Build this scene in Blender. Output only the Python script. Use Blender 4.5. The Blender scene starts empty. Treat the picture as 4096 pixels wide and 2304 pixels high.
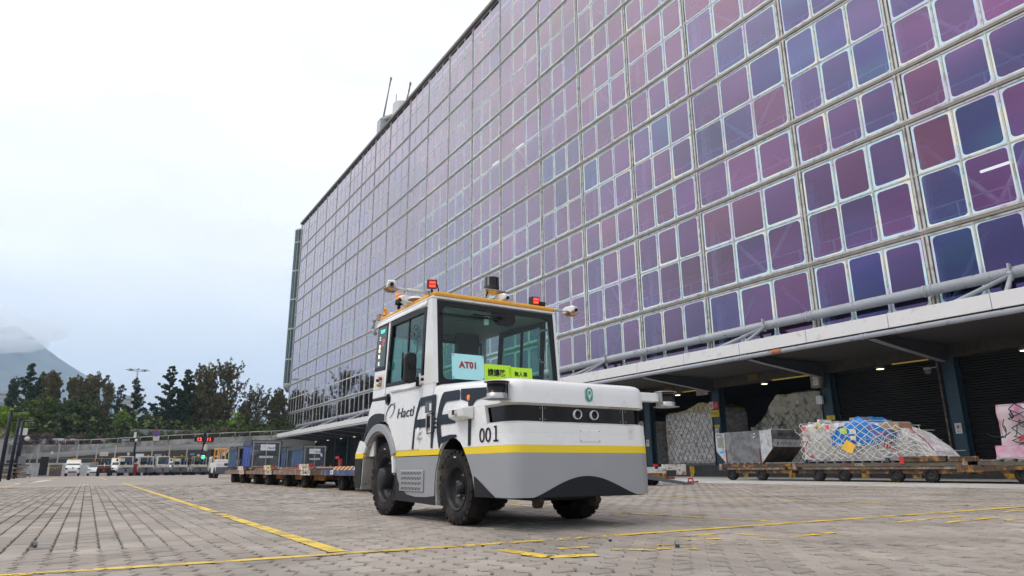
import bpy, math, random
from mathutils import Vector, Matrix
R_ = math.radians
rnd = random.Random(7)
S = bpy.context.scene
COL = S.collection

# ---------------------------------------------------------------- camera
# X = distance from the camera towards the terminal facade, Y = along the facade, Z = up
CAM_H = 0.48
YAW, ROLL = 31.4618, 0.4584
PITCH = 14.9724
cd = bpy.data.cameras.new('camera'); cam = bpy.data.objects.new('camera', cd); COL.objects.link(cam)
cd.sensor_width = 36; cd.lens = 36*2690/4096; cd.clip_start = 0.05; cd.clip_end = 20000
_y, _p, _r = R_(YAW), R_(PITCH), R_(ROLL)
_F = Vector((math.sin(_y)*math.cos(_p), math.cos(_y)*math.cos(_p), math.sin(_p)))
_R0 = Vector((math.cos(_y), -math.sin(_y), 0)); _U0 = _R0.cross(_F)
_R = _R0*math.cos(_r)-_U0*math.sin(_r); _U = _R0*math.sin(_r)+_U0*math.cos(_r)
_M = Matrix((_R, _U, -_F)).transposed().to_4x4(); _M.translation = (0, 0, CAM_H)
cam.matrix_world = _M
S.camera = cam

# ---------------------------------------------------------------- sky, sun, exposure
W = bpy.data.worlds.new("World"); S.world = W; W.use_nodes = True
nt = W.node_tree; nt.nodes.clear(); N = nt.nodes.new; L = nt.links.new
SUN_EL, SUN_ROT = R_(52), R_(-75)
wo = N('ShaderNodeOutputWorld'); add = N('ShaderNodeAddShader')
sky = N('ShaderNodeTexSky'); sky.sky_type = 'NISHITA'; sky.sun_disc = False
sky.sun_elevation = SUN_EL; sky.sun_rotation = SUN_ROT; sky.dust_density = 4
bs = N('ShaderNodeBackground'); bs.inputs['Strength'].default_value = 0.05
L(sky.outputs[0], bs.inputs['Color'])
tc = N('ShaderNodeTexCoord'); sx = N('ShaderNodeSeparateXYZ'); L(tc.outputs['Generated'], sx.inputs[0])
mp = N('ShaderNodeMapping'); mp.inputs['Scale'].default_value = (1, 1, 2.6); L(tc.outputs['Generated'], mp.inputs[0])
n1 = N('ShaderNodeTexNoise'); n1.inputs['Scale'].default_value = 2.1; n1.inputs['Detail'].default_value = 7; n1.inputs['Roughness'].default_value = .55
L(mp.outputs[0], n1.inputs['Vector'])
cr = N('ShaderNodeValToRGB'); L(sx.outputs[2], cr.inputs[0])
e = cr.color_ramp.elements
e[0].position = 0.0; e[0].color = (.60, .64, .71, 1)
e[1].position = .85; e[1].color = (1.03, .98, .93, 1)
for p_, c_ in ((.06, (.63, .665, .73)), (.16, (.75, .77, .80)), (.27, (.90, .895, .89)), (.42, (1.0, .965, .93))):
    q = cr.color_ramp.elements.new(p_); q.color = (*c_, 1)
# broken overcast: soft brighter and greyer banks
cl = N('ShaderNodeMapRange'); cl.inputs['From Min'].default_value = .32; cl.inputs['From Max'].default_value = .68; cl.inputs['To Min'].default_value = .86; cl.inputs['To Max'].default_value = 1.10; L(n1.outputs[0], cl.inputs[0])
sv = N('ShaderNodeVectorMath'); sv.operation = 'SCALE'; L(cr.outputs[0], sv.inputs[0]); L(cl.outputs[0], sv.inputs['Scale'])
bc = N('ShaderNodeBackground'); bc.inputs['Strength'].default_value = 1.04; L(sv.outputs[0], bc.inputs['Color'])
L(bs.outputs[0], add.inputs[0]); L(bc.outputs[0], add.inputs[1]); L(add.outputs[0], wo.inputs[0])

sl = bpy.data.lights.new('sun', 'SUN'); sun = bpy.data.objects.new('sun', sl); COL.objects.link(sun)
sl.energy = 0.9; sl.angle = R_(22); sl.color = (1, .97, .93)
_sd = Vector((math.sin(SUN_ROT)*math.cos(SUN_EL), math.cos(SUN_ROT)*math.cos(SUN_EL), math.sin(SUN_EL)))
sun.rotation_euler = (-_sd).to_track_quat('-Z', 'Y').to_euler()

S.render.engine = 'CYCLES'
S.cycles.volume_bounces = 3
S.view_settings.view_transform = 'Standard'; S.view_settings.look = 'None'
S.view_settings.gamma = 1; S.view_settings.use_curve_mapping = False
S.view_settings.exposure = 0.16

# ---------------------------------------------------------------- materials
MATS = {}
def mat(name, col=(.5, .5, .5), rough=.5, metal=0., var=.12, scale=4., bump=0., bscale=None, dirt=None, dirt_amt=.3, dirt_scale=2.5,
        emit=None, estr=0., coat=0., alpha=None, coord='Object', stretch=(1, 1, 1)):
    if name in MATS: return MATS[name]
    m = bpy.data.materials.new(name); m.use_nodes = True; t = m.node_tree; b = t.nodes['Principled BSDF']
    N, L = t.nodes.new, t.links.new
    b.inputs['Roughness'].default_value = rough; b.inputs['Metallic'].default_value = metal
    b.inputs['Coat Weight'].default_value = coat
    if max(col[:3]) < .05: b.inputs['Specular IOR Level'].default_value = .22
    tc = N('ShaderNodeTexCoord'); mpn = N('ShaderNodeMapping'); mpn.inputs['Scale'].default_value = stretch
    L(tc.outputs[coord], mpn.inputs[0])
    no = N('ShaderNodeTexNoise'); no.inputs['Scale'].default_value = scale; no.inputs['Detail'].default_value = 5
    L(mpn.outputs[0], no.inputs['Vector'])
    r = N('ShaderNodeMapRange'); r.inputs['From Min'].default_value = .3; r.inputs['From Max'].default_value = .7
    r.inputs['To Min'].default_value = 1-var; r.inputs['To Max'].default_value = 1+var; L(no.outputs[0], r.inputs[0])
    mu = N('ShaderNodeVectorMath'); mu.operation = 'SCALE'; mu.inputs[0].default_value = col[:3]; L(r.outputs[0], mu.inputs['Scale'])
    out = mu.outputs[0]
    if dirt:
        n2 = N('ShaderNodeTexNoise'); n2.inputs['Scale'].default_value = dirt_scale; n2.inputs['Detail'].default_value = 8; n2.inputs['Roughness'].default_value = .65
        L(mpn.outputs[0], n2.inputs['Vector'])
        r2 = N('ShaderNodeMapRange'); c0 = .62-.3*dirt_amt
        r2.inputs['From Min'].default_value = c0-.05; r2.inputs['From Max'].default_value = c0+.07; L(n2.outputs[0], r2.inputs[0])
        mx = N('ShaderNodeMix'); mx.data_type = 'RGBA'; L(r2.outputs[0], mx.inputs[0]); L(out, mx.inputs[6]); mx.inputs[7].default_value = (*dirt, 1)
        out = mx.outputs[2]
    L(out, b.inputs['Base Color'])
    r3 = N('ShaderNodeMapRange'); r3.inputs['To Min'].default_value = max(0, rough-.08); r3.inputs['To Max'].default_value = min(1, rough+.1)
    L(no.outputs[0], r3.inputs[0]); L(r3.outputs[0], b.inputs['Roughness'])
    if bump:
        n3 = N('ShaderNodeTexNoise'); n3.inputs['Scale'].default_value = bscale or scale*6; n3.inputs['Detail'].default_value = 4; L(mpn.outputs[0], n3.inputs['Vector'])
        bp = N('ShaderNodeBump'); bp.inputs['Strength'].default_value = bump; bp.inputs['Distance'].default_value = .02; L(n3.outputs[0], bp.inputs['Height']); L(bp.outputs[0], b.inputs['Normal'])
    if emit: b.inputs['Emission Color'].default_value = (*emit, 1); b.inputs['Emission Strength'].default_value = estr
    if alpha is not None: b.inputs['Alpha'].default_value = alpha
    MATS[name] = m; return m

def glass_mat(name, tint=(.3, .55, .5), trans=.75, rough=.02, refl=.06):
    """thin tinted pane: part passes straight through (tinted), part reflects by fresnel"""
    if name in MATS: return MATS[name]
    m = bpy.data.materials.new(name); m.use_nodes = True; t = m.node_tree; t.nodes.clear(); N, L = t.nodes.new, t.links.new
    o = N('ShaderNodeOutputMaterial'); tr = N('ShaderNodeBsdfTransparent'); tr.inputs[0].default_value = (*[c*trans for c in tint], 1)
    g = N('ShaderNodeBsdfGlossy'); g.inputs['Roughness'].default_value = rough; g.inputs[0].default_value = (.9, .95, .95, 1)
    ge = N('ShaderNodeNewGeometry'); dt = N('ShaderNodeVectorMath'); dt.operation = 'DOT_PRODUCT'; L(ge.outputs['Incoming'], dt.inputs[0]); L(ge.outputs['Normal'], dt.inputs[1])
    ab = N('ShaderNodeMath'); ab.operation = 'ABSOLUTE'; L(dt.outputs['Value'], ab.inputs[0])
    om = N('ShaderNodeMath'); om.operation = 'SUBTRACT'; om.inputs[0].default_value = 1; L(ab.outputs[0], om.inputs[1])
    pw = N('ShaderNodeMath'); pw.operation = 'POWER'; pw.inputs[1].default_value = 5; L(om.outputs[0], pw.inputs[0])
    ad = N('ShaderNodeMath'); ad.operation = 'MULTIPLY_ADD'; ad.inputs[1].default_value = .9; ad.inputs[2].default_value = refl; L(pw.outputs[0], ad.inputs[0])
    mx = N('ShaderNodeMixShader'); L(ad.outputs[0], mx.inputs[0]); L(tr.outputs[0], mx.inputs[1]); L(g.outputs[0], mx.inputs[2]); L(mx.outputs[0], o.inputs[0])
    MATS[name] = m; return m

# ---------------------------------------------------------------- mesh helpers
class MB:
    def __init__(s): s.v = []; s.f = []; s.m = []; s.s = []
    def add(s, vs, fs, m=0, sm=False):
        o = len(s.v); s.v += [tuple(p) for p in vs]
        for f in fs: s.f.append(tuple(i+o for i in f)); s.m.append(m); s.s.append(sm)
        return s
    def box(s, x0, y0, z0, x1, y1, z1, m=0):
        x0, x1 = min(x0, x1), max(x0, x1); y0, y1 = min(y0, y1), max(y0, y1); z0, z1 = min(z0, z1), max(z0, z1)
        v = [(x0, y0, z0), (x1, y0, z0), (x1, y1, z0), (x0, y1, z0), (x0, y0, z1), (x1, y0, z1), (x1, y1, z1), (x0, y1, z1)]
        return s.add(v, [(3, 2, 1, 0), (4, 5, 6, 7), (0, 1, 5, 4), (1, 2, 6, 5), (2, 3, 7, 6), (3, 0, 4, 7)], m)
    def hexa(s, v, m=0):
        return s.add(v, [(3, 2, 1, 0), (4, 5, 6, 7), (0, 1, 5, 4), (1, 2, 6, 5), (2, 3, 7, 6), (3, 0, 4, 7)], m)
    def prism(s, pts, ax, a, b, m=0, sm=False):
        """polygon in the plane of the two other axes (in xyz order), extruded along axis ax from a to b"""
        def P(u, v, w): return {'x': (w, u, v), 'y': (u, w, v), 'z': (u, v, w)}[ax]
        n = len(pts); area = sum(pts[i][0]*pts[(i+1) % n][1]-pts[(i+1) % n][0]*pts[i][1] for i in range(n))
        a, b = min(a, b), max(a, b)
        if area < 0: pts = pts[::-1]
        if ax == 'y': pts = pts[::-1]
        o = len(s.v)
        s.v += [P(u, v, a) for u, v in pts]+[P(u, v, b) for u, v in pts]
        s.f.append(tuple(range(o+n-1, o-1, -1))); s.m.append(m); s.s.append(False)
        s.f.append(tuple(range(o+n, o+2*n))); s.m.append(m); s.s.append(False)
        for i in range(n):
            j = (i+1) % n; s.f.append((o+i, o+j, o+n+j, o+n+i)); s.m.append(m); s.s.append(sm)
        return s
    def cyl(s, p0, p1, r0, r1=None, n=12, m=0, cap=True, sm=True):
        p0, p1 = Vector(p0), Vector(p1); r1 = r0 if r1 is None else r1
        d = (p1-p0); d = d.normalized() if d.length > 1e-9 else Vector((0, 0, 1))
        a = d.orthogonal().normalized(); b = d.cross(a); o = len(s.v)
        for p, r in ((p0, r0), (p1, r1)):
            for i in range(n):
                t = 2*math.pi*i/n; s.v.append(tuple(p+(a*math.cos(t)+b*math.sin(t))*r))
        for i in range(n):
            j = (i+1) % n; s.f.append((o+i, o+j, o+n+j, o+n+i)); s.m.append(m); s.s.append(sm)
        if cap:
            s.f.append(tuple(range(o+n-1, o-1, -1))); s.m.append(m); s.s.append(False)
            s.f.append(tuple(range(o+n, o+2*n))); s.m.append(m); s.s.append(False)
        return s
    def tube(s, path, r, n=6, m=0):
        for i in range(len(path)-1): s.cyl(path[i], path[i+1], r, r, n, m, True)
        return s
    def lathe(s, prof, c=(0, 0, 0), ax='z', n=24, m=0, sm=True, mlist=None):
        """prof = [(radius, height)...] turned round axis ax through c"""
        o = len(s.v); c = Vector(c)
        for r, h in prof:
            for i in range(n):
                t = 2*math.pi*i/n; u, v = r*math.cos(t), r*math.sin(t)
                s.v.append(tuple(c+Vector({'z': (u, v, h), 'x': (h, u, v), 'y': (v, h, u)}[ax])))
        for k in range(len(prof)-1):
            for i in range(n):
                j = (i+1) % n; a = o+k*n
                s.f.append((a+i, a+j, a+n+j, a+n+i)); s.m.append(mlist[k] if mlist else m); s.s.append(sm)
        return s
    def sph(s, c, r, nu=12, nv=8, m=0, jit=0., rr=None):
        if not hasattr(r, '__len__'): r = (r, r, r)
        o = len(s.v); rr = rr or rnd
        for k in range(nv+1):
            ph = math.pi*k/nv
            for i in range(nu):
                t = 2*math.pi*i/nu; j = 1+jit*rr.uniform(-1, 1)
                s.v.append((c[0]+r[0]*math.sin(ph)*math.cos(t)*j, c[1]+r[1]*math.sin(ph)*math.sin(t)*j, c[2]-r[2]*math.cos(ph)*j))
        for k in range(nv):
            for i in range(nu):
                j = (i+1) % nu; a = o+k*nu; s.f.append((a+i, a+j, a+nu+j, a+nu+i)); s.m.append(m); s.s.append(True)
        return s
    def strip(s, pts, w, z, m=0):
        """flat ribbon on the ground along pts"""
        for i in range(len(pts)-1):
            a, b = Vector(pts[i]), Vector(pts[i+1]); d = (b-a).normalized(); nrm = Vector((-d.y, d.x))*w/2
            s.add([(*(a-nrm), z), (*(b-nrm), z), (*(b+nrm), z), (*(a+nrm), z)], [(0, 1, 2, 3)], m)
        return s
    def build(s, name, mats, parent=None, bevel=0., loc=None, rot=None, seg=2, label=None):
        me = bpy.data.meshes.new(name); me.from_pydata(s.v, [], s.f)
        if not isinstance(mats, (list, tuple)): mats = [mats]
        for k in mats: me.materials.append(k)
        me.polygons.foreach_set('material_index', s.m); me.polygons.foreach_set('use_smooth', s.s); me.update()
        o = bpy.data.objects.new(name, me); COL.objects.link(o)
        if parent is not None: o.parent = parent
        if loc is not None: o.location = loc
        if rot is not None: o.rotation_euler = rot
        if bevel:
            b = o.modifiers.new('bevel', 'BEVEL'); b.width = bevel; b.segments = seg; b.limit_method = 'ANGLE'; b.angle_limit = R_(40); b.harden_normals = False
        if label: o['label'] = label
        return o

def thing(name, label, cat, loc=(0, 0, 0), rz=0., group=None):
    o = bpy.data.objects.new(name, None); COL.objects.link(o); o.empty_display_size = .2
    o.location = loc; o.rotation_euler = (0, 0, rz); o['label'] = label; o['category'] = cat
    if group: o['group'] = group
    return o
def tag(o, label, cat, group=None, kind=None):
    o['label'] = label; o['category'] = cat
    if group: o['group'] = group
    if kind: o['kind'] = kind
    return o
def struct(o): o['kind'] = 'structure'; return o
CH = {}
def children(o): return [c for c in bpy.data.objects if c.parent == o]
def copy_tree(o, loc=None, rz=None, label=None, group=None, parent=None, kids=None):
    if kids is None:
        kids = {}
        for c in bpy.data.objects:
            if c.parent: kids.setdefault(c.parent, []).append(c)
    c = o.copy(); COL.objects.link(c)
    if parent: c.parent = parent
    if loc is not None: c.location = loc
    if rz is not None: c.rotation_euler = (0, 0, rz)
    if label: c['label'] = label
    if group: c['group'] = group
    for ch in kids.get(o, []): copy_tree(ch, parent=c, kids=kids)
    return c

def px(x, y):
    """direction seen at a point of the 4096x2304 photograph (used only to measure where things stand)"""
    return _F+_R*((x-2048)/2690)-_U*((y-1152)/2690)
def atX(x, y, X): d = px(x, y); return Vector((0, 0, CAM_H))+d*(X/d.x)
def atY(x, y, Y): d = px(x, y); return Vector((0, 0, CAM_H))+d*(Y/d.y)

def text(s, size, m, parent=None, loc=(0, 0, 0), rot=(0, 0, 0), ext=.001, shear=0., name='lettering', align='LEFT', sx=1., bold=0.):
    """built-in font turned into a mesh part; size = capital height"""
    cu = bpy.data.curves.new(name, 'FONT'); cu.body = s; cu.size = size/.729; cu.extrude = ext; cu.shear = shear; cu.align_x = align; cu.offset = bold; cu.resolution_u = 3
    to = bpy.data.objects.new('tmp', cu); COL.objects.link(to)
    dg = bpy.context.evaluated_depsgraph_get(); me = bpy.data.meshes.new_from_object(to.evaluated_get(dg))
    bpy.data.objects.remove(to)
    me.materials.clear(); me.materials.append(m); me.name = name
    o = bpy.data.objects.new(name, me); COL.objects.link(o)
    if parent is not None: o.parent = parent
    o.location = loc; o.rotation_euler = rot; o.scale = (sx, 1, 1)
    return o
ROT_YNEG = (R_(90), 0, 0)             # text facing -Y, reading towards +X
ROT_XNEG = (R_(90), 0, R_(-90))       # text facing -X, reading towards -Y
# ---------------------------------------------------------------- shared materials
M_white = mat('white_paint', (.80, .80, .79), .28, var=.02, scale=3, coat=.3, dirt=(.55, .53, .48), dirt_amt=-.15, dirt_scale=3)
M_whited = mat('worn_white_paint', (.66, .65, .61), .5, var=.08, scale=6, dirt=(.33, .2, .1), dirt_amt=.1, dirt_scale=7)
M_grey = mat('grey_silver_paint', (.34, .345, .36), .38, metal=.25, var=.04, scale=2)
M_yel = mat('yellow_band', (.86, .62, .01), .35, var=.03)
M_blk = mat('black_vinyl', (.012, .013, .016), .32, var=.1)
M_blkp = mat('black_plastic', (.02, .02, .022), .45, var=.15, scale=8)
M_blkg = mat('black_gloss', (.008, .008, .009), .08, var=.05)
M_rub = mat('tyre_rubber', (.014, .0125, .012), .75, var=.25, scale=9, dirt=(.042, .034, .028), dirt_amt=.25, dirt_scale=6, bump=.25, bscale=60)
M_rim = mat('dark_wheel_rim', (.022, .022, .024), .4, var=.2)
M_steel = mat('steel', (.42, .42, .42), .35, metal=.9, var=.1)
M_org = mat('orange_yellow_paint', (.82, .40, .04), .45, var=.06, scale=5, dirt=(.5, .25, .05), dirt_amt=.0)
M_orgl = mat('orange_lens', (.9, .22, .01), .2, var=.05, emit=(.9, .2, .01), estr=.15)
M_red = mat('red_paint', (.45, .02, .02), .4, var=.12)
M_redem = mat('red_lamp', (.9, .03, .02), .2, emit=(1, .03, .02), estr=.35)
M_rust = mat('rusty_orange_steel', (.50, .20, .05), .7, var=.3, scale=7, dirt=(.17, .085, .05), dirt_amt=.55, dirt_scale=9)
M_rustb = mat('rusty_brown_steel', (.17, .115, .085), .75, var=.35, scale=9, dirt=(.30, .26, .23), dirt_amt=.25, dirt_scale=6)
M_rustw = mat('rusty_white_plate', (.68, .64, .58), .6, var=.1, scale=6, dirt=(.33, .12, .04), dirt_amt=.35, dirt_scale=11)
M_orange = mat('worn_orange_paint', (.52, .21, .03), .6, var=.25, scale=5, dirt=(.14, .07, .04), dirt_amt=.35, dirt_scale=6)
M_conc = mat('concrete', (.32, .315, .30), .85, var=.18, scale=1.2, dirt=(.17, .165, .155), dirt_amt=.35, dirt_scale=.8, bump=.15, bscale=30)
M_alu = mat('aluminium_frame', (.50, .485, .45), .5, metal=.2, var=.14, scale=2, dirt=(.27, .25, .22), dirt_amt=.2, dirt_scale=3)
M_alud = mat('dark_aluminium_frame', (.21, .195, .175), .55, metal=.2, var=.2, scale=2)
M_dark = mat('dark_interior', (.03, .03, .032), .9, var=.2)
# ================================================================ terminal building with film glass facade
FX = 26.0
MUL = [-12.4, -7.4, -2.4, 2.5, 7.5, 12.44, 17.33, 23.35, 28.30, 33.30, 38.20, 44.13, 49.20, 54.10, 59.10, 64.15, 70.18, 75.30, 80.25, 85.20, 91.16, 96.36, 101.48, 106.30, 111.15]
ROWS = [5.12, 6.10, 8.98, 11.30, 13.55, 15.87, 18.15, 20.40, 22.75, 25.0, 27.28, 29.6, 31.9, 34.15, 36.5, 38.75, 41.0]
THICK = [8.98, 13.55, 15.87, 20.40, 22.75, 27.28, 29.6, 34.15, 36.5]
BL = thing('terminal_building', 'huge cargo terminal clad in purple and blue film glass, standing right of the paved yard', 'building', (0, 0, 0))

def film_mat():
    m = bpy.data.materials.new('film_glass'); m.use_nodes = True; t = m.node_tree; t.nodes.clear(); N, L = t.nodes.new, t.links.new
    o = N('ShaderNodeOutputMaterial'); at = N('ShaderNodeAttribute'); at.attribute_name = 'tint'
    geo = N('ShaderNodeNewGeometry'); mpn = N('ShaderNodeMapping'); mpn.inputs['Scale'].default_value = (1, .28, .75); mpn.inputs['Rotation'].default_value = (.35, 0, 0); L(geo.outputs['Position'], mpn.inputs[0])
    no = N('ShaderNodeTexNoise'); no.inputs['Scale'].default_value = .9; no.inputs['Detail'].default_value = 3; L(mpn.outputs[0], no.inputs['Vector'])
    # film hue drift, with uneven cloud reflections painted in as lighter and darker streaks
    hs = N('ShaderNodeHueSaturation'); L(at.outputs['Color'], hs.inputs['Color'])
    r = N('ShaderNodeMapRange'); r.inputs['From Min'].default_value = .3; r.inputs['From Max'].default_value = .7; r.inputs['To Min'].default_value = .47; r.inputs['To Max'].default_value = .55; L(no.outputs[0], r.inputs[0]); L(r.outputs[0], hs.inputs['Hue'])
    n2 = N('ShaderNodeTexNoise'); n2.inputs['Scale'].default_value = .35; n2.inputs['Detail'].default_value = 3; L(mpn.outputs[0], n2.inputs['Vector'])
    r2 = N('ShaderNodeMapRange'); r2.inputs['From Min'].default_value = .3; r2.inputs['From Max'].default_value = .7; r2.inputs['To Min'].default_value = .72; r2.inputs['To Max'].default_value = 1.45; L(n2.outputs[0], r2.inputs[0]); L(r2.outputs[0], hs.inputs['Value'])
    g1 = N('ShaderNodeBsdfGlossy'); g1.inputs['Roughness'].default_value = .05; L(hs.outputs[0], g1.inputs[0])
    tr = N('ShaderNodeBsdfTransparent'); tr.inputs[0].default_value = (.60, .78, 1, 1)
    m1 = N('ShaderNodeMixShader'); m1.inputs[0].default_value = .34; L(g1.outputs[0], m1.inputs[1]); L(tr.outputs[0], m1.inputs[2])
    g2 = N('ShaderNodeBsdfGlossy'); g2.inputs['Roughness'].default_value = .04; g2.inputs[0].default_value = (.82, .795, .82, 1)
    lw = N('ShaderNodeLayerWeight'); lw.inputs[0].default_value = .5
    pw = N('ShaderNodeMath'); pw.operation = 'POWER'; pw.inputs[1].default_value = 1.7; L(lw.outputs['Facing'], pw.inputs[0])
    m2 = N('ShaderNodeMixShader'); L(pw.outputs[0], m2.inputs[0]); L(m1.outputs[0], m2.inputs[1]); L(g2.outputs[0], m2.inputs[2])
    L(m2.outputs[0], o.inputs[0]); return m
M_film = film_mat()
def rim_mat():
    m = bpy.data.materials.new('pane_edge_seal'); m.use_nodes = True; t = m.node_tree; b = t.nodes['Principled BSDF']; N, L = t.nodes.new, t.links.new
    geo = N('ShaderNodeNewGeometry'); no = N('ShaderNodeTexNoise'); no.inputs['Scale'].default_value = .9; no.inputs['Detail'].default_value = 3; L(geo.outputs['Position'], no.inputs['Vector'])
    cr = N('ShaderNodeValToRGB'); L(no.outputs[0], cr.inputs[0]); e = cr.color_ramp.elements
    e[0].position = .36; e[0].color = (.62, .58, .80, 1); e[1].position = .66; e[1].color = (.84, .83, .72, 1); q = e.new(.5); q.color = (.55, .80, .86, 1)
    L(cr.outputs[0], b.inputs['Base Color']); b.inputs['Roughness'].default_value = .18; return m
M_rimseal = rim_mat()
RAMP = [(.045, .080, .235), (.066, .076, .225), (.10, .070, .205), (.14, .062, .185), (.172, .062, .172), (.198, .066, .168), (.225, .082, .178)]
from mathutils import noise as _mn
def pick(y, z):
    """film tint drifts over the wall from blue to rose, with a few odd replacement panes"""
    s = _mn.noise(Vector((y*.085, z*.13, 1.3)))*.9+_mn.noise(Vector((y*.3, z*.35, 7.1)))*.35
    t = (.68 if y > 24 else .58 if y > 17 else .36)+s*.45+rnd.gauss(0, .13)
    if rnd.random() < .006: return (.15, .085, .07)
    if rnd.random() < .008: return (.13, .17, .18)
    if rnd.random() < .05: t += rnd.choice((-.4, .4))
    t = max(0, min(.999, t))*(len(RAMP)-1); i = int(t); f = t-i; k = .93*rnd.uniform(.86, 1.14)
    return tuple((RAMP[i][c]*(1-f)+RAMP[i+1][c]*f)*k for c in range(3))
def pane_geo(mb, tints, y0, y1, z0, z1, tint, low):
    """one pane: inner film with rounded corners and slightly ragged edge, pale seal round it"""
    w = rnd.uniform(.05, .11) if not low else rnd.uniform(.03, .055); r = rnd.uniform(.10, .17)
    X = FX; x2 = FX-.006; inner = []; outer = []
    cs = [(y1-w-r, z1-w-r, 0), (y0+w+r, z1-w-r, 90), (y0+w+r, z0+w+r, 180), (y1-w-r, z0+w+r, 270)]
    oc = [(y1, z1), (y0, z1), (y0, z0), (y1, z0)]
    for k, (cy, cz, a0) in enumerate(cs):
        for q in range(4):
            a = R_(a0+30*q); j = rnd.uniform(-.006, .006)
            inner.append((x2, cy+(r+j)*math.cos(a), cz+(r+j)*math.sin(a)))
            outer.append(oc[k])
    n = len(inner); o = len(mb.v)
    mb.v += inner+[(X-.006, y, z) for y, z in outer]
    mb.f.append(tuple(range(o, o+n))); mb.m.append(0); mb.s.append(False); tints.append(tint)
    for i in range(n):
        j = (i+1) % n
        if outer[i] == outer[j]: f = (o+i, o+n+i, o+j)
        else: f = (o+i, o+n+i, o+n+j, o+j)
        mb.f.append(f); mb.m.append(1); mb.s.append(False); tints.append((1, 1, 1))
def tinted(mb, tints, name, parent):
    ob = mb.build(name, [M_film, M_rimseal], parent)
    a = ob.data.attributes.new('tint', 'FLOAT_COLOR', 'FACE'); flat = []
    for t in tints: flat += [*t, 1]
    a.data.foreach_set('color', flat); return ob
cells = []
for bi in range(len(MUL)-1):
    a, b = MUL[bi]+.13, MUL[bi+1]-.13; w = (b-a)/3
    for c in range(3):
        for k in range(len(ROWS)-1):
            z0 = ROWS[k]+(.17 if ROWS[k] in THICK else .035); z1 = ROWS[k+1]-(.17 if ROWS[k+1] in THICK else .035)
            y0, y1 = a+c*w+.035, a+(c+1)*w-.035
            yc, zc = (y0+y1)/2, (z0+z1)/2; d = math.sqrt(FX*FX+yc*yc+zc*zc)
            vis = yc > 4 and math.degrees(math.atan2(FX, yc))-YAW < 39 and zc > 5.5
            cells.append((d*(1 if vis else 30)/math.sqrt((y1-y0)*(z1-z0)), y0, y1, z0, z1, k))
cells.sort()
far_mb, far_t = MB(), []
for i, (d, y0, y1, z0, z1, k) in enumerate(cells):
    tint = pick((y0+y1)/2, (z0+z1)/2)
    if i < 290:
        mb, tt = MB(), []; pane_geo(mb, tt, y0, y1, z0, z1, tint, y0 > 60); tinted(mb, tt, 'window_pane', BL)
    else: pane_geo(far_mb, far_t, y0, y1, z0, z1, tint, y0 > 60)
o = tinted(far_mb, far_t, 'distant_window_panes', BL); o['kind'] = 'stuff'
Y0, Y1 = MUL[0], MUL[-1]
for y in MUL:
    MB().box(FX-.06, y-.12, 5.1, FX+.05, y-.035, 41, 0).box(FX-.0, y-.034, 5.1, FX+.05, y-.016, 41, 2).box(FX-.03, y-.015, 5.1, FX+.05, y+.015, 41, 1).box(FX-.0, y+.016, 5.1, FX+.05, y+.034, 41, 2).box(FX-.06, y+.035, 5.1, FX+.05, y+.12, 41, 0).build('mullion', [M_alu, M_alud, M_blk], BL)
for bi in range(len(MUL)-1):
    a, b = MUL[bi]+.13, MUL[bi+1]-.13; w = (b-a)/3
    for c in (1, 2): MB().box(FX-.035, a+c*w-.03, 5.1, FX+.03, a+c*w+.03, 41).build('glazing_bar', M_alu, BL)
for z in ROWS[1:-1]:
    if z in THICK:
        MB().box(FX-.045, Y0, z-.165, FX+.04, Y1, z-.085, 0).box(FX-.01, Y0, z-.084, FX+.04, Y1, z-.066, 2).box(FX-.085, Y0, z-.065, FX+.04, Y1, z+.055, 1).box(FX-.01, Y0, z+.056, FX+.04, Y1, z+.079, 2).box(FX-.045, Y0, z+.08, FX+.04, Y1, z+.165, 0).build('transom', [M_alu, M_alud, M_blk], BL)
    else: MB().box(FX-.032, Y0, z-.03, FX+.035, Y1, z+.03).build('thin_transom', M_alu, BL)
M_cop = mat('brown_coping', (.16, .13, .11), .6)
MB().box(FX-.3, Y0, 41.0, FX+.8, Y1+.1, 41.3).build('roof_coping', M_cop, BL)
# structure seen through the film
M_slab = mat('interior_floor', (.12, .14, .18), .8); M_rail = mat('interior_steel', (.82, .86, .90), .5)
for z in THICK: MB().box(FX+.25, Y0, z-.18, FX+8, Y1, z+.02).build('floor_slab', M_slab, BL)
rl = MB()
for z in THICK:
    rl.box(FX+.7, Y0, z+1.05, FX+.75, Y1, z+1.11); rl.box(FX+.7, Y0, z+.55, FX+.75, Y1, z+.59)
    y = Y0
    while y < Y1: rl.box(FX+.69, y, z, FX+.76, y+.07, z+1.08); y += 1.7
rl.build('inner_railing', M_rail, BL)
for i, y in enumerate(MUL): MB().box(FX+1.3, y+.25, 5.06, FX+1.7, y+.6, 40.6).build('inner_column', M_rail, BL)
br = MB()
for i in range(len(MUL)-1):
    if i % 2 == 0:
        for z0, z1 in ((6.1, 13.4), (13.6, 20.3), (20.5, 27.2), (27.4, 34.0), (34.2, 40.8)):
            br.cyl((FX+1.5, MUL[i]+.4, z0), (FX+1.5, MUL[i+1]+.4, z1), .11, n=6); br.cyl((FX+1.5, MUL[i+1]+.4, z0), (FX+1.5, MUL[i]+.4, z1), .11, n=6)
br.build('wind_brace', M_rail, BL)
M_back = mat('building_shell', (.03, .035, .05), .9)
MB().box(FX+8, Y0, 5.0, FX+8.3, Y1, 41).box(FX+.05, Y1-.1, .0, FX+40, Y1, 41).box(FX+.05, Y0, 0, FX+40, Y0+.1, 41).box(FX+.9, Y0, 40.7, FX+40, Y1, 40.95).build('inner_wall', M_back, BL)
M_tubel = mat('lit_strip_lamp', (1, .9, .75), .3, emit=(1, .85, .65), estr=3)
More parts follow.
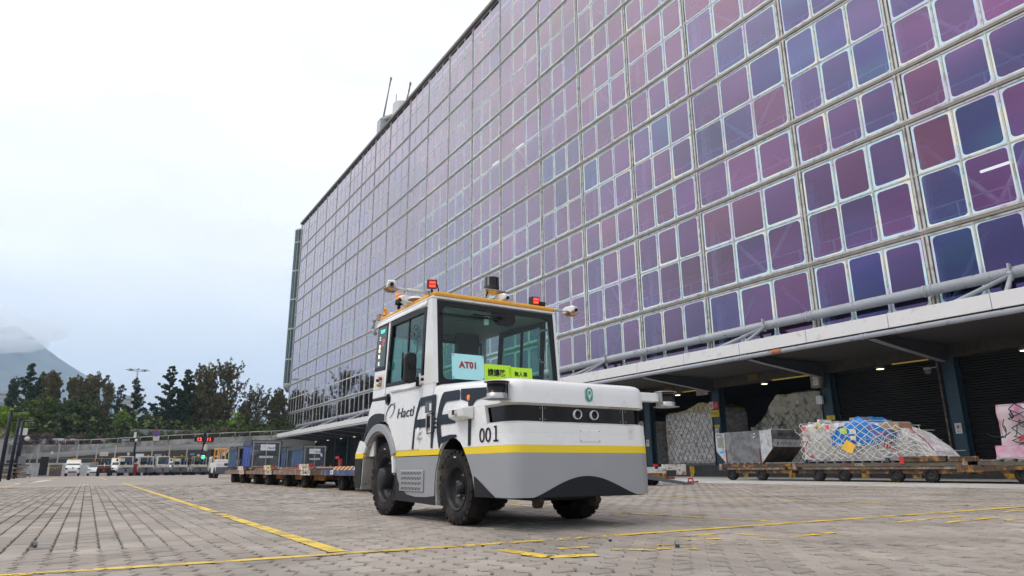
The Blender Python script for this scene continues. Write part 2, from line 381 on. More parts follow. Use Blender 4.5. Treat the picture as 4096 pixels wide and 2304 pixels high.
for x_, y_ in ((2077, 584), (1981, 652), (3984, 665), (2985, 300)):
    p = atX(x_, y_, FX+1.2); MB().box(p.x, p.y-.55, p.z-.04, p.x+.1, p.y+.55, p.z+.04).build('strip_lamp', M_tubel, BL)
# dock level: header, floor, back wall
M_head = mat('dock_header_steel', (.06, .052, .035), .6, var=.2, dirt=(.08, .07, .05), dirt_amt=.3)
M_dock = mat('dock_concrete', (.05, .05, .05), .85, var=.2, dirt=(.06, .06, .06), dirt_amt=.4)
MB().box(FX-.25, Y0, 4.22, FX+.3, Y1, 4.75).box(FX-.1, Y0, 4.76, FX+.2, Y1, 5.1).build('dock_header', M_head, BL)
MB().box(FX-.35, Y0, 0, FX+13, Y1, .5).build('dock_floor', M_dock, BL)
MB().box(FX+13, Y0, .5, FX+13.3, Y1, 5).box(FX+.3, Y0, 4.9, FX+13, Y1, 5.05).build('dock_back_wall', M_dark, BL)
M_teal = mat('teal_steel', (.016, .055, .08), .45, var=.18, scale=3, dirt=(.05, .05, .045), dirt_amt=.15, dirt_scale=4)
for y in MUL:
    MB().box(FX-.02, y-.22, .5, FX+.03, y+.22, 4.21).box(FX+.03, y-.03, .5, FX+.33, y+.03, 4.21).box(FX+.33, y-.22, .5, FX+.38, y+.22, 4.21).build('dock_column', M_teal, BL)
    MB().box(FX-.06, y+.225, .5, FX+.30, y+.27, 4.21).build('guide_rail', M_blkp, BL)
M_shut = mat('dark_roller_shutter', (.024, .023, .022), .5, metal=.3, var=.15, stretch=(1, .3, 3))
def shutter(y0, y1, m=M_shut, z0=.52):
    mb = MB(); n = 40; X = FX+.42
    vs = []
    for k in range(n*4+1):
        z = z0+(4.25-z0)*k/(n*4); x = X-(0, .02, .03, .02)[k % 4]
        vs += [(x, y0, z), (x, y1, z)]
    mb.add(vs, [(2*k, 2*k+2, 2*k+3, 2*k+1) for k in range(n*4)]); return mb.build('roller_shutter', m, BL)
M_shut2 = mat('pale_roller_shutter', (.30, .31, .30), .5, metal=.3, var=.1)
OPEN = {6, 7, 8, 11, 14, 18}
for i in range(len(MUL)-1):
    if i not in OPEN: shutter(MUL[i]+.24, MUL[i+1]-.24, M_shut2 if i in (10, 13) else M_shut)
M_yb = mat('yellow_bollard', (.62, .36, .03), .6, var=.2, dirt=(.1, .08, .05), dirt_amt=.3)
M_lamp = mat('lit_dock_lamp', (1, .95, .7), .3, emit=(1, .93, .62), estr=3)
for i in range(len(MUL)-1):
    ym = (MUL[i]+MUL[i+1])/2
    a = MB().lathe([(.15, .0), (.18, .05), (.13, .12), (.0, .13)], (FX-.05, ym, 4.10), n=14, m=1); a.cyl((FX-.05, ym, 4.09), (FX-.05, ym, 4.10), .13, n=14, m=0)
    a.build('dock_lamp', [M_lamp, M_alud], BL)
    for f_ in (.3, .7):
        y = MUL[i]+(MUL[i+1]-MUL[i])*f_
        MB().box(FX-.44, y-.14, 0, FX-.352, y+.14, .49).build('dock_buffer', M_yb, BL)
M_gold = mat('yellow_edge_strip', (.7, .5, .08), .5, emit=(1, .7, .1), estr=.12)
for i in range(3, 12): MB().box(FX-.27, MUL[i]+.5, 4.17, FX-.252, (MUL[i]+MUL[i+1])/2-.6, 4.215).build('edge_strip', M_gold, BL)

# ---- canopy
CX = 21.1
CY0, CY1 = -12.0, 106.9
CN = thing('loading_canopy', 'long flat white-edged canopy above the loading docks', 'canopy', (0, 0, 0))
M_fas = mat('white_fascia', (.68, .67, .66), .45, var=.03, scale=1, stretch=(1, 1, 1), dirt=(.5, .48, .45), dirt_amt=0, dirt_scale=2)
y = CY0
while y < CY1-1:
    MB().box(CX-.06, y+.008, 4.66, CX, min(y+2.95, CY1)-.008, 5.12).build('fascia_panel', M_fas, CN, bevel=.01, seg=1); y += 2.95
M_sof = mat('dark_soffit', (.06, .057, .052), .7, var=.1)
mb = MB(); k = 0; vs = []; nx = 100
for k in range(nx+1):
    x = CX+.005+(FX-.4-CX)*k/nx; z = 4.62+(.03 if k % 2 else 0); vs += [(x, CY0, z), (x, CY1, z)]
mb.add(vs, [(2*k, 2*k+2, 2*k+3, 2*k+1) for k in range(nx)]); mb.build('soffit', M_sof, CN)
M_roofc = mat('canopy_roof_sheet', (.3, .3, .3), .6)
MB().box(CX+.003, CY0, 4.95, FX-.18, CY1, 5.03).build('canopy_roof', M_roofc, CN)
M_pipe = mat('grey_pipe_paint', (.36, .38, .41), .42, var=.08, scale=2, dirt=(.16, .15, .14), dirt_amt=.0, dirt_scale=4)
MB().cyl((CX-.02, CY0, 4.53), (CX-.02, CY1, 4.53), .085, n=16).build('gutter_pipe', M_pipe, CN)
MB().box(CX-.04, CY1-.05, 4.4, FX-.4, CY1, 5.1).build('end_panel', M_fas, CN)
for y in MUL:
    if y > CY1: continue
    MB().prism([(CX+.1, 4.58), (CX+.1, 4.44), (CX+.9, 4.35), (FX-.5, 4.02), (FX-.26, 4.02), (FX-.26, 4.58)], 'y', y-.16, y-.10, 0).box(CX+.1, y-.24, 4.585, FX-.26, y-.02, 4.60, 0).add([(CX+.1, y-.24, 4.43), (CX+.9, y-.24, 4.34), (FX-.5, y-.24, 4.01), (CX+.1, y-.02, 4.43), (CX+.9, y-.02, 4.34), (FX-.5, y-.02, 4.01)], [(0, 1, 4, 3), (1, 2, 5, 4)], 1).build('bracket_arm', [mat('bracket_steel', (.06, .065, .07), .6), M_pipe], CN)
    for q in (-.09, .07): MB().cyl((CX-.02, y+q-.02, 4.53), (CX-.02, y+q+.06, 4.53), .10, n=16).build('pipe_collar', M_pipe, CN)
# upper tube on V struts
PX_, PZ = 25.57, 6.66
MB().cyl((PX_, CY0, PZ), (PX_, 103.5, PZ), .20, n=24).build('upper_tube', M_pipe, CN)
for y in MUL:
    if y > 103: continue
    for q in (-.16, .06): MB().cyl((PX_, y+q, PZ), (PX_, y+q+.12, PZ), .222, n=24).build('tube_collar', M_pipe, CN)
STR = [2.6, 9.7, 19.6, 30.9, 41.0, 51.5, 61.7, 72.7, 82.7, 93.8, 101.2]
for y in STR:
    s_ = MB(); top = (PX_-.18, y, PZ-.12)
    s_.cyl(top, (CX+1.0, y-.95, 5.03), .075, n=10); s_.cyl(top, (CX+1.0, y+1.25, 5.03), .075, n=10); s_.box(PX_-.3, y-.03, PZ-.3, PX_-.1, y+.03, PZ+.28); s_.cyl((PX_-.25, y-.08, PZ-.06), (PX_-.25, y+.08, PZ-.06), .07, n=10)
    s_.build('strut', M_pipe, CN)
    MB().prism([(PX_-.05, PZ-.15), (PX_+.36, PZ-.75), (PX_+.36, PZ-1.0), (PX_-.15, PZ-.25)], 'y', y+.35, y+.42).build('wall_tie', M_blkp, CN)
o = MB().cyl((CX-.05, 15.6, 4.53), (CX-.05, 16.0, 4.53), .092, n=12).build('rust_patch', mat('rust_patch', (.4, .16, .07), .8, var=.3), CN)

# ---- curved green glass stair tower at the far corner
TW = thing('stair_tower', 'narrow rounded dark green glass stair tower at the far corner of the terminal', 'tower', (FX+1.25, 113.0, 0))
M_gg = mat('green_tower_glass', (.012, .055, .05), .1, var=.3, scale=.6)
M_gf = mat('tower_frame', (.42, .44, .44), .5)
tz = [13.9, 17.9, 23.0, 28.0, 33.0, 38.1, 40.4]
def plan(r, n=11): return [(-.2+-r*math.cos(R_(a)), r*math.sin(R_(a))*.95) for a in [-90+180*i/(n-1) for i in range(n)]]
for k in range(len(tz)-1):
    pl = plan(1.6); mb = MB()
    for i in range(len(pl)-1):
        (xa, ya), (xb, yb) = pl[i], pl[i+1]
        mb.add([(xa, ya, tz[k]+.12), (xb, yb, tz[k]+.12), (xb, yb, tz[k+1]-.12), (xa, ya, tz[k+1]-.12)], [(0, 1, 2, 3)])
    mb.build('tower_glass', M_gg, TW)
for z in tz: MB().prism(plan(1.68), 'z', z-.12, z+.12).build('floor_band', M_gf, TW)
for (xa, ya) in plan(1.63)[1:-1:2]: MB().box(xa-.05, ya-.05, 14, xa+.05, ya+.05, 40.4).build('tower_mullion', M_gf, TW)
MB().lathe([(1.66, 13.78), (1.6, 13.4), (1.1, 12.7), (0, 12.5)], (-.2, 0, 0), n=20).build('tower_foot', M_gf, TW)
MB().box(-.2, -1.5, 13.5, 1.5, 1.5, 40.6).build('tower_wall', M_gg, TW)

# ---- rooftop gondola cranes
def gondola(px_, py_, tipx, tipy, label, arm=True):
    b = atX(px_, py_, FX+3.0); tpt = atX(tipx, tipy, FX+2.0)
    g = thing('roof_crane', label, 'crane', (b.x, b.y, 41.0), 0, 'maintenance cranes on the terminal roof')
    M_cr = mat('crane_steel', (.45, .47, .48), .5)
    bz = b.z-41.0; t = tpt-Vector((b.x, b.y, 41))
    MB().box(-.6, -.7, -.3, .7, .7, max(.4, bz-.3)).build('crane_base', M_cr, g, bevel=.03)
    MB().cyl((0, 0, bz-.2), t, .14, .08, n=8).build('crane_boom', M_cr, g)
    MB().cyl(t, (t.x+.1, t.y-.1, t.z+1.0), .09, n=6).sph((t.x+.12, t.y-.12, t.z+1.1), (.15, .15, .3), 8, 6).build('boom_head', M_alud, g)
    if arm:
        MB().cyl((0, 0, bz-.1), (.8, -3.0, bz-.6), .35, n=10).build('crane_arm', M_cr, g)
        MB().cyl((1.2, -4.1, -.5), (1.2, -4.1, bz+.4), 1.3, n=18).build('crane_drum', M_cr, g)
        MB().cyl((.6, -3.2, bz), (.6, -3.2, bz+2.4), .06, n=5).build('crane_mast', M_alud, g)
    return g
gondola(1532, 475, 1558, 345, 'rooftop crane with horizontal arm and drum, left of the two cranes')
gondola(1618, 430, 1635, 368, 'thin crane boom rising behind the roof edge, right of the two cranes', False)
# ================================================================ ground
PL, PW = .26, .131          # paver pitch along Y, along X
def paver_mat(name, per):
    """concrete block: speckled grey-pink; per = 'object' or 'attr' gives each block its own tone"""
    m = bpy.data.materials.new(name); m.use_nodes = True; t = m.node_tree; b = t.nodes['Principled BSDF']; N, L = t.nodes.new, t.links.new
    b.inputs['Roughness'].default_value = .88
    geo = N('ShaderNodeNewGeometry')
    if per == 'object': oi = N('ShaderNodeObjectInfo'); src = oi.outputs['Random']
    else: oi = N('ShaderNodeAttribute'); oi.attribute_name = 'tone'; src = oi.outputs['Fac']
    cr = N('ShaderNodeValToRGB'); L(src, cr.inputs[0]); e = cr.color_ramp.elements
    e[0].color = (.275, .243, .212, 1); e[1].color = (.375, .333, .288, 1); q = e.new(.45); q.color = (.335, .288, .248, 1); q = e.new(.8); q.color = (.315, .284, .252, 1)
    n1 = N('ShaderNodeTexNoise'); n1.inputs['Scale'].default_value = 240; n1.inputs['Detail'].default_value = 2; L(geo.outputs['Position'], n1.inputs['Vector'])
    r1 = N('ShaderNodeMapRange'); r1.inputs['From Min'].default_value = .3; r1.inputs['From Max'].default_value = .7; r1.inputs['To Min'].default_value = .78; r1.inputs['To Max'].default_value = 1.2; L(n1.outputs[0], r1.inputs[0])
    n2 = N('ShaderNodeTexNoise'); n2.inputs['Scale'].default_value = .9; n2.inputs['Detail'].default_value = 7; n2.inputs['Roughness'].default_value = .6; L(geo.outputs['Position'], n2.inputs['Vector'])
    r2 = N('ShaderNodeMapRange'); r2.inputs['From Min'].default_value = .36; r2.inputs['From Max'].default_value = .60; r2.inputs['To Min'].default_value = .80; r2.inputs['To Max'].default_value = 1.14; L(n2.outputs[0], r2.inputs[0])
    mu = N('ShaderNodeMath'); mu.operation = 'MULTIPLY'; L(r1.outputs[0], mu.inputs[0]); L(r2.outputs[0], mu.inputs[1])
    sc = N('ShaderNodeVectorMath'); sc.operation = 'SCALE'; L(cr.outputs[0], sc.inputs[0]); L(mu.outputs[0], sc.inputs['Scale'])
    # rubber scuffs
    w = N('ShaderNodeTexNoise'); w.inputs['Scale'].default_value = 2.2; w.inputs['Detail'].default_value = 5; w.inputs['Distortion'].default_value = 1.2
    mp = N('ShaderNodeMapping'); mp.inputs['Scale'].default_value = (1.6, .22, 1); mp.inputs['Rotation'].default_value = (0, 0, .5); L(geo.outputs['Position'], mp.inputs[0]); L(mp.outputs[0], w.inputs['Vector'])
    r3 = N('ShaderNodeMapRange'); r3.inputs['From Min'].default_value = .66; r3.inputs['From Max'].default_value = .74; r3.inputs['To Max'].default_value = .5; L(w.outputs[0], r3.inputs[0])
    mx = N('ShaderNodeMix'); mx.data_type = 'RGBA'; L(r3.outputs[0], mx.inputs[0]); L(sc.outputs[0], mx.inputs[6]); mx.inputs[7].default_value = (.13, .125, .12, 1)
    L(mx.outputs[2], b.inputs['Base Color'])
    bp = N('ShaderNodeBump'); bp.inputs['Strength'].default_value = .35; bp.inputs['Distance'].default_value = .002; L(n1.outputs[0], bp.inputs['Height']); L(bp.outputs[0], b.inputs['Normal'])
    return m
M_pv1 = paver_mat('concrete_paver', 'object'); M_pv2 = paver_mat('concrete_paver_far', 'attr')
M_joint = mat('joint_sand', (.062, .051, .041), .95, var=.35, scale=30)

def far_yard_mat():
    """beyond where single blocks can be told apart: same blocks and joints as colour"""
    m = bpy.data.materials.new('paved_yard_far'); m.use_nodes = True; t = m.node_tree; b = t.nodes['Principled BSDF']; N, L = t.nodes.new, t.links.new
    b.inputs['Roughness'].default_value = .88; geo = N('ShaderNodeNewGeometry')
    bt = N('ShaderNodeTexBrick'); bt.offset = .5; bt.inputs['Scale'].default_value = 1; bt.inputs['Brick Width'].default_value = PL; bt.inputs['Row Height'].default_value = PW
    bt.inputs['Mortar Size'].default_value = .007; bt.inputs['Color1'].default_value = (.312, .274, .238, 1); bt.inputs['Color2'].default_value = (.342, .307, .270, 1); bt.inputs['Mortar'].default_value = (.14, .12, .10, 1)
    mp = N('ShaderNodeMapping'); mp.inputs['Rotation'].default_value = (0, 0, R_(90)); L(geo.outputs['Position'], mp.inputs[0]); L(mp.outputs[0], bt.inputs['Vector'])
    n2 = N('ShaderNodeTexNoise'); n2.inputs['Scale'].default_value = .25; n2.inputs['Detail'].default_value = 9; n2.inputs['Roughness'].default_value = .65; L(geo.outputs['Position'], n2.inputs['Vector'])
    r2 = N('ShaderNodeMapRange'); r2.inputs['From Min'].default_value = .35; r2.inputs['From Max'].default_value = .65; r2.inputs['To Min'].default_value = .90; r2.inputs['To Max'].default_value = 1.18; L(n2.outputs[0], r2.inputs[0])
    sc = N('ShaderNodeVectorMath'); sc.operation = 'SCALE'; L(bt.outputs[0], sc.inputs[0]); L(r2.outputs[0], sc.inputs['Scale']); L(sc.outputs[0], b.inputs['Base Color'])
    return m
M_far = far_yard_mat()
M_gnd = mat('ground_far', (.20, .20, .19), .95, var=.15, scale=.05)
M_apron = mat('concrete_apron', (.45, .435, .41), .85, var=.08, scale=.8, dirt=(.34, .33, .32), dirt_amt=.25, dirt_scale=.5, bump=.1, bscale=40)
SEAM = 15.9
NX0, NX1, NY0, NY1 = -2.62, SEAM, 1.0, 27.0
struct(MB().box(-6000, -3000, -1.2, 6000, 9000, -.30).build('ground', M_gnd))
yard = struct(MB().box(-60, -40, -.25, SEAM, 96, -.014, 0).build('paved_yard', M_joint))
far = MB()
for x0, y0, x1, y1 in ((-60, NY1, SEAM, 96), (-60, -40, NX0, NY1), (NX0, -40, SEAM, NY0)): far.box(x0, y0, -.013, x1, y1, 0.0)
far.build('distant_paving', M_far, yard)['kind'] = 'stuff'
struct(MB().box(SEAM+.012, -40, -.25, 64, 118, 0.0).build('concrete_apron', M_apron))
struct(MB().box(-60, 96.01, -.25, SEAM, 118, -.002).build('far_verge', M_apron))

def zig(y):
    t = (y/.13) % 1.0; return .021*(4*t-1 if t < .5 else 3-4*t)
def paver(cx, cy, ys=1.0):
    """returns top ring, mid ring, bottom ring of one interlocking block"""
    ys_ = [-PL/2+.0025, -.13+.0325+.0, -.13+.0975, .0325, .0975, PL/2-.0025]
    ys_ = [-.1275, -.13+.0, -.065, 0, .065, .1275]
    ys_ = [-.1275, -.065, 0, .065, .1275]
    def ring(ins, endi, z):
        g_ = lambda y: ins*(.55 if abs(y) > .1 else 1.25)          # joints gape in the middle of a block and close at its ends
        L_ = [(-PW/2+g_(y)+zig(cy+y), y*(1-endi/.1275), z) for y in ys_]; R2 = [(PW/2-g_(y)+zig(cy+y), y*(1-endi/.1275), z) for y in ys_[::-1]]
        return [(cx+a, cy+b, c) for a, b, c in L_+R2]
    return ring
def add_paver(mb, cx, cy, dz, tx, ty, detail):
    ring = paver(cx, cy)
    rs = [ring(.0105, .0085, 0), ring(.0060, .0035, -.006), ring(.0060, .0035, -.03)] if detail else [ring(.0082, .0065, 0), ring(.0055, .0035, -.02)]
    n = 10; o = len(mb.v)
    for r in rs: mb.v += [(x, y, z+dz+tx*(x-cx)+ty*(y-cy)) for x, y, z in r]
    mb.f.append(tuple(range(o+n-1, o-1, -1))); mb.m.append(0); mb.s.append(False)
    for k in range(len(rs)-1):
        for i in range(n):
            j = (i+1) % n; a = o+k*n; mb.f.append((a+i, a+j, a+n+j, a+n+i)); mb.m.append(0); mb.s.append(False)
pv = []
nxs = int((NX1-NX0)/PW)
for ix in range(nxs):
    x = NX0+PW*(ix+.5); off = .13 if ix % 2 else 0
    for iy in range(int((NY1-NY0)/PL)+1):
        y = NY0+PL*iy+off
        if y+.14 > NY1+.13: continue
        d = Vector((x, y, -CAM_H)); z = d.dot(_F)
        u = d.dot(_R)/z if z > .2 else 9; v = -d.dot(_U)/z if z > .2 else 9
        inframe = abs(u) < .775 and v < .44
        if z < .2 or abs(u) > 1.0 or v > .62: continue
        pv.append(((0 if inframe else 100)+math.hypot(x, y), x, y))
pv.sort()
shapes = {}
hide = MB(); tone = []
M_yline = None
for i, (d, x, y) in enumerate(pv):
    dz = rnd.uniform(-.0032, .0008); k = .024 if d < 100 else 0; tx, ty = rnd.uniform(-k, k), rnd.uniform(-k, k)
    if i < 290:
        q = i % 4
        if q not in shapes:
            mb = MB(); add_paver(mb, 0, 0, 0, 0, 0, True)
            me = bpy.data.meshes.new('paver'); me.from_pydata(mb.v, [], mb.f); me.materials.append(M_pv1); shapes[q] = me
        # zig phase only fits when the centre lies on a multiple of the zig period
        o = bpy.data.objects.new('paver', shapes[q]); COL.objects.link(o); o.parent = yard
        o.location = (x, y, dz); o.rotation_euler = (ty, -tx, rnd.uniform(-.008, .008))
    else:
        add_paver(hide, x, y, dz, tx, ty, d < 9); n = 11+(10 if False else 0)
        tone += [rnd.random()]*(1+10*(2 if d < 9 else 1))
o = hide.build('distant_pavers', M_pv2, yard); o['kind'] = 'stuff'
a = o.data.attributes.new('tone', 'FLOAT', 'FACE'); a.data.foreach_set('value', tone)

def paint_mat(name, col, wear):
    m = bpy.data.materials.new(name); m.use_nodes = True; t = m.node_tree; b = t.nodes['Principled BSDF']; N, L = t.nodes.new, t.links.new
    b.inputs['Roughness'].default_value = .6; geo = N('ShaderNodeNewGeometry')
    n = N('ShaderNodeTexNoise'); n.inputs['Scale'].default_value = 9; n.inputs['Detail'].default_value = 8; n.inputs['Roughness'].default_value = .72; L(geo.outputs['Position'], n.inputs['Vector'])
    n0 = N('ShaderNodeTexNoise'); n0.inputs['Scale'].default_value = 1.1; n0.inputs['Detail'].default_value = 2; L(geo.outputs['Position'], n0.inputs['Vector'])
    ad = N('ShaderNodeMath'); ad.operation = 'MULTIPLY_ADD'; ad.inputs[1].default_value = .55; L(n0.outputs[0], ad.inputs[0]); L(n.outputs[0], ad.inputs[2])
    r = N('ShaderNodeMapRange'); r.inputs['From Min'].default_value = wear; r.inputs['From Max'].default_value = wear+.03; r.inputs['To Min'].default_value = 1; r.inputs['To Max'].default_value = 0; L(ad.outputs[0], r.inputs[0]); L(r.outputs[0], b.inputs['Alpha'])
    n3 = N('ShaderNodeTexNoise'); n3.inputs['Scale'].default_value = 4; n3.inputs['Detail'].default_value = 6; L(geo.outputs['Position'], n3.inputs['Vector'])
    cr = N('ShaderNodeValToRGB'); L(n3.outputs[0], cr.inputs[0]); e = cr.color_ramp.elements; e[0].position = .33; e[0].color = (*[c*.35+.05 for c in col], 1); e[1].position = .5; e[1].color = (*col, 1)
    L(cr.outputs[0], b.inputs['Base Color']); return m
M_yl = paint_mat('yellow_road_paint', (.76, .53, .06), .84); M_ylw = paint_mat('worn_yellow_road_paint', (.78, .54, .06), .765); M_wl = paint_mat('white_road_paint', (.74, .74, .72), .86)
def line(name, pts, w, m, z=.0025):
    mb = MB()
    for i in range(len(pts)-1):
        (xa, ya), (xb, yb) = pts[i], pts[i+1]; n = max(1, int(math.hypot(xb-xa, yb-ya)/.5))
        q = [(xa+(xb-xa)*k/n, ya+(yb-ya)*k/n) for k in range(n+1)]; mb.strip(q, w, z)
    return struct(mb.build(name, m))
line('yellow_line', [(1.345, 4.22), (1.345, 8.55)], .105, M_yl, .0035); line('yellow_line', [(1.345, 8.9), (1.31, 33.1)], .105, M_yl, .0035)
line('yellow_line', [(-3.5, 4.36), (0, 4.21), (.83, 4.15), (2.44, 4.06), (4.76, 4.0), (9.3, 3.89), (15, 3.82)], .085, M_yl)
line('yellow_line', [(5.3, 4.05), (5.02, 5.86), (4.95, 7.82), (4.95, 14), (5.0, 22.8), (4.85, 30)], .085, M_yl)
line('yellow_line', [(9.26, 4.0), (8.5, 6.7), (8.3, 9.66), (8.3, 22)], .085, M_yl)
line('yellow_line', [(13.1, 5.45), (12.15, 8.4), (11.25, 12.1), (11, 30)], .07, M_ylw)
line('yellow_line', [(-2.6, 22), (-2.3, 30), (-1.95, 66)], .12, M_yl); line('yellow_line', [(-6, 33.9), (-.9, 34.0), (4.5, 33.6)], .12, M_ylw)
line('yellow_line', [(1.0, 46), (.9, 65)], .12, M_yl); line('yellow_line', [(-5, 50), (8, 50)], .12, M_ylw); line('yellow_line', [(2.4, 42), (6, 42.2)], .12, M_yl)
line('white_line', [(-2.35, 34.5), (-1.8, 48)], .35, M_wl); line('white_line', [(-7, 57), (-2.5, 57)], .7, M_wl); line('white_line', [(-6, 43), (-3, 43)], .3, M_wl); line('white_line', [(-.2, 30), (.1, 31.5)], .1, M_wl, .004)
line('yellow_line', [(15.6, 17), (15.7, 5)], .06, M_ylw)
for a, b in (((16.3, 12.2), (20.8, 13.3)), ((16.9, 10.6), (22, 11.6)), ((18.2, 9.05), (22, 9.4))): line('yellow_line', [a, b], .13, M_yl, .004)
line('white_line', [(16.5, 18.5), (16.4, 14.0)], .6, M_wl, .004); line('white_line', [(17.6, 17.5), (17.4, 13.2)], .4, M_wl, .004)
# scrubbed bay number strokes, painted in yellow on the blocks
def stroke(pts, w, m=None): line('yellow_bay_number', pts, w, m or M_ylw, .0025)
stroke([(2.20, 3.75), (2.24, 3.30), (2.52, 3.22)], .10); stroke([(2.52, 3.60), (2.72, 3.55)], .07); stroke([(2.75, 3.4), (2.95, 3.2)], .06)
for p in ([(2.95, 3.62), (3.25, 3.68)], [(3.1, 3.42), (3.5, 3.25)], [(3.35, 3.62), (3.75, 3.42)], [(3.0, 3.25), (3.2, 3.10)]): stroke(p, .06)
stroke([(3.62, 3.74), (4.1, 3.66)], .07); stroke([(4.1, 3.66), (4.17, 3.22)], .11); stroke([(4.17, 3.22), (4.75, 3.26)], .07); stroke([(3.55, 3.2), (3.7, 3.12)], .05); stroke([(3.9, 3.25), (4.0, 3.15)], .06)
for p in ([(6.0, 3.5), (7.3, 3.56)], [(6.3, 3.25), (7.6, 3.3)], [(6.9, 3.05), (7.3, 3.08)], [(7.8, 3.6), (9.3, 3.62)], [(7.7, 3.3), (8.6, 3.3)]): stroke(p, .07)
# small litter on the blocks
M_nut = mat('dull_metal_nut', (.25, .25, .25), .4, metal=.8)
def nut(x, y, a, lab, grp=None):
    mb = MB().lathe([(.011, -.012), (.022, -.012), (.022, .012), (.011, .012), (.011, -.012)], (0, 0, 0), ax='x', n=6, sm=False)
    o = mb.build('metal_nut', M_nut); o.location = (x, y, .021); o.rotation_euler = (0, 0, a); tag(o, lab, 'nut', grp)
nut(-.235, 5.6, .5, 'small metal ring nut lying on the blocks at the lower left'); nut(3.15, 3.23, -.6, 'small metal spool nut beside the worn yellow bay number')
def chip(x, y, lab):
    o = MB().sph((0, 0, .004), (.022, .012, .006), 7, 4, jit=.25).build('rubber_scrap', M_blkp); o.location = (x, y, .002); o.rotation_euler = (0, 0, rnd.uniform(0, 3)); tag(o, lab, 'debris')
for x, y, l in ((-1.4, 16, 'black rubber scrap far left on the blocks, near the lamp posts'), (1.6, 13.2, 'black rubber scrap just right of the long yellow line'), (4.1, 13.3, 'black scrap on the blocks in front of the cargo dollies'), (3.05, 3.75, 'dark leaf scrap just above the worn bay number')): chip(x, y, l)
# ================================================================ the white driverless tow tractor
M_frost = mat('frosted_lip', (.70, .69, .66), .4, var=.05, dirt=(.35, .3, .24), dirt_amt=.0)
M_glassd = glass_mat('cab_glass', (.62, .86, .80), .92, .01, .03)
M_tape = mat('clear_trim', (.1, .1, .1), .3)
M_strip = mat('dark_sensor_glass', (.010, .007, .006), .05, var=.3, scale=3)
M_cyan = mat('pale_cyan_card', (.42, .78, .80), .45, var=.02)
M_lime = mat('lime_card', (.50, .82, .02), .45, var=.02)
M_dred = mat('dark_red_ink', (.33, .012, .03), .5, var=.02)
M_ink = mat('black_ink', (.01, .012, .015), .5, var=.02)
M_navy = mat('navy_decal', (.012, .018, .03), .32, var=.05)
M_cabin = mat('cab_lining', (.30, .33, .32), .7, var=.05)
M_seat = mat('black_seat', (.015, .016, .018), .6, var=.2)
M_sand = mat('dusty_arch_liner', (.36, .345, .31), .8, var=.15, scale=8, dirt=(.12, .11, .1), dirt_amt=.1, dirt_scale=25)
_u = Vector((math.sin(R_(-.74)), math.cos(R_(-.74)), 0)); _n = Vector((_u.y, -_u.x, 0))
# left side plane runs through the outer faces of the left tyres
_A = Vector((2.780, 5.541, 0))
_org = _A-_n*.02
TG = thing('tow_tractor', 'white driverless tow tractor numbered 001 with yellow band and grey skirt, parked on the blocks', 'tow tractor', _org, R_(.74))
T = lambda mb, name, m, **k: mb.build(name, m, TG, **k)

def plan_ring(x0, x1, yf, r, yb0, yb1, z, lift=0.):
    """open outline: left back -> front left corner -> front right corner -> right back"""
    n = 8; pts = [(x0, yb0)]
    for i in range(n+1):
        a = R_(180+90*i/n); pts.append((x0+r+r*math.cos(a), yf+r+r*math.sin(a)))
    for i in range(n+1):
        a = R_(270+90*i/n); pts.append((x1-r+r*math.cos(a), yf+r+r*math.sin(a)))
    pts.append((x1, yb1))
    return [(x, y, z+lift*(y-yf)) for x, y in pts]
def loft(mb, rings, mats, cap=False, capm=0):
    n = len(rings[0]); o = len(mb.v)
    for r in rings: mb.v += r
    for k in range(len(rings)-1):
        for i in range(n-1):
            a = o+k*n; mb.f.append((a+i+1, a+i, a+n+i, a+n+i+1)[::-1]); mb.m.append(mats[k]); mb.s.append(True)
    if cap: mb.f.append(tuple(range(o+(len(rings)-1)*n, o+len(rings)*n))); mb.m.append(capm); mb.s.append(False)
ARF = [(.255, -.405), (.34, -.385), (.42, -.355), (.52, -.295), (.595, -.235), (.655, -.185), (.70, -.135), (.735, -.06), (.752, .04)]
def yb(z):
    for (a, ya), (b, yb_) in zip(ARF, ARF[1:]):
        if z <= b: return ya+(yb_-ya)*(z-a)/(b-a)
    return ARF[-1][1]
X0, X1, YF = 0.0, 1.475, -.974
def body(mb, zs, mats, **k):
    loft(mb, [plan_ring(X0+.004*max(0, z-.6)*3, X1-.01*max(0, z-.6)*3, YF+.02*max(0, z-.6), .13, yb(z), yb(z), z) for z in zs], mats, **k)
mb = MB(); body(mb, [.255, .34, .42, .52, .595], [0]*4); mb.m = [0]*len(mb.m); T(mb, 'front_bumper', M_grey)
mb = MB(); body(mb, [.5955, .655], [0]); T(mb, 'front_yellow_band', M_yel)
mb = MB(); body(mb, [.6555, .70, .735, .752], [0]*3)
def up(z, ins=0., yfo=0., r=.13, lift=0.):
    return plan_ring(X0+.002+ins, X1-.008-ins, YF+.003+ins+yfo, r, .44, .44, z, lift)
loft(mb, [up(.7525), up(.80), up(.828)], [0, 0]); T(mb, 'nose_panel', M_white)
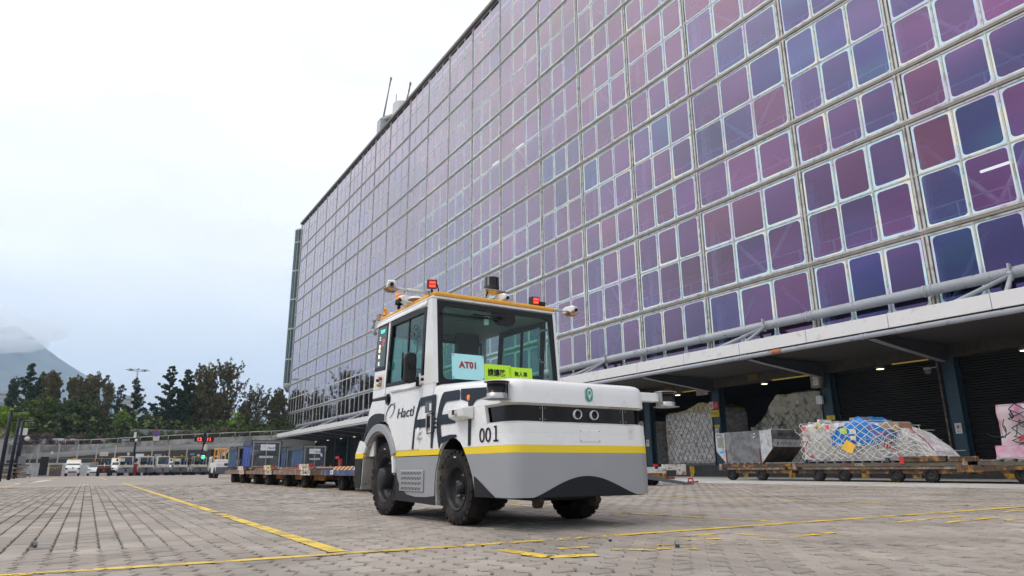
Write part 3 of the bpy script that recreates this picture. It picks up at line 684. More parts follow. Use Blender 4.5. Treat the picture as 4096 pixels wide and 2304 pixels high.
# recessed sensor window: starts 0.36 m back on the left flank
def seg(z, ins, ya):      # outline that only wraps from flank start ya round the nose
    return plan_ring(X0+.002+ins, X1-.008-ins, YF+.003+ins, .125, ya, ya, z)
mb = MB(); loft(mb, [seg(.828, 0, -.60), seg(.842, .03, -.60)], [0]); loft(mb, [seg(.968, .03, -.56), seg(.985, 0, -.56)], [0]); T(mb, 'sensor_window_lip', M_frost)
mb = MB(); loft(mb, [seg(.842, .031, -.64), seg(.968, .031, -.60)], [0]); T(mb, 'sensor_window', M_strip)
for xx, ya in ((X0+.002, 0), (X1-.008, 1)):
    s = -1 if ya == 0 else 1
    mb = MB(); mb.prism([(-.60, .8285), (-.56, .9845), (.44, .9845), (.44, .8285)], 'x', xx, xx-s*.03); T(mb, 'flank_panel', M_white)
mb = MB()
loft(mb, [up(.9855, 0), up(1.06, .002), up(1.10, .004, lift=.02), up(1.135, .01, lift=.05), up(1.160, .022, r=.12, lift=.058), up(1.176, .045, r=.11, lift=.062), up(1.186, .08, r=.10, lift=.064), up(1.190, .13, r=.08, lift=.066)], [0]*7, cap=True)
T(mb, 'hood', M_white)
# body seams between the three sensor window covers
for xs in (.325, 1.18): T(MB().box(xs-.0015, YF+.030, .845, xs+.0015, YF+.0325, .966), 'cover_seam', M_frost)
for xs, zz in ((.30, .95), (.35, .95), (.30, .86), (.35, .86), (1.15, .95), (1.21, .95), (1.15, .86), (1.21, .86)): T(MB().cyl((xs, YF+.034, zz), (xs, YF+.028, zz), .006, n=8), 'cover_screw', M_alud)
M_grill = mat('speaker_mesh', (.03, .03, .03), .6)
for xs in (.50, 1.02):
    g = MB()
    for i in range(-5, 6):
        for j in range(-5, 6):
            if i*i+j*j < 26 and (i+j) % 2 == 0: g.box(xs+i*.009-.0035, YF+.029, .905+j*.009-.002, xs+i*.009+.0035, YF+.033, .905+j*.009+.002)
    T(g, 'speaker_grille', M_grill)
for xs in (.673, .850):
    T(MB().lathe([(.040, .0), (.040, -.022), (.038, -.028), (.035, -.026), (.035, -.012)], (xs, YF+.034, .908), ax='y', n=28), 'camera_ring', M_white)
    T(MB().lathe([(.035, -.012), (.032, -.020), (.018, -.020), (.014, -.014), (.0, -.016)], (xs, YF+.034, .908), ax='y', n=24), 'camera_lens', M_blkg)
# black arc decal, triangle decals on the bumper
def arc_pts(xa, xb, z0, zt, n=24): return [(xa+(xb-xa)*i/n, z0+(zt-z0)*math.sin(math.pi*i/n)**1.25) for i in range(n+1)]
mb = MB(); mb.prism(arc_pts(.20, 1.275, .2535, .412), 'y', YF-.002, YF+.01); T(mb, 'black_arc_decal', M_blk)
mb = MB(); mb.prism([(-.400, .2545), (-.408, .425), (-.36, .405), (-.30, .375), (-.22, .345), (-.10+-.6, .2545)][:5]+[(-.66, .2545)], 'x', -.0015, .01)
mb = MB(); mb.prism([(-.403, .2545), (-.386, .418), (-.44, .398), (-.53, .355), (-.62, .31), (-.74, .2545)], 'x', -.002, .01); T(mb, 'black_corner_decal', M_blk)
T(MB().box(.05, -.42, .245, 1.42, -.30, .30).box(.06, YF+.06, .245, 1.41, -.4, .26), 'bumper_underside', M_blkp)
# number plate blank with four screws
pl = T(MB().box(.672, YF-.004, .684, .888, YF+.002, .781), 'blank_plate', M_white, bevel=.004)
for a in (.682, .878):
    for z in (.692, .773): MB().cyl((a, YF-.004, z), (a, YF-.009, z), .0055, n=8).build('plate_screw', M_steel, pl)
# green Q badge
M_gr = mat('badge_green', (.015, .30, .22), .35)
bg = T(MB().prism([(.787+.040*math.cos(R_(a)), 1.077+(.022 if 0 <= a < 180 else -.022)+.040*math.sin(R_(a))) for a in list(range(0, 181, 15))+list(range(180, 360, 15))], 'y', YF-.004, YF+.02), 'badge', M_steel)
MB().prism([(.787+.035*math.cos(R_(a)), 1.077+(.022 if 0 <= a < 180 else -.022)+.035*math.sin(R_(a))) for a in list(range(0, 181, 15))+list(range(180, 360, 15))], 'y', YF-.006, YF-.004).build('badge_face', M_gr, bg)
q = MB()
for k in range(20):
    a0, a1 = R_(18*k-90), R_(18*(k+1)-90)
    if 9 <= k <= 10 and False: continue
    P = lambda a, r: (.787+r*.62*math.cos(a), 1.085+r*1.1*math.sin(a))
    if k in (0, 19): continue
    q.prism([P(a0, .034), P(a1, .034), P(a1, .024), P(a0, .024)], 'y', YF-.009, YF-.0055)
q.box(.783, YF-.009, 1.035, .791, YF-.0055, 1.078); q.build('badge_letter', M_white, bg)
# number 001 on the left flank
M_num = M_ink
text('00', .125, M_num, TG, (-.0035, -.475, .685), ROT_XNEG, .0012, name='number_lettering', sx=1.18); MB().box(-.0045, -.762, .685, -.0030, -.742, .811).box(-.0045, -.790, .685, -.0036, -.714, .699).box(-.0045, -.7415, .795, -.0030, -.722, .810).build('number_one', M_num, TG)

# ---- left and right side panels
for side, (xa, xb) in enumerate(((0.0, .035), (1.432, 1.467))):
    d = (lambda k: (xa-.0001*k, xb)) if side == 0 else (lambda k: (xa, xb+.0001*k))
    A = MB().prism([(.06, .7535), (.14, .735), (.20, .705), (.245, .672), (.258, .6555), (.722, .6555), (.68, 1.285), (.441, 1.285), (.441, .7535)], 'x', xa, xb); T(A, 'cowl_panel', M_white)
    A = MB().prism([(.2585, .655), (.29, .603), (1.372, .603), (1.392, .655)], 'x', xa-.002*(side == 0), xb+.002*(side == 1)); T(A, 'side_yellow_band', M_yel)
    # door
    dr = MB().prism([(.730, .6575), (1.366, .6575), (1.41, .77), (1.47, .865), (1.56, .945), (1.66, .99), (1.665, 1.365), (.690, 1.335)], 'x', xa, xb)
    door = T(dr, 'door', M_white, bevel=.008)
    # window frame and panes
    wo, wi = [(.612, 2.078), (1.572, 2.108), (1.668, 1.368), (.692, 1.338)], [(.675, 2.028), (1.53, 2.04), (1.628, 1.398), (.722, 1.385)]
    wf = MB()
    for i in range(4):
        j = (i+1) % 4; wf.prism([wo[i], wo[j], wi[j], wi[i]], 'x', xa-.006*(side == 0), xb+.006*(side == 1))
    wf.prism([(1.065, 2.03), (1.090, 2.03), (1.135, 1.392), (1.108, 1.392)], 'x', xa+.005, xb-.005)
    fr = wf.build('window_frame', M_blkp, door)
    MB().prism([wi[0], (1.07, 2.032), (1.112, 1.392), wi[3]], 'x', xa+.012, xa+.016).prism([(1.086, 2.033), wi[1], wi[2], (1.13, 1.392)], 'x', xa+.02, xa+.024).build('window_pane', M_glassd, door)
    if side == 0:
        MB().box(xa-.01, 1.555, 1.545, xa+.005, 1.575, 1.64).build('pane_latch', M_blkp, door)
        # round recessed handle
        MB().lathe([(.0, -.001), (.045, -.001), (.047, -.014), (.062, -.014), (.066, .004)], (xa, 1.572, 1.222), ax='x', n=26).build('door_handle', M_blkg, door).scale = (1, 1, 1)
        MB().prism([(1.555, 1.19), (1.578, 1.185), (1.582, 1.262), (1.555, 1.258)], 'x', xa-.022, xa-.002).build('handle_pull', M_blkp, door)
        for z in (1.36, .825):
            h = MB().cyl((xa-.018, .715, z-.075), (xa-.018, .715, z+.045), .013, n=10).box(xa-.010, .66, z-.06, xa+.002, .775, z-.035).box(xa-.010, .66, z-.005, xa+.002, .775, z+.02)
            for yy in (.672, .70, .745): h.cyl((xa-.016, yy, z-.047), (xa-.008, yy, z-.047), .009, n=8).cyl((xa-.016, yy, z+.007), (xa-.008, yy, z+.007), .009, n=8)
            h.build('door_hinge', M_white, door)
# pressed swage line under the door window
MB().cyl((-.004, .76, 1.285), (-.004, 1.48, 1.30), .020, n=10).build('door_swage', M_white, TG)
# ---- cab shell
def wsy(z): return .43+.09*(z-1.25)
T(MB().hexa([(.0, wsy(1.287), 1.287), (.05, wsy(1.287)-.004, 1.287), (.05, wsy(1.287)+.09, 1.287), (.0, .66, 1.287), (.0, wsy(2.15), 2.15), (.052, wsy(2.15)-.004, 2.15), (.052, wsy(2.15)+.09, 2.15), (.0, .615, 2.15)]), 'front_pillar', M_white)
T(MB().hexa([(1.49, wsy(1.2)-.004, 1.2), (1.525, wsy(1.2), 1.2), (1.525, .66, 1.2), (1.49, wsy(1.2)+.09, 1.2), (1.488, wsy(2.15)-.004, 2.15), (1.525, wsy(2.15), 2.15), (1.525, .615, 2.15), (1.488, wsy(2.15)+.09, 2.15)]), 'front_pillar', M_white)
T(MB().prism([(.60, 2.15), (.61, 2.085), (1.575, 2.115), (2.02, 2.12), (2.02, 2.15)], 'x', 0, .03), 'roof_side_rail', M_white); T(MB().prism([(.60, 2.15), (.61, 2.085), (1.575, 2.115), (2.02, 2.12), (2.02, 2.15)], 'x', 1.495, 1.525), 'roof_side_rail', M_white)
T(MB().prism([(1.580, 2.114), (1.640, 2.114), (1.70, 1.50), (1.70, 1.30), (1.675, 1.30), (1.676, 1.37)], 'x', 0.0, .03), 'door_pillar', M_white); T(MB().prism([(1.580, 2.114), (1.640, 2.114), (1.70, 1.50), (1.70, 1.30), (1.675, 1.30), (1.676, 1.37)], 'x', 1.495, 1.525), 'door_pillar', M_white)
T(MB().box(.0, .50, 2.151, 1.525, 2.03, 2.178), 'roof_rim', M_white, bevel=.012)
T(MB().box(.015, .485, 2.179, 1.51, 2.02, 2.222), 'roof_panel', M_org, bevel=.02)
T(MB().prism([(.005, 2.13), (-.012, 2.10), (-.012, 2.12), (.0, 2.15)], 'y', .62, 2.0), 'drip_rail', M_white)
# LED board at the rear of the left side
ledg = [(1.652, 2.112), (1.952, 2.118), (2.028, 1.582), (1.708, 1.568)]
led = T(MB().prism(ledg, 'x', -.004, .025), 'led_board', M_blkp)
MB().prism([(1.675, 2.07), (1.935, 2.08), (2.0, 1.62), (1.725, 1.61)], 'x', -.006, -.003).build('led_glass', mat('led_glass', (.02, .045, .05), .08), led)
M_lg = mat('green_led', (.05, .8, .4), .5, emit=(.1, 1, .55), estr=1.6); M_lw = mat('amber_led', (.9, .75, .5), .5, emit=(1, .82, .5), estr=1.5); M_lr = mat('red_led', (.9, .1, .1), .5, emit=(1, .08, .06), estr=1.2)
text('TEXV', .04, M_lg, led, (-.0075, 1.87, 2.005), ROT_XNEG, .001, name='led_text')
for i, (c, z, mm) in enumerate((('三', 1.94, M_lw), ('自', 1.85, M_lw), ('動', 1.80, M_lw), ('模', 1.73, M_lw), ('式', 1.65, M_lw))): text(c, .036, mm, led, (-.0075, 1.90+.006*i, z-.01), ROT_XNEG, .001, name='led_text')
for c, z in (('C3', 1.895), ('2', 1.85)): text(c, .035, M_lr, led, (-.0075, 1.80, z), ROT_XNEG, .001, name='led_text')
# rear corner below the LED board: recess with buttons
T(MB().prism([(1.70, 1.568), (2.03, 1.582), (2.075, 1.265), (1.70, 1.265)], 'x', .0, .03), 'rear_quarter_panel', M_white, bevel=.01)
T(MB().prism([(1.73, 1.52), (1.99, 1.53), (2.02, 1.36), (1.73, 1.36)], 'x', -.004, .004), 'control_recess', M_frost)
for yy, z, r, m in ((1.80, 1.475, .020, M_red), (1.875, 1.462, .017, M_blkp), (1.865, 1.405, .015, mat('yellow_button', (.6, .4, .05), .4)), (1.80, 1.425, .012, M_steel)):
    T(MB().cyl((-.003, yy, z), (-.035, yy, z), r, n=14), 'button', m)
T(MB().box(-.006, 1.79, 1.385, -.002, 1.84, 1.415), 'button_label', M_steel)
T(MB().prism([(1.70, 1.262), (2.08, 1.262), (2.095, 1.235), (1.70, 1.225)], 'x', .012, .03), 'panel_gap', M_blkp)
# rear lower flank
T(MB().prism([(1.668, .99), (1.668, 1.222), (2.07, 1.235), (2.15, 1.13), (2.20, 1.0), (2.33, .80), (2.44, .66), (2.30, .80), (2.18, .90), (2.03, .965), (1.85, .985)], 'x', .0, .035), 'rear_flank', M_white)
T(MB().prism([(1.672, .995), (1.672, 1.068), (1.80, 1.085), (1.95, 1.09), (2.06, 1.075), (2.15, 1.045), (2.235, .935), (2.38, .715), (2.30, .795), (2.18, .893), (2.03, .955), (1.85, .978)], 'x', -.003, .02), 'black_arc_stripe', M_blk)
# fender ring round the rear arch
def ringpts(r0, r1, a0, a1, n=14, cy=1.80, cz=.42):
    return [(cy+r1*math.cos(R_(a0+(a1-a0)*i/n)), cz+r1*math.sin(R_(a0+(a1-a0)*i/n))) for i in range(n+1)]+[(cy+r0*math.cos(R_(a0+(a1-a0)*i/n)), cz+r0*math.sin(R_(a0+(a1-a0)*i/n))) for i in range(n, -1, -1)]
def fender(a0, a1, m, name='fender', r0=.462, r1=.548):
    pts = ringpts(r0, r1, a0, a1, max(2, int((a1-a0)/7)))
    T(MB().prism(pts, 'x', -.028, .03), name, m, bevel=.008)
fender(157, 178, M_white, r0=.462, r1=.50); fender(42, 156.6, M_grey); fender(30, 41.7, M_white)
T(MB().prism(ringpts(.445, .46, 25, 180, 20), 'x', .0, .26), 'arch_liner', M_sand)
T(MB().prism([(2.195, .64), (2.26, .655), (2.475, .655), (2.48, .60), (2.22, .60)], 'x', -.028, .04), 'rear_yellow_band', M_yel)
T(MB().prism([(2.20, .655), (2.475, .655), (2.35, .80), (2.30, .79), (2.20, .70)], 'x', -.026, .035), 'rear_corner_panel', M_white)
T(MB().prism([(2.235, .598), (2.48, .598), (2.475, .30), (2.44, .262), (2.30, .255), (2.262, .30)], 'x', -.028, .05), 'rear_mudguard', M_blk, bevel=.01)
T(MB().prism([(2.215, .60), (2.262, .60), (2.30, .255), (2.265, .255), (2.225, .42)], 'x', -.02, .2), 'mudguard_lip', M_sand)
T(MB().box(.05, 2.30, .26, 1.42, 2.47, .62).prism([(2.05, .62), (2.47, .62), (2.33, .80), (2.15, 1.13), (2.05, 1.26)], 'x', .036, 1.44), 'rear_body', M_white)
T(MB().box(.035, 2.03, 1.26, 1.49, 2.05, 1.31), 'rear_sill', M_white)
# skirt under the door with vent
T(MB().prism([(.357, .152), (.372, .35), (.35, .48), (.292, .598), (1.335, .598), (1.315, .42), (1.308, .170)], 'x', .008, .03), 'door_skirt', M_blkp)
T(MB().prism([(.375, .235), (.374, .35), (.352, .48), (.294, .596), (1.332, .596), (1.30, .47), (1.245, .37), (1.15, .285), (1.0, .232), (.80, .215), (.55, .220)], 'x', .004, .0085), 'grey_skirt_panel', M_grey)
vent = T(MB().box(-.012, .60, .262, .006, 1.17, .468), 'vent_panel', M_grey, bevel=.022)
vh = MB()
for r in range(4):
    zc = .292+.048*r
    for k in range(14):
        y0_ = .655+k*.0345; a = .0125 if k % 2 else -.0125
        vh.prism([(y0_-.013, zc-a), (y0_+.013, zc-a), (y0_, zc+a)], 'x', -.0135, -.0115)
vh.build('vent_holes', M_dark, vent)
T(MB().prism([(.357, .152), (.372, .35), (.35, .48), (.292, .598), (.25, .65), (.235, .65), (.275, .598), (.335, .48), (.352, .35), (.335, .152)], 'x', .012, .16), 'front_arch_liner', M_sand)
T(MB().prism([(-.42, .30), (-.37, .42), (-.31, .52), (-.25, .595), (-.15, .70), (-.05, .748), (.06, .760), (.17, .735), (.26, .66), (.31, .66), (.31, .80), (-.42, .80)], 'x', .04, .30), 'front_arch_inner', M_blkp)
for yy, zz in ((.30, .50), (.315, .27)): T(MB().sph((.05, yy, zz), .018, 8, 6), 'liner_bolt', M_blkp)
T(MB().box(.18, -.80, .25, 1.30, 2.35, .58).box(.40, -.7, .215, 1.05, -.2, .27), 'chassis', M_dark)
T(MB().box(.25, -.02-.06, .26, 1.22, .06, .38), 'front_axle', M_dark); T(MB().cyl((.2, 1.67, .38), (1.27, 1.67, .38), .10, n=12), 'rear_axle', M_dark)
for xs in (.325, .90):
    T(MB().prism([(-.90, .262), (-.80, .262), (-.80, .185), (-.83, .165), (-.87, .17), (-.90, .215)], 'x', xs-.02, xs+.03), 'tow_lug', mat('brass_lug', (.05, .042, .03), .5, metal=.5))

# ---- wheels
def wheel(x, y, r, w, rear, outer=-1, name='front_wheel'):
    wo = thing(name, '', '', (0, 0, 0)); del wo['label'], wo['category']; wo.parent = TG; wo.location = (x, y, r)
    s = outer; n = 48
    rr = r*.60 if not rear else r*.64
    prof = [(rr, s*.0), (rr+.012, s*.004), (rr+.03, s*.008), (r*.80, s*.020), (r*.90, s*.014), (r*.97, s*-.005), (r*.982, s*-.03), (r*.982, -s*(w-.03)), (r*.9, -s*w), (rr, -s*w)]
    prof = [(a, b-s*.02) for a, b in prof]
    MB().lathe(prof, (0, 0, 0), ax='x', n=n).build('tyre', M_rub, wo)
    lug = MB(); nl = 26 if not rear else 30
    for k in range(nl):
        for h in (0, 1):
            a = 2*math.pi*(k+.5*h)/nl; da = 2*math.pi/nl*.30
            xa, xb = (-s*.015, -s*(w*.5-.012)) if h == 0 else (-s*(w*.5+.012-.02), -s*(w+.0))
            q = []
            for rad in (r*.955, r):
                for aa, xx in ((a-da, xa), (a+da, xa), (a+da*(1.0), xb), (a-da*(1.0), xb)):
                    tw = .06 if xx == xb else 0
                    q.append((xx, rad*math.cos(aa+tw), rad*math.sin(aa+tw)))
            lug.hexa(q)
            if h == 0:   # shoulder part of the lug running down the side wall
                q = []
                for rad, xo in ((r*.90, -s*.004), (r, s*-.006)):
                    for aa, xx in ((a-da, xo), (a+da, xo), (a+da, -s*.03), (a-da, -s*.03)): q.append((xx, rad*math.cos(aa), rad*math.sin(aa)))
                lug.hexa(q)
    lug.build('tread_lugs', M_rub, wo)
    rim = MB()
    if not rear: rim.lathe([(rr+.004, -s*.012), (rr-.012, -s*.016), (rr-.02, -s*.05), (rr*.82, -s*.085), (rr*.62, -s*.10), (rr*.36, -s*.10), (.0, -s*.10)], (0, 0, 0), ax='x', n=36)
    else: rim.lathe([(rr+.004, -s*.012), (rr-.012, -s*.016), (rr-.022, -s*.06), (rr*.86, -s*.10), (rr*.5, -s*.11), (.0, -s*.11)], (0, 0, 0), ax='x', n=36)
    ri = rim.build('rim', M_rim, wo)
    hub = MB()
    if not rear: hub.lathe([(.062, -s*.10), (.060, -s*.06), (.045, -s*.035), (.020, -s*.025), (.0, -s*.025)], (0, 0, 0), ax='x', n=20)
    else: hub.lathe([(.118, -s*.11), (.116, s*.01), (.106, s*.035), (.085, s*.045), (.0, s*.048)], (0, 0, 0), ax='x', n=28)
    hub.build('hub', M_rim, wo)
    nb = MB(); nn = 5 if not rear else 6
    for k in range(nn):
        a = 2*math.pi*(k+.35)/nn; R0 = .105 if not rear else .165
        c = (0, R0*math.cos(a), R0*math.sin(a)); nb.cyl((-s*.10, c[1], c[2]), (-s*.078, c[1], c[2]), .013, n=6).cyl((-s*.078, c[1], c[2]), (-s*.066, c[1], c[2]), .007, n=6)
    nb.build('wheel_nuts', M_steel, wo)
    MB().box(s*.0195 if False else -s*.0005, -.02, r*.80, s*.002, .02, r*.83).build('tyre_label', M_white, wo)
    return wo
wheel(.02, 0.0, .3175, .20, False, -1); wheel(1.445, 0.0, .3175, .20, False, 1)
wheel(.02, 1.67, .38, .25, True, -1, 'rear_wheel'); wheel(1.445, 1.67, .38, .25, True, 1, 'rear_wheel')

# ---- windscreen
def ws(x, z, off=0.): return (x, wsy(z)+off, z)
fo = [(.053, 2.137), (1.486, 2.137), (1.49, 1.21), (-.0+.05, 1.21)]
fi = [(.115, 2.078), (1.425, 2.078), (1.435, 1.335), (.10, 1.325)]
def rrect(c, r, n=5):
    """rounded version of a convex quad, and matching outer corner index"""
    out = []
    for i in range(4):
        p, a, b = Vector(c[i]), Vector(c[i-1]), Vector(c[(i+1) % 4]); u = (a-p).normalized()*r; v = (b-p).normalized()*r
        for k in range(n+1):
            t = k/n; q = p+u*(1-t)**2+v*t**2; out.append((q.x, q.y, i))
    return out
ri_ = rrect(fi, .07); mb = MB(); n = len(ri_)
for off in (-.006, .004):
    mb.v += [ws(x, z, off) for x, z, i in ri_]+[ws(*fo[i], off) for x, z, i in ri_]
for i in range(n):
    j = (i+1) % n; f = (i, j, n+j, n+i) if ri_[i][2] != ri_[j][2] else (i, j, n+i)
    mb.f.append(f); mb.m.append(0); mb.s.append(False); mb.f.append((i, 2*n+i, 2*n+j, j)); mb.m.append(0); mb.s.append(False)
wsf = T(mb, 'windscreen_border', M_blkg)
T(MB().add([ws(.055, 2.13, .006), ws(1.485, 2.13, .006), ws(1.485, 1.215, .006), ws(.055, 1.215, .006)], [(0, 1, 2, 3)]), 'windscreen', M_glassd)
bl = [(.69, 2.08), (.70, 2.0), (.73, 1.965), (.78, 1.945), (.90, 1.94), (.96, 1.96), (.985, 2.0), (.99, 2.08)]
T(MB().add([ws(x, z, .0) for x, z in bl], [tuple(range(len(bl)))]), 'sensor_patch', M_blkg)
wp = T(MB().cyl(ws(.83, 2.03, -.02), ws(.79, 2.03, -.05), .014, n=8).cyl(ws(.83, 2.03, -.045), ws(.45, 2.02, -.04), .008, n=8).box(.42, wsy(2.0)-.05, 1.995, .62, wsy(2.0)-.03, 2.01), 'wiper_arm', M_blkp)
MB().box(.09, wsy(2.0)-.028, 1.990, .78, wsy(2.0)-.010, 2.004).build('wiper_blade', M_blkp, wp)
# cards behind / on the screen
def card(name, x0, x1, z0, z1, m, tilt=0.):
    o = MB().add([ws(x0, z0, -.010), ws(x1, z0, -.010), ws(x1, z1, -.010), ws(x0, z1, -.010), ws(x0, z0, -.007), ws(x1, z0, -.007), ws(x1, z1, -.007), ws(x0, z1, -.007)], [(0, 1, 2, 3), (7, 6, 5, 4), (0, 4, 5, 1), (1, 5, 6, 2), (2, 6, 7, 3), (3, 7, 4, 0)]).build(name, m, TG); return o
def wtext(s, x, z, size, m, par, **k): return text(s, size, m, par, ws(x, z, -.0115), (R_(90)-math.atan(.09), 0, 0), .0008, align='CENTER', **k)
c1 = card('number_card', .20, .567, 1.335, 1.592, M_cyan); wtext('AT01', .386, 1.452, .066, M_dred, c1, bold=.004)
for x, z in ((.213, 1.578), (.553, 1.578), (.213, 1.35), (.553, 1.35)): MB().cyl(ws(x, z, -.010), ws(x, z, -.013), .010, n=12).build('suction_cup', M_steel, c1)
c2 = card('give_way_card', .571, .893, 1.30, 1.512, M_lime); wtext('請讓路', .716, 1.395, .060, M_ink, c2, sx=.88, bold=.002)
c3 = card('driverless_card', .868, 1.155, 1.30, 1.500, M_lime); wtext('無人車', 1.012, 1.41, .040, M_ink, c3, bold=.001)

# ---- cab interior
T(MB().box(.035, .52, 2.10, 1.49, 2.0, 2.148), 'cab_ceiling', M_cabin)
rw = MB().box(.035, 2.0, 2.03, 1.49, 2.03, 2.148).box(.035, 2.0, 1.26, 1.49, 2.03, 1.34).box(.035, 2.0, 1.34, .10, 2.03, 2.03).box(1.41, 2.0, 1.34, 1.49, 2.03, 2.03).box(.735, 2.0, 1.34, .80, 2.03, 2.03)
T(rw, 'rear_wall', M_cabin)
T(MB().box(.10, 2.01, 1.34, 1.41, 2.014, 2.03), 'rear_window', M_glassd)
T(MB().box(.09, 1.99, 2.0, 1.42, 1.998, 2.04).box(.09, 1.99, 1.33, 1.42, 1.998, 1.37).box(.09, 1.99, 1.33, .12, 1.998, 2.04).box(1.39, 1.99, 1.33, 1.42, 1.998, 2.04).box(.72, 1.985, 1.33, .815, 1.999, 2.04), 'rear_window_seal', M_blkp)
T(MB().box(.04, .48, .62, 1.43, 2.0, .66).box(.04, 1.95, .66, 1.43, 2.0, 1.26), 'cab_floor', M_dark)
T(MB().prism([(.47, 1.20), (.60, 1.30), (.74, 1.28), (.80, 1.15), (.80, .7), (.47, .7)], 'x', .05, 1.43), 'dashboard', M_blkp)
for xx, hh in ((.33, 0), (1.08, .04)):
    T(MB().box(xx-.22, 1.15, .95, xx+.22, 1.62, 1.08).box(xx-.22, 1.56, 1.05, xx+.22, 1.70, 1.42+hh).box(xx-.12, 1.60, 1.44+hh, xx+.12, 1.68, 1.60+hh), 'seat', M_seat, bevel=.03)
st = MB(); c = Vector((1.10, .86, 1.46)); ax = Vector((0, -.55, .8)).normalized(); u1 = Vector((1, 0, 0)); u2 = ax.cross(u1)
P = [c+(u1*math.cos(R_(a))+u2*math.sin(R_(a)))*.175 for a in range(0, 361, 20)]; st.tube(P, .014)
for a in (20, 160, 270): st.cyl(c, c+(u1*math.cos(R_(a))+u2*math.sin(R_(a)))*.17, .012, n=6)
st.cyl(c, c-ax*.35, .03, n=8).cyl(c+ax*.01, c-ax*.03, .05, n=12); T(st, 'steering_wheel', M_blkp)
T(MB().box(.98, 1.78, .9, 1.26, 1.90, 2.10), 'control_cabinet', M_blkp)
T(MB().box(1.28, .62, 1.30, 1.44, .72, 1.46), 'side_monitor', M_blkp, bevel=.02)
fan = MB(); fc = Vector((.12, .95, 1.84))
for r_ in (.04, .07, .10, .13, .155): fan.tube([fc+Vector((math.sin(R_(a))*r_, -.04+.0*r_, math.cos(R_(a))*r_)) for a in range(0, 361, 24)], .0025, n=4)
for a in range(0, 360, 20): fan.cyl(fc+Vector((0, -.05, 0)), fc+Vector((math.sin(R_(a))*.155, -.03, math.cos(R_(a))*.155)), .002, n=4)
for a in range(0, 360, 90): fan.add([fc, fc+Vector((math.sin(R_(a))*.12, 0, math.cos(R_(a))*.12)), fc+Vector((math.sin(R_(a+50))*.12, .03, math.cos(R_(a+50))*.12))], [(0, 1, 2)])
fan.cyl(fc, fc+Vector((0, .08, 0)), .04, n=10).cyl(fc+Vector((0, .08, 0)), fc+Vector((-.05, .08, -.2)), .012, n=6); T(fan, 'cab_fan', M_blkp)
T(MB().box(.98, 1.86, 1.90, 1.24, 1.90, 1.985).cyl((1.11, 1.88, 1.98), (1.11, 1.88, 2.1), .015, n=8), 'inner_mirror', mat('mirror_back', (.12, .16, .15), .3), bevel=.02)
T(MB().cyl((.66, 1.2, 2.10), (.66, 1.2, 2.085), .09, n=24), 'ceiling_lamp', M_cabin)
T(MB().box(.635, .55, 1.945, .69, .58, 2.045).cyl((.662, .55, 1.995), (.662, .535, 1.995), .018, n=14), 'driver_camera', M_white, bevel=.012)
T(MB().tube([(1.47, .60, 1.98), (1.40, .62, 1.97), (1.385, .63, 1.92), (1.385, .64, 1.66), (1.40, .64, 1.62), (1.46, .64, 1.61)], .014, n=8), 'grab_rail', M_cabin)

# ---- things on the roof
def cam_pod(c, d, lab='camera_pod', s=1.):
    """white clamshell camera housing looking along d"""
    d = Vector(d).normalized(); sd = d.cross(Vector((0, 0, 1))).normalized(); c = Vector(c)
    mb = MB(); prof = [(-.10, .035), (-.06, .05), (.03, .055), (.07, .045), (.075, .03), (.07, -.005), (-.02, -.045), (-.10, -.03)]
    def P(a, b, w): return tuple(c+d*a*s+sd*w*s+Vector((0, 0, b*s)))
    n = len(prof); o = len(mb.v); mb.v += [P(a, b, -.04) for a, b in prof]+[P(a, b, .04) for a, b in prof]
    mb.f.append(tuple(range(n-1, -1, -1))); mb.f.append(tuple(range(n, 2*n))); mb.m += [0, 0]; mb.s += [False]*2
    for i in range(n): j = (i+1) % n; mb.f.append((i, j, n+j, n+i)); mb.m.append(0); mb.s.append(False)
    pod = T(mb, lab, M_white, bevel=.014*s)
    MB().cyl(c+d*.060*s, c+d*.081*s, .020*s, n=14).build('pod_lens', M_blkg, pod); return pod
def arm(a, b, tipdir):
    mb = MB().cyl(a, (Vector(a)*.35+Vector(b)*.65), .019, n=12).cyl((Vector(a)*.35+Vector(b)*.65), b, .013, n=10); T(mb, 'camera_arm', M_whited)
arm((.02, .62, 2.225), (-.36, .62, 2.225), 0); cam_pod((-.40, .62, 2.243), (-.3, -1, 0), s=1.0)
T(MB().prism([(-.47, 2.21), (-.33, 2.21), (-.36, 2.185), (-.43, 2.182)], 'y', .56, .66), 'pod_visor', mat('copper_visor', (.42, .22, .12), .3, metal=.5))
arm((1.50, .62, 2.235), (1.80, .62, 2.235), 0); cam_pod((1.84, .62, 2.25), (.3, -1, 0))
T(MB().prism([(1.77, 2.215), (1.91, 2.215), (1.88, 2.19), (1.80, 2.187)], 'y', .56, .66), 'pod_visor', MATS['copper_visor'])
def worklamp(c, d, lit, name='work_lamp', s=1.):
    c = Vector(c); d = Vector(d).normalized(); sd = d.cross(Vector((0, 0, 1))).normalized(); up_ = sd.cross(d)
    def H(a, b, w0, w1, z0, z1): return [tuple(c+d*aa+sd*ww+up_*zz) for zz in (z0, z1) for aa, ww in ((a, w0), (b, w0), (b, w1), (a, w1))]
    mb = MB().hexa(H(-.03, .03, -.047, .047, -.047, .047))
    for k in range(5): w = -.044+.022*k; mb.hexa(H(-.055, -.03, w-.005, w+.005, -.045, .045))
    o = T(mb, name, M_blkp, bevel=.004)
    MB().hexa(H(.0305, .033, -.037, .037, -.037, .037)).build('lamp_glass', M_redem if lit else M_blkg, o)
    if lit:
        for zz in (-.018, .018): MB().hexa(H(.0335, .036, -.028, .028, zz-.007, zz+.007)).build('lamp_diode', mat('hot_red', (1, .1, .05), .3, emit=(1, .10, .05), estr=1.4), o)
    MB().cyl(c-up_*.05, c-up_*.085, .012, n=8).build('lamp_foot', M_blkp, o); return o
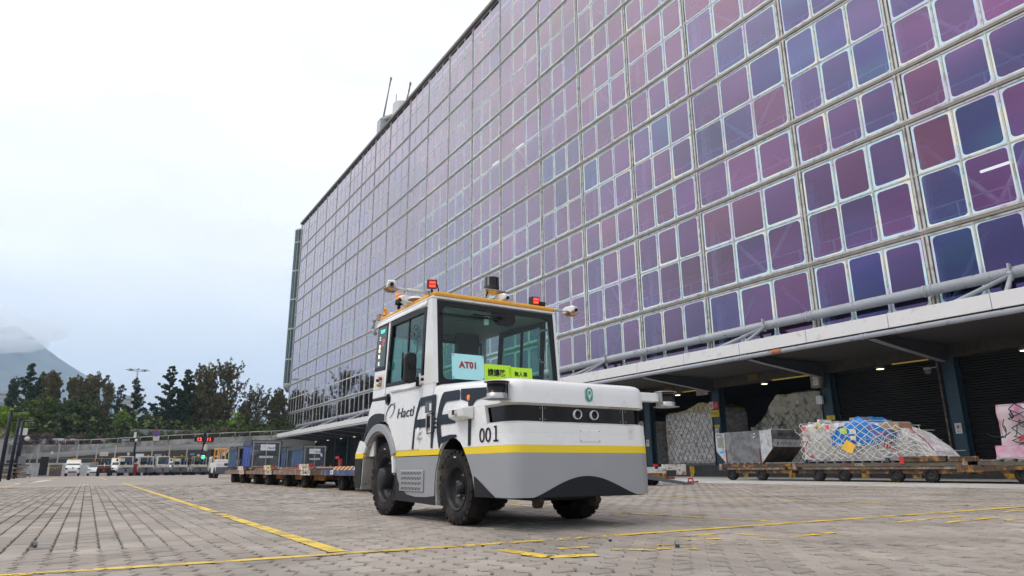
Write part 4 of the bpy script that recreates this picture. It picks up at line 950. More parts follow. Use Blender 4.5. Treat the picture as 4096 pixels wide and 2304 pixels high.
worklamp((.02, .56, 2.305), (-.35, -1, -.25), True); worklamp((1.355, .66, 2.315), (-.1, -1, -.12), True); worklamp((1.60-.09, .74, 2.285), (.9, -.35, -.1), False)
T(MB().tube([(.05, .60, 2.34), (.10, .62, 2.34), (.13, .64, 2.29), (.14, .66, 2.23)], .007, n=6), 'lamp_cable', M_blkp)
T(MB().tube([(1.40, .66, 2.29), (1.45, .68, 2.30), (1.50, .72, 2.27)], .006, n=6), 'lamp_cable', M_blkp)
T(MB().tube([(.33, .70, 2.235), (.40, .66, 2.245), (.48, .64, 2.24), (.52, .66, 2.228)], .005, n=5), 'lamp_cable', M_blkp)
T(MB().tube([(1.08, .66, 2.225), (1.1, .62, 2.25), (1.18, .64, 2.25), (1.22, .68, 2.225)], .006, n=5), 'lamp_cable', M_blkp)
T(MB().lathe([(.0, .055), (.038, .055), (.046, .048), (.048, 0)], (.27, .85, 2.222+.01), n=20), 'antenna_puck', M_white)
T(MB().lathe([(.0, .04), (.03, .04), (.036, .034), (.038, 0)], (1.43, .82, 2.222), n=16), 'antenna_puck', M_white)
T(MB().lathe([(.0, .035), (.06, .03), (.085, .012), (.09, 0)], (.06, 1.05, 2.222+.028), n=24), 'satellite_antenna', M_frost)
T(MB().cyl((.06, 1.05, 2.215), (.06, 1.05, 2.25), .02, n=10).box(.045, .78, 2.222, .075, .81, 2.27), 'antenna_foot', M_org)
# tall lidar on a perforated bracket
LB = T(MB().box(.66, .58, 2.222, .665, .78, 2.355).box(.66, .58, 2.350, .93, .78, 2.356).box(.925, .58, 2.222, .93, .78, 2.35), 'lidar_bracket', M_steel)
holes = MB()
for yy in (.62, .66, .70, .74):
    for zz in (2.26, 2.295, 2.33): holes.cyl((.6595, yy, zz), (.6585, yy, zz), .006, n=6)
for xx in (.69, .72, .75, .84, .87, .90):
    holes.cyl((xx, .5795, 2.352), (xx, .579, 2.352), .003, n=6)
holes.build('bracket_holes', M_dark, LB)
LD = T(MB().lathe([(.085, .0), (.085, .055), (.082, .058), (.082, .150), (.078, .155), (0, .156)], (.80, .68, 2.357), n=32, mlist=[0, 0, 1, 0, 0]), 'roof_lidar', [M_blkp, M_blkg])
T(MB().cyl((.72, .72, 2.24), (.76, .70, 2.35), .008, n=6), 'lidar_cable', M_blkp)
cam_pod((.87, .56, 2.262), (.3, -1, -.05), s=.95)
cam_pod((-.0, 1.19, 2.262), (-1, -.25, 0), s=1.05)
bc_ = T(MB().lathe([(.045, 0), (.045, .04), (.042, .045), (.042, .05)], (.02, 1.42, 2.27), n=20).cyl((.02, 1.42, 2.22), (.02, 1.42, 2.27), .02, n=8), 'beacon', M_blkp)
MB().lathe([(.042, .05), (.043, .075), (.040, .078), (.043, .082), (.042, .115), (.034, .125), (0, .127)], (.02, 1.42, 2.27), n=24).build('beacon_lens', M_orgl, bc_)
hk = MB(); hk.tube([(.06, 1.93+.035*math.cos(R_(a)), 2.30+.035*math.sin(R_(a))) for a in range(0, 361, 30)], .012, n=8); hk.cyl((.06, 1.93, 2.215), (.06, 1.93, 2.27), .025, n=10); T(hk, 'lifting_eye', M_org)
T(MB().tube([(.05, 2.0, 2.20), (-.01, 2.05, 2.24), (-.03, 2.08, 2.18), (-.03, 2.08, 2.10), (.0, 2.06, 2.03)], .022, n=10).box(-.03, 1.98, 2.2, .03, 2.04, 2.26), 'rear_conduit', mat('grey_hose', (.4, .4, .4), .5))
T(MB().tube([(.05, 1.9, 2.24), (.02, 1.98, 2.27), (-.02, 2.02, 2.24)], .010, n=6), 'hose', mat('red_hose', (.45, .15, .08), .4))
T(MB().lathe([(.0, .02), (.03, .018), (.036, 0)], (.07, 1.72, 2.222), n=14), 'antenna_puck', M_white)

# ---- mirror, nose lidars, side camera, small lamps
mr = T(MB().tube([(-.02, .745, 1.345), (-.07, .77, 1.325), (-.14, .80, 1.325), (-.17, .81, 1.36), (-.17, .81, 1.62)], .011, n=8).cyl((-.02, .735, 1.28), (-.02, .735, 1.37), .03, n=10), 'mirror_arm', M_blkp)
mm = MB(); pr = [(-.06, 0), (-.066, .06), (-.066, .24), (-.055, .285), (-.02, .305), (.035, .305), (.06, .28), (.066, .24), (.062, .06), (.045, .005), (0, -.01)]
mm.prism([(-.115+u*1.0, 1.31+v) for u, v in pr], 'y', .715, .775); T(mm, 'wing_mirror', M_blkp, bevel=.018)
T(MB().box(-.135, .70, 1.44, -.09, .72, 1.50).cyl((-.112, .70, 1.47), (-.112, .695, 1.47), .012, n=10), 'mirror_joint', M_blkg, bevel=.004)
for (cx, cy, side) in ((-.075, -.89, -1), (1.765, -.89, 1)):
    z0 = 1.005 if side < 0 else 1.015
    br_ = MB().box(cx-.09, cy-.08, z0, cx+.09, cy+.08, z0+.006)
    br_.cyl((cx, cy, z0+.135), (cx, cy, z0+.141), .105, n=28)
    br_.cyl((cx, cy, z0-.001), (cx, cy, z0+.007), .10, n=28)
    ex = cx-side*.085; br_.box(ex-.004, cy-.04, z0, ex+.004, cy+.04, z0+.14)
    T(br_, 'lidar_cage', M_steel)
    hx = .03 if side < 0 else 1.44
    T(MB().box(min(ex, hx), cy+.0, z0+.045, max(ex, hx), cy+.085, z0+.125), 'lidar_box', M_white, bevel=.006)
    T(MB().lathe([(.084, .007), (.084, .045), (.080, .047), (.080, .122), (.082, .124), (.082, .133), (0, .134)], (cx, cy, z0), n=32, mlist=[0, 0, 1, 0, 1, 1]), 'nose_lidar', [M_steel, M_blkg])
sc = T(MB().hexa([(-.10, -.375, .905), (0.0, -.385, .885), (0.0, -.045, .885), (-.10, -.095, .905), (-.115, -.375, .985), (0.0, -.385, .998), (0.0, -.045, .998), (-.115, -.095, .985)]), 'side_camera', M_white, bevel=.012)
MB().cyl((-.108, -.235, .945), (-.125, -.235, .945), .030, n=16).build('camera_hood', M_frost, sc); MB().box(-.127, -.258, .925, -.112, -.212, .968).build('camera_eye', M_blkg, sc)
T(MB().sph((-.003, -.29, 1.075), (.014, .028, .028), 14, 8), 'side_repeater', M_orgl)
# folded handle, hinges of the small flap, plates
T(MB().tube([(-.018, .515, .80), (-.020, .515, .985), (-.022, .35, .99), (-.022, .35, .815), (-.018, .515, .80)], .005, n=6).box(-.016, .49, .86, 0, .515, .97), 'folded_handle', M_blkp)
for z in (.855, .895, .935): T(MB().cyl((-.001, .355, z), (-.026, .355, z), .010, n=8).cyl((-.001, .385, z), (-.026, .385, z), .010, n=8), 'flap_hinge', M_blkp)
pp = T(MB().box(-.006, .45, 1.005, -.003, .60, 1.115), 'type_plate', mat('type_plate', (.10, .10, .11), .4, metal=.5))
MB().box(-.008, .455, 1.02, -.0055, .50, 1.09).build('plate_fields', M_frost, pp)
g = MB()
for k in range(6): g.box(-.008, .52, 1.02+.014*k, -.0055, .59, 1.024+.014*k)
g.build('plate_lines', M_steel, pp)
pw = T(MB().box(-.006, .49, .835, -.003, .575, .985), 'instruction_plate', mat('instruction_plate', (.55, .55, .55), .5))
g = MB()
for k in range(12): g.box(-.0075, .50, .848+.0105*k, -.0055, .565, .851+.0105*k)
g.build('plate_lines', M_blkp, pw)
MB().box(-.0075, .51, .973, -.0055, .56, .978).build('plate_heading', M_red, pw)

# ---- big dark letters A E T on the flank, with the Hactl mark
def decal(pts, name='flank_letter', m=None, x=-.0045): return T(MB().prism(pts, 'x', x, x+.003), name, m or M_navy)
# A : left leg curving into the top bar, crossbar, right leg
dA = MB()
def D(pts): dA.prism(pts, 'x', -.0055, -.0030)
D([(.897, .667), (.856, .667), (.832, .85), (.80, .95), (.765, 1.02), (.722, 1.075), (.735, 1.15), (.785, 1.07), (.835, .97), (.868, .85)])
D([(.722, 1.076), (.718, 1.162), (.363, 1.166), (.367, 1.082), (.45, 1.082)])
D([(.73, .868), (.83, .868), (.812, .952), (.73, .952)]); D([(.485, .868), (.726, .868), (.726, .952), (.50, .952)])
D([(.418, .667), (.460, .667), (.50, 1.08), (.365, 1.08)][:2]+[(.452, 1.081), (.366, 1.081)])
T(dA, 'flank_letter', M_navy)
dA = MB()
D([(.187, 1.170), (-.124, 1.163), (-.118, 1.072), (.13, 1.078), (.17, 1.07), (.205, 1.04), (.235, .985), (.25, .93), (.255, .85), (.24, .78), (.205, .738), (-.065, .745), (-.062, .754), (.05, .758), (.2, .722), (.245, .675), (.26, .66), (.262, .657), (.29, .70), (.315, .78), (.33, .87), (.325, .95), (.30, 1.03), (.265, 1.09), (.225, 1.15)][:13]+[(.245, .70), (.278, .655), (.305, .72), (.325, .80), (.332, .87), (.325, .95), (.30, 1.03), (.265, 1.10), (.225, 1.15)])
D([(.25, .963), (-.038, .963), (-.042, .872), (.25, .872)])
D([(.22, .738), (-.066, .752), (-.064, .770), (.05, .775), (.225, .76)])
T(dA, 'flank_letter', M_navy)
dA = MB()
D([(-.149, 1.166), (-.60, 1.135), (-.605, 1.06), (-.42, 1.045), (-.375, 1.02), (-.345, .975), (-.335, .88), (-.327, .667), (-.285, .667), (-.285, 1.0), (-.282, 1.04), (-.149, 1.072)])
T(dA, 'flank_letter', M_navy)
def hactl(parent, place, h, m_t, m_s, with_name='logo_lettering', grad=None):
    """place(u, v) -> xyz of the point u right, v up of the mark's lower left corner; h = mark height"""
    def sw(c, a, b, w0, t0, t1, rot, n=20):
        mb = MB(); L_ = []; R2 = []
        for i in range(n+1):
            t = R_(t0+(t1-t0)*i/n); w = w0*max(.12, math.sin(math.pi*(i+.0)/n)**.8)*h
            p = [(a*h+s_*w)*math.cos(t) for s_ in (1, -1)]; q_ = [(b*h+s_*w)*math.sin(t) for s_ in (1, -1)]
            cr_, sr = math.cos(R_(rot)), math.sin(R_(rot))
            pts = [(c[0]*h+p[k]*cr_-q_[k]*sr, c[1]*h+p[k]*sr+q_[k]*cr_) for k in (0, 1)]
            L_.append(pts[0]); R2.append(pts[1])
        o = len(mb.v)
        for u, v in L_: mb.v.append(tuple(place(u, v)))
        for u, v in R2: mb.v.append(tuple(place(u, v)))
        k = n+1
        for i in range(n): mb.f.append((i, i+1, k+i+1, k+i)); mb.m.append(0); mb.s.append(False)
        mb.build('logo_swoosh', m_s, parent)
    sw((.36, .50), .26, .47, .032, 20, 300, -38); sw((.46, .62), .22, .42, .024, -70, 120, -38)
hactl(TG, lambda u, v: (-.0050, 1.625-u*1.45, .955+v*1.0), .225, None, M_navy)
text('Hactl', .105, M_navy, TG, (-.0050, 1.315, .998), ROT_XNEG, .0012, shear=.25, name='logo_lettering', sx=1.42, bold=.0)
# ================================================================ right: loading dock cargo, dollies, signs
from mathutils import noise as mnoise
M_wrap = mat('stretch_wrapped_cargo', (.82, .79, .76), .3, var=.25, scale=3.5, stretch=(1, 1, 2.2), dirt=(.60, .50, .43), dirt_amt=.35, dirt_scale=2.2, bump=.7, bscale=7, coat=.4)
M_wrapy = mat('yellowed_wrap', (.60, .52, .28), .3, var=.3, scale=3, bump=.6, bscale=6, coat=.3)
M_tarp = mat('khaki_tarpaulin', (.50, .47, .38), .55, var=.2, scale=1.6, bump=.7, bscale=4, dirt=(.13, .12, .10), dirt_amt=.2)
M_pink = mat('pink_wrap', (.62, .27, .40), .3, var=.3, scale=2.4, dirt=(.50, .42, .42), dirt_amt=.4, dirt_scale=1.2, bump=.7, bscale=6, coat=.5)
M_clear = mat('clear_wrap', (.72, .70, .72), .35, var=.3, scale=4, stretch=(1, 1.5, 1), dirt=(.50, .46, .46), dirt_amt=.4, dirt_scale=3, bump=.8, bscale=8, coat=.2)
M_blue = mat('blue_wrap', (.02, .22, .62), .25, var=.25, scale=3, bump=.6, bscale=6, coat=.5)
M_box = mat('white_carton', (.62, .61, .60), .5, var=.06, scale=3)
M_brown = mat('brown_carton', (.33, .23, .15), .7, var=.12)
M_netd = mat('dark_net_rope', (.035, .037, .036), .8); M_netw = mat('white_net_rope', (.62, .61, .56), .8, var=.1); M_nets = mat('silver_net_rope', (.30, .30, .31), .7)
M_redst = mat('red_strap', (.42, .02, .04), .5)
M_card = mat('label_card', (.70, .68, .62), .5); M_note = mat('orange_note', (.78, .45, .04), .5); M_noteg = mat('green_note', (.55, .78, .08), .5); M_noter = mat('red_note', (.72, .08, .08), .5); M_notey = mat('yellow_note', (.68, .60, .25), .5)

def lump(name, m, parent, x0, x1, y0, y1, z0, ztop, amp=.05, nx=6, ny=22, nz=16, seed=0, step=None):
    """wrapped load: a box whose faces bulge; ztop(y) gives the height of its top"""
    mb = MB()
    def dsp(p, nrm):
        v = mnoise.noise(Vector(p)*1.7+Vector((seed, 0, 0)))*amp+mnoise.noise(Vector(p)*5+Vector((seed, 3, 0)))*amp*.35
        return tuple(Vector(p)+Vector(nrm)*v)
    def grid(f, n1, n2, nrm):
        o = len(mb.v)
        for i in range(n1+1):
            for j in range(n2+1): mb.v.append(dsp(f(i/n1, j/n2), nrm))
        for i in range(n1):
            for j in range(n2):
                a = o+i*(n2+1)+j; mb.f.append((a, a+1, a+n2+2, a+n2+1)); mb.m.append(0); mb.s.append(True)
    zt = lambda y: ztop(y) if callable(ztop) else ztop
    Y = lambda u: y0+(y1-y0)*u
    grid(lambda u, v: (x0, Y(u), z0+(zt(Y(u))-z0)*v), ny, nz, (-1, 0, 0))
    grid(lambda u, v: (x0+(x1-x0)*v, y0, z0+(zt(y0)-z0)*u), nz, nx, (0, -1, 0))
    grid(lambda u, v: (x0+(x1-x0)*v, y1, z0+(zt(y1)-z0)*u), nz, nx, (0, 1, 0))
    grid(lambda u, v: (x0+(x1-x0)*v, Y(u), zt(Y(u))), ny, nx, (0, 0, 1))
    grid(lambda u, v: (x1, Y(u), z0+(zt(Y(u))-z0)*v), 6, 4, (1, 0, 0))
    return mb.build(name, m, parent)
def net(parent, m, x, y0, y1, z0, ztop, dy=.28, dz=.28, r=.009, top=True, xb=None, rag=.03, seed=1, name='cargo_net', bow=.05):
    rr = random.Random(seed); mb = MB(); ny = int((y1-y0)/dy); zt = lambda y: ztop(y) if callable(ztop) else ztop
    P = {}
    nz = 10
    for i in range(ny+1):
        for j in range(nz+1):
            y = y0+dy*i+(dy/2 if j % 2 else 0); y = min(y, y1); z = z0+(zt(y)-z0)*j/nz
            xx = x-.012-bow*mnoise.noise(Vector((x, y, z))*1.7+Vector((seed, 0, 0)))-abs(bow)
            P[i, j] = (xx, y+rr.uniform(-rag, rag), z+rr.uniform(-rag, rag))
    for i in range(ny+1):
        for j in range(nz):
            for di in ((0, -1) if j % 2 == 0 else (0, 1)):
                if (i+di, j+1) in P: mb.cyl(P[i, j], P[i+di, j+1], r, n=4, cap=False)
    if top and xb:
        for i in range(ny+1):
            a = P[i, nz]; mb.cyl(a, (xb, a[1]+rr.uniform(-.2, .2), a[2]+.03), r, n=4, cap=False)
    return mb.build(name, m, parent)
def tangle(parent, m, x, y0, y1, z0, z1, n, r=.009, seed=3, name='loose_net_rope', f=None):
    rr = random.Random(seed); mb = MB()
    for k in range(n):
        y = rr.uniform(y0, y1); z = rr.uniform(z0, z1); a = rr.uniform(-2.4, -.7); p = [(x-rr.uniform(.01, .05), y, z)]; L_ = rr.uniform(.25, .6)
        if f: p[0] = (f(y, z)-rr.uniform(.0, .04), y, z)
        c = rr.uniform(-1.4, 1.4)
        for q in range(6):
            a += c*.35; y2 = p[-1][1]+math.cos(a)*L_/6; z2 = max(z0, p[-1][2]+math.sin(a)*L_/6); p.append((p[0][0]+rr.uniform(-.01, .01), y2, z2))
        mb.tube(p, r, n=3)
    return mb.build(name, m, parent)
def sign(x, y0, y1, z0, z1, name, label, bg, parts, group=None):
    """flat board facing the yard (-X); parts: list of (text, y, z, size, material)"""
    t = thing(name, label, 'sign', (x, (y0+y1)/2, z0), 0, group)
    MB().box(-.01, (y0-y1)/2, 0, .01, (y1-y0)/2, z1-z0).build('board', bg, t)
    for s_, y, z, size, m, sx in parts: text(s_, size, m, t, (-.0115, y-(y0+y1)/2, z-z0), ROT_XNEG, .0008, align='CENTER', sx=sx)
    return t

# ---- wrapped stack in the bay left of the centre columns
t = thing('cargo_stack', 'tall netted load with yellowed top in the dock bay left of the TFGEQ sign', 'cargo', (26.9, 25.95, .52))
zt1 = lambda y: 2.78+.40*math.exp(-((y+.75)/.9)**2)
lump('wrapped_load', M_wrap, t, 0, 2.2, -1.85, 1.85, .12, lambda y: 2.70, .05, seed=4)
lump('yellow_top_wrap', M_wrapy, t, .05, 2.2, -1.75, 1.75, 2.66, zt1, .05, seed=5)
for r in range(6):
    for c in range(5): 
        yy = -1.8+c*.73+rnd.uniform(-.03, .03); zz = .16+r*.42
        MB().box(-.035+rnd.uniform(-.02, .02), yy, zz, .2, yy+.68, zz+.38).build('wrapped_carton', M_wrap, t, bevel=.05)
net(t, M_netd, -.04, -1.85, 1.85, .1, lambda y: zt1(y)+.02, .34, xb=1.8, r=.008, bow=.02)
MB().box(-.08, -1.9, 0, 2.2, 1.9, .1).build('pallet', M_alud, t)
MB().box(-.085, .32, 1.55, -.075, .44, 1.68).build('load_label', M_card, t); MB().box(-.085, -.2, 1.3, -.075, -.04, 1.45).build('load_label', M_card, t); MB().cyl((-.07, .68, 1.58), (-.1, .68, 1.58), .05, n=10).build('red_seal', M_redst, t)
# ---- tarpaulin load
t = thing('tarpaulin_load', 'large stepped cargo load under a khaki tarpaulin and dark net, behind the grey air container', 'cargo', (27.1, 19.9, .52))
def zt2(y): return 3.15 if y < .75 else (3.15-(y-.75)*1.1 if y < 1.3 else (2.45-(y-1.3)*.8 if y < 2.0 else 1.8))
lump('tarpaulin', M_tarp, t, 0, 2.6, -2.3, 2.1, .1, zt2, .13, ny=34, nz=22, seed=9)
lump('lower_load', M_tarp, t, -.15, 2.6, -2.3, 2.25, .1, 1.75, .10, seed=12)
net(t, M_netd, -.12, -2.3, 2.2, .1, lambda y: min(zt2(y), 2.3), .34, r=.009, bow=.10, rag=.06, seed=9)
MB().box(-.2, -.55, 2.65, -.19, -.42, 2.8).build('load_label', M_card, t)
MB().box(-.1, -2.35, 0, 2.6, 2.3, .1).build('pallet', M_alud, t)
# ---- cargo in further bays
def dockload(y, w, h, m, mn, label, x=27.0, cat='cargo', tang=0):
    t = thing('netted_load', label, cat, (x, y, .52), 0, 'netted loads waiting in the far dock bays')
    lump('wrapped_load', m, t, 0, 2.2, -w/2, w/2, .1, h, .05, seed=y, ny=10, nz=8); net(t, mn, -.03, -w/2, w/2, .1, h, .3, xb=1.8, r=.012, seed=int(y))
    if tang: tangle(t, mn, -.05, -w/2, w/2, .3, h, tang, seed=int(y))
    MB().box(-.05, -w/2-.1, 0, 2.2, w/2+.1, .1).build('pallet', M_alud, t)
y_ = atX(1322, 1850, 26.9).y
dockload(y_-.1, 3.2, 2.7, M_nets, M_netw, 'silver netted load in the dock bay just right of the front caged trolley', tang=120)
dockload(31.0, 3.2, 2.5, M_wrap, M_netd, 'wrapped netted load in a dock bay hidden mostly behind the tractor'); dockload(61.6, 3.4, 2.6, M_wrap, M_netw, 'pale netted load in a far dock bay')
# ---- signs round the columns
M_sy = mat('yellow_sign', (.72, .52, .02), .5, var=.04); M_sr = mat('red_sign', (.50, .03, .06), .5, var=.04); M_sw = mat('white_sign', (.68, .66, .62), .5, var=.05); M_sb = mat('faded_brown_sign', (.13, .09, .03), .6, var=.1)
SX = 25.93
M_oy = mat('dim_orange_paint', (.22, .12, .02), .6)
sign(SX, 23.13, 23.67, 2.82, 3.14, 'bay_sign', 'yellow TFGEQ sign on the teal column', M_sy, [('TFGEQ', 23.40, 2.90, .16, M_ink, .72)])
sign(SX, 23.46, 23.72, 3.20, 3.56, 'no_entry_sign', 'white pictogram board with red no-walking ring on the teal column above the TFGEQ sign', M_sw, [])
o = MB()
def ring_(mb, x, y, z, r, w, n=20):
    for k in range(n):
        a0, a1 = 2*math.pi*k/n, 2*math.pi*(k+1)/n
        mb.prism([(y+r*math.cos(a0), z+r*math.sin(a0)), (y+r*math.cos(a1), z+r*math.sin(a1)), (y+(r-w)*math.cos(a1), z+(r-w)*math.sin(a1)), (y+(r-w)*math.cos(a0), z+(r-w)*math.sin(a0))], 'x', x-.002, x)
s_ = bpy.data.objects['no_entry_sign']
ring_(o, -.011, 0, .18, .10, .022); o.prism([(-.075, .115), (-.06, .10), (.075, .245), (.06, .26)], 'x', -.013, -.011); o.build('red_ring', M_sr, s_)
MB().box(-.012, -.012, .12, -.0105, .02, .2).sph((-.012, .01, .235), (.002, .02, .02), 8, 6).box(-.012, -.03, .17, -.0105, .05, .185).build('walker', M_ink, s_)
sign(SX, 23.13, 23.45, 3.20, 3.56, 'entry_notice', 'red notice board with small white writing beside the no-walking sign', M_sr, [('No entry', 23.29, 3.46, .035, M_sw, 1), ('■ ■ ■ ■', 23.29, 3.36, .03, M_sw, 1), ('■ ■ ■ !', 23.29, 3.28, .03, M_sw, 1)])
sign(SX, 23.17, 23.47, 2.30, 2.43, 'small_bay_sign', 'small yellow TPQE2 plate low on the teal column', M_sy, [('TPQE2', 23.32, 2.335, .055, M_ink, .9)])
def hand(x, y, z, label):
    t = sign(x, y-.11, y+.11, z, z+.36, 'hand_warning_sign', label, M_sw, [('無 法', y, z+.06, .035, M_ink, 1)], 'white hand warning signs on the columns')
    o = MB(); ring_(o, -.011, 0, .23, .075, .012, 16); o.build('red_ring', M_sr, t)
    h = MB().prism([(-.025, .19), (.025, .19), (.03, .24), (-.03, .24)], 'x', -.0125, -.011)
    for k in range(4): h.box(-.0125, -.03+.016*k, .24, -.011, -.02+.016*k, .275)
    h.build('hand_symbol', M_ink, t)
hand(SX, 23.34, 1.90, 'white hand warning sign on the teal column above the grey air container')
hand(SX, 28.30, 1.55, 'white hand warning sign low on the column just right of the tractor nose'); hand(SX-.02, 12.40, 1.52, 'white hand warning sign on the rightmost teal column')
t = sign(25.7, 20.45, 21.05, 4.28, 4.58, 'header_sign', 'dim TPQE1 lettering board on the header beam, right of TPQE2', M_sb, [('TPQE1', 20.75, 4.36, .16, M_oy, .8)], 'dim bay name boards on the dock header')
t = sign(25.7, 25.9, 26.5, 4.28, 4.58, 'header_sign', 'dim TPQE2 lettering board on the header beam, nearer the tractor', M_sb, [('TPQE2', 26.2, 4.36, .16, M_oy, .8)], 'dim bay name boards on the dock header')
t = sign(25.66, 23.5, 24.25, 3.9, 4.2, 'hanging_notice', 'pale hanging notice with red writing under the header beside the teal column', mat('grey_notice', (.33, .30, .27), .6), [('Beware of', 23.9, 4.10, .045, M_sr, 1), ('moving machine', 23.9, 4.04, .045, M_sr, 1), ('小心 機器', 23.9, 3.93, .05, M_sr, 1)])
sign(SX, 17.05, 17.42, 2.3, 2.47, 'small_bay_sign', 'small yellow PE1 plate on the column behind the blue load', M_sy, [('PE1', 17.2, 2.345, .07, M_ink, .9)])
t = thing('junction_box', 'weathered beige AP066 box high on the second teal column', 'box', (25.75, 17.55, 3.62))
MB().box(-.12, -.22, 0, .15, .22, .62).build('box_body', mat('beige_box', (.30, .25, .17), .6, dirt=(.12, .1, .07), dirt_amt=.2), t, bevel=.01)
for s_, z in (('AP066', .46), ('B V 0 7', .32), ('P  0  4', .18)): text(s_, .055, M_ink, MB().box(-.124, -.15, .10, -.1205, .10, .54).build('paper_label', M_sw, t) if s_ == 'AP066' else t, (-.1255, -.02, z), ROT_XNEG, .0008, align='CENTER')
t = thing('wifi_unit', 'white rounded access unit on the column below the beige box', 'wireless unit', (25.8, 17.55, 2.95)); MB().box(-.08, -.14, 0, .08, .14, .36).build('unit_shell', M_white, t, bevel=.04, seg=3); MB().tube([(0, .0, 0), (0, .02, -.15), (.05, -.1, -.25)], .012).build('cable', M_blkp, t)
t = thing('dome_camera', 'round dome camera under the header by the rightmost teal column', 'camera', (25.6, 12.95, 3.75)); MB().sph((0, 0, 0), (.12, .12, .10), 14, 8).build('dome', M_alud, t); MB().cyl((0, 0, .05), (0, 0, .14), .13, n=16).box(-.02, -.3, .1, .02, 0, .13).build('mount', M_alu, t)
MB().tube([(25.86, 12.72, .5), (25.84, 12.72, 4.2)], .03, n=8).build('drain_pipe', M_rustb, BL)

# ================================================================ dollies
def tyre_pair(mb_parent, x, y, r, w, twin=True, m=None):
    """wheel(s) rolling along Y"""
    for k in ((-1, 1) if twin else (0,)):
        xc = x+k*(w/2+.008)
        wo = MB().lathe([(r*.55, -w/2), (r*.92, -w/2), (r, -w*.3), (r, w*.3), (r*.92, w/2), (r*.55, w/2)], (xc, y, r), ax='x', n=22).build('wheel_tyre', M_rub, mb_parent)
        MB().lathe([(r*.55, -w*.42), (r*.5, -w*.2), (r*.2, -w*.25), (0, -w*.3)], (xc, y, r), ax='x', n=16).lathe([(0, w*.3), (r*.2, w*.25), (r*.5, w*.2), (r*.55, w*.42)], (xc, y, r), ax='x', n=16).build('wheel_rim', m or M_rim, wo)
def dolly(x0, yc, wid, lng, label, side_m, frame_m, group, plate=None, zd=.56, wr=.19, twin=True, bar=True, wheels=(-1.0, 1.0), scal=None):
    """flat roller deck cargo dolly; x0 = side facing the camera"""
    d = thing('cargo_dolly', label, 'cargo dolly', (x0, yc, 0), 0, group)
    h = lng/2
    MB().box(0, -h, zd-.22, .05, h, zd-.10).box(wid-.05, -h, zd-.22, wid, h, zd-.10).box(.05, -h, zd-.22, wid-.05, -h+.05, zd-.10).box(.05, h-.05, zd-.22, wid-.05, h, zd-.10).build('side_frame', side_m, d)
    ns = 9
    for k in range(ns+1): MB().box(-.006, -h+lng*k/ns-.008, zd-.22, -.001, -h+lng*k/ns+.008, zd-.10).build('frame_rib', frame_m, d)
    MB().box(.08, -h+.05, zd-.14, wid-.08, h-.05, zd-.085).build('deck_plate', side_m, d)
    # scalloped ball guides along the edge
    for k in range(12):
        y = -h+.18+(lng-.9)*k/11
        MB().prism([(.01, zd-.099), (.10, zd-.015), (.16, zd-.015), (.16, zd-.099)], 'y', y-.10, y+.04).build('roller_guide', scal or M_rust, d)
    for k in range(9):
        y = -h+.3+(lng-.6)*k/8; MB().cyl((.2, y, zd-.05), (wid-.2, y, zd-.05), .035, n=8).build('deck_roller', M_alud, d)
    MB().box(.35, -h+.2, zd-.36, .47, h-.2, zd-.221).box(wid-.47, -h+.2, zd-.36, wid-.35, h-.2, zd-.221).box(.47, -h*.5, zd-.34, wid-.47, -h*.5+.1, zd-.24).box(.47, h*.5, zd-.34, wid-.47, h*.5+.1, zd-.24).build('under_frame', M_orange, d)
    for yy in wheels:
        for xx in (.28, wid-.28): tyre_pair(d, xx, yy, wr, .165, twin)
        MB().cyl((.3, yy, wr), (wid-.3, yy, wr), .04, n=8).build('axle', M_dark, d)
        MB().box(.2, yy-.14, zd-.36, wid-.2, yy+.14, zd-.25).build('axle_mount', M_orange, d)
    for yy in (-h+.55, -h+1.75): MB().box(.14, yy-.04, zd-.09, .20, yy+.04, zd+.08).build('stop_post', M_red, d)
    if bar:
        MB().prism([(wid/2-.25, -h+.1), (wid/2+.25, -h+.1), (wid/2+.04, -h-1.0), (wid/2-.04, -h-1.0)], 'z', zd-.33, zd-.27).build('tow_bar', M_orange, d)
    if plate: plate(d, h, zd)
    return d
M_plr = M_rustw; M_ply = mat('lime_plate', (.60, .66, .08), .5); M_plb = mat('beige_plate', (.50, .46, .32), .6)
def plate_std(s, endm, lm, s2='最 高'):
    def f(d, h, zd):
        p = MB().box(-.03, -h+.12, zd-.095, -.008, -h+1.05, zd+.06).build('number_plate', M_plr, d); MB().box(-.031, -h+1.051, zd-.095, -.009, -h+1.22, zd+.06).build('reflector_plate', endm, d)
        q = MB().box(-.034, -h+.16, zd-.06, -.0305, -h+.75, zd+.03).build('number_label', lm, d)
        text(s, .062, M_ink, q, (-.035, -h+.455, zd-.045), ROT_XNEG, .001, align='CENTER', sx=.95)
        w = MB().box(-.012, -h+.02, zd-.225, -.0075, -h+.95, zd-.098).build('weight_plate', M_rustw, d); text(s2, .055, M_ink, w, (-.0135, -h+.5, zd-.19), ROT_XNEG, .0008, align='CENTER')
    return f
G1 = 'roller deck dollies of the train left of the tractor'
M_lil = mat('lilac_plate', (.42, .32, .52), .5)
DA = dolly(4.9, 28.95, 2.1, 4.2, 'rusty roller deck dolly numbered 4 HAC01, rearmost of the train', M_rustb, M_rustb, G1, plate_std('HAC01', M_lil, M_card))
text('4', .06, M_ink, DA, (-.0315, -1.15, .52), ROT_XNEG, .001)
dolly(4.9, 24.5, 2.1, 4.2, 'rusty dolly with lime HAC 023 number plate, carrying the front blue cage', M_rustb, M_rustb, G1, plate_std('HAC 023', M_red, M_ply), scal=M_rust)
dolly(4.9, 20.1, 2.1, 4.2, 'empty rusty dolly with white HAC 01522 plate eaten by rust', M_rustb, M_rustb, G1, plate_std('HAC 01522', M_red, M_plb, '毛 重 7000 KG'))
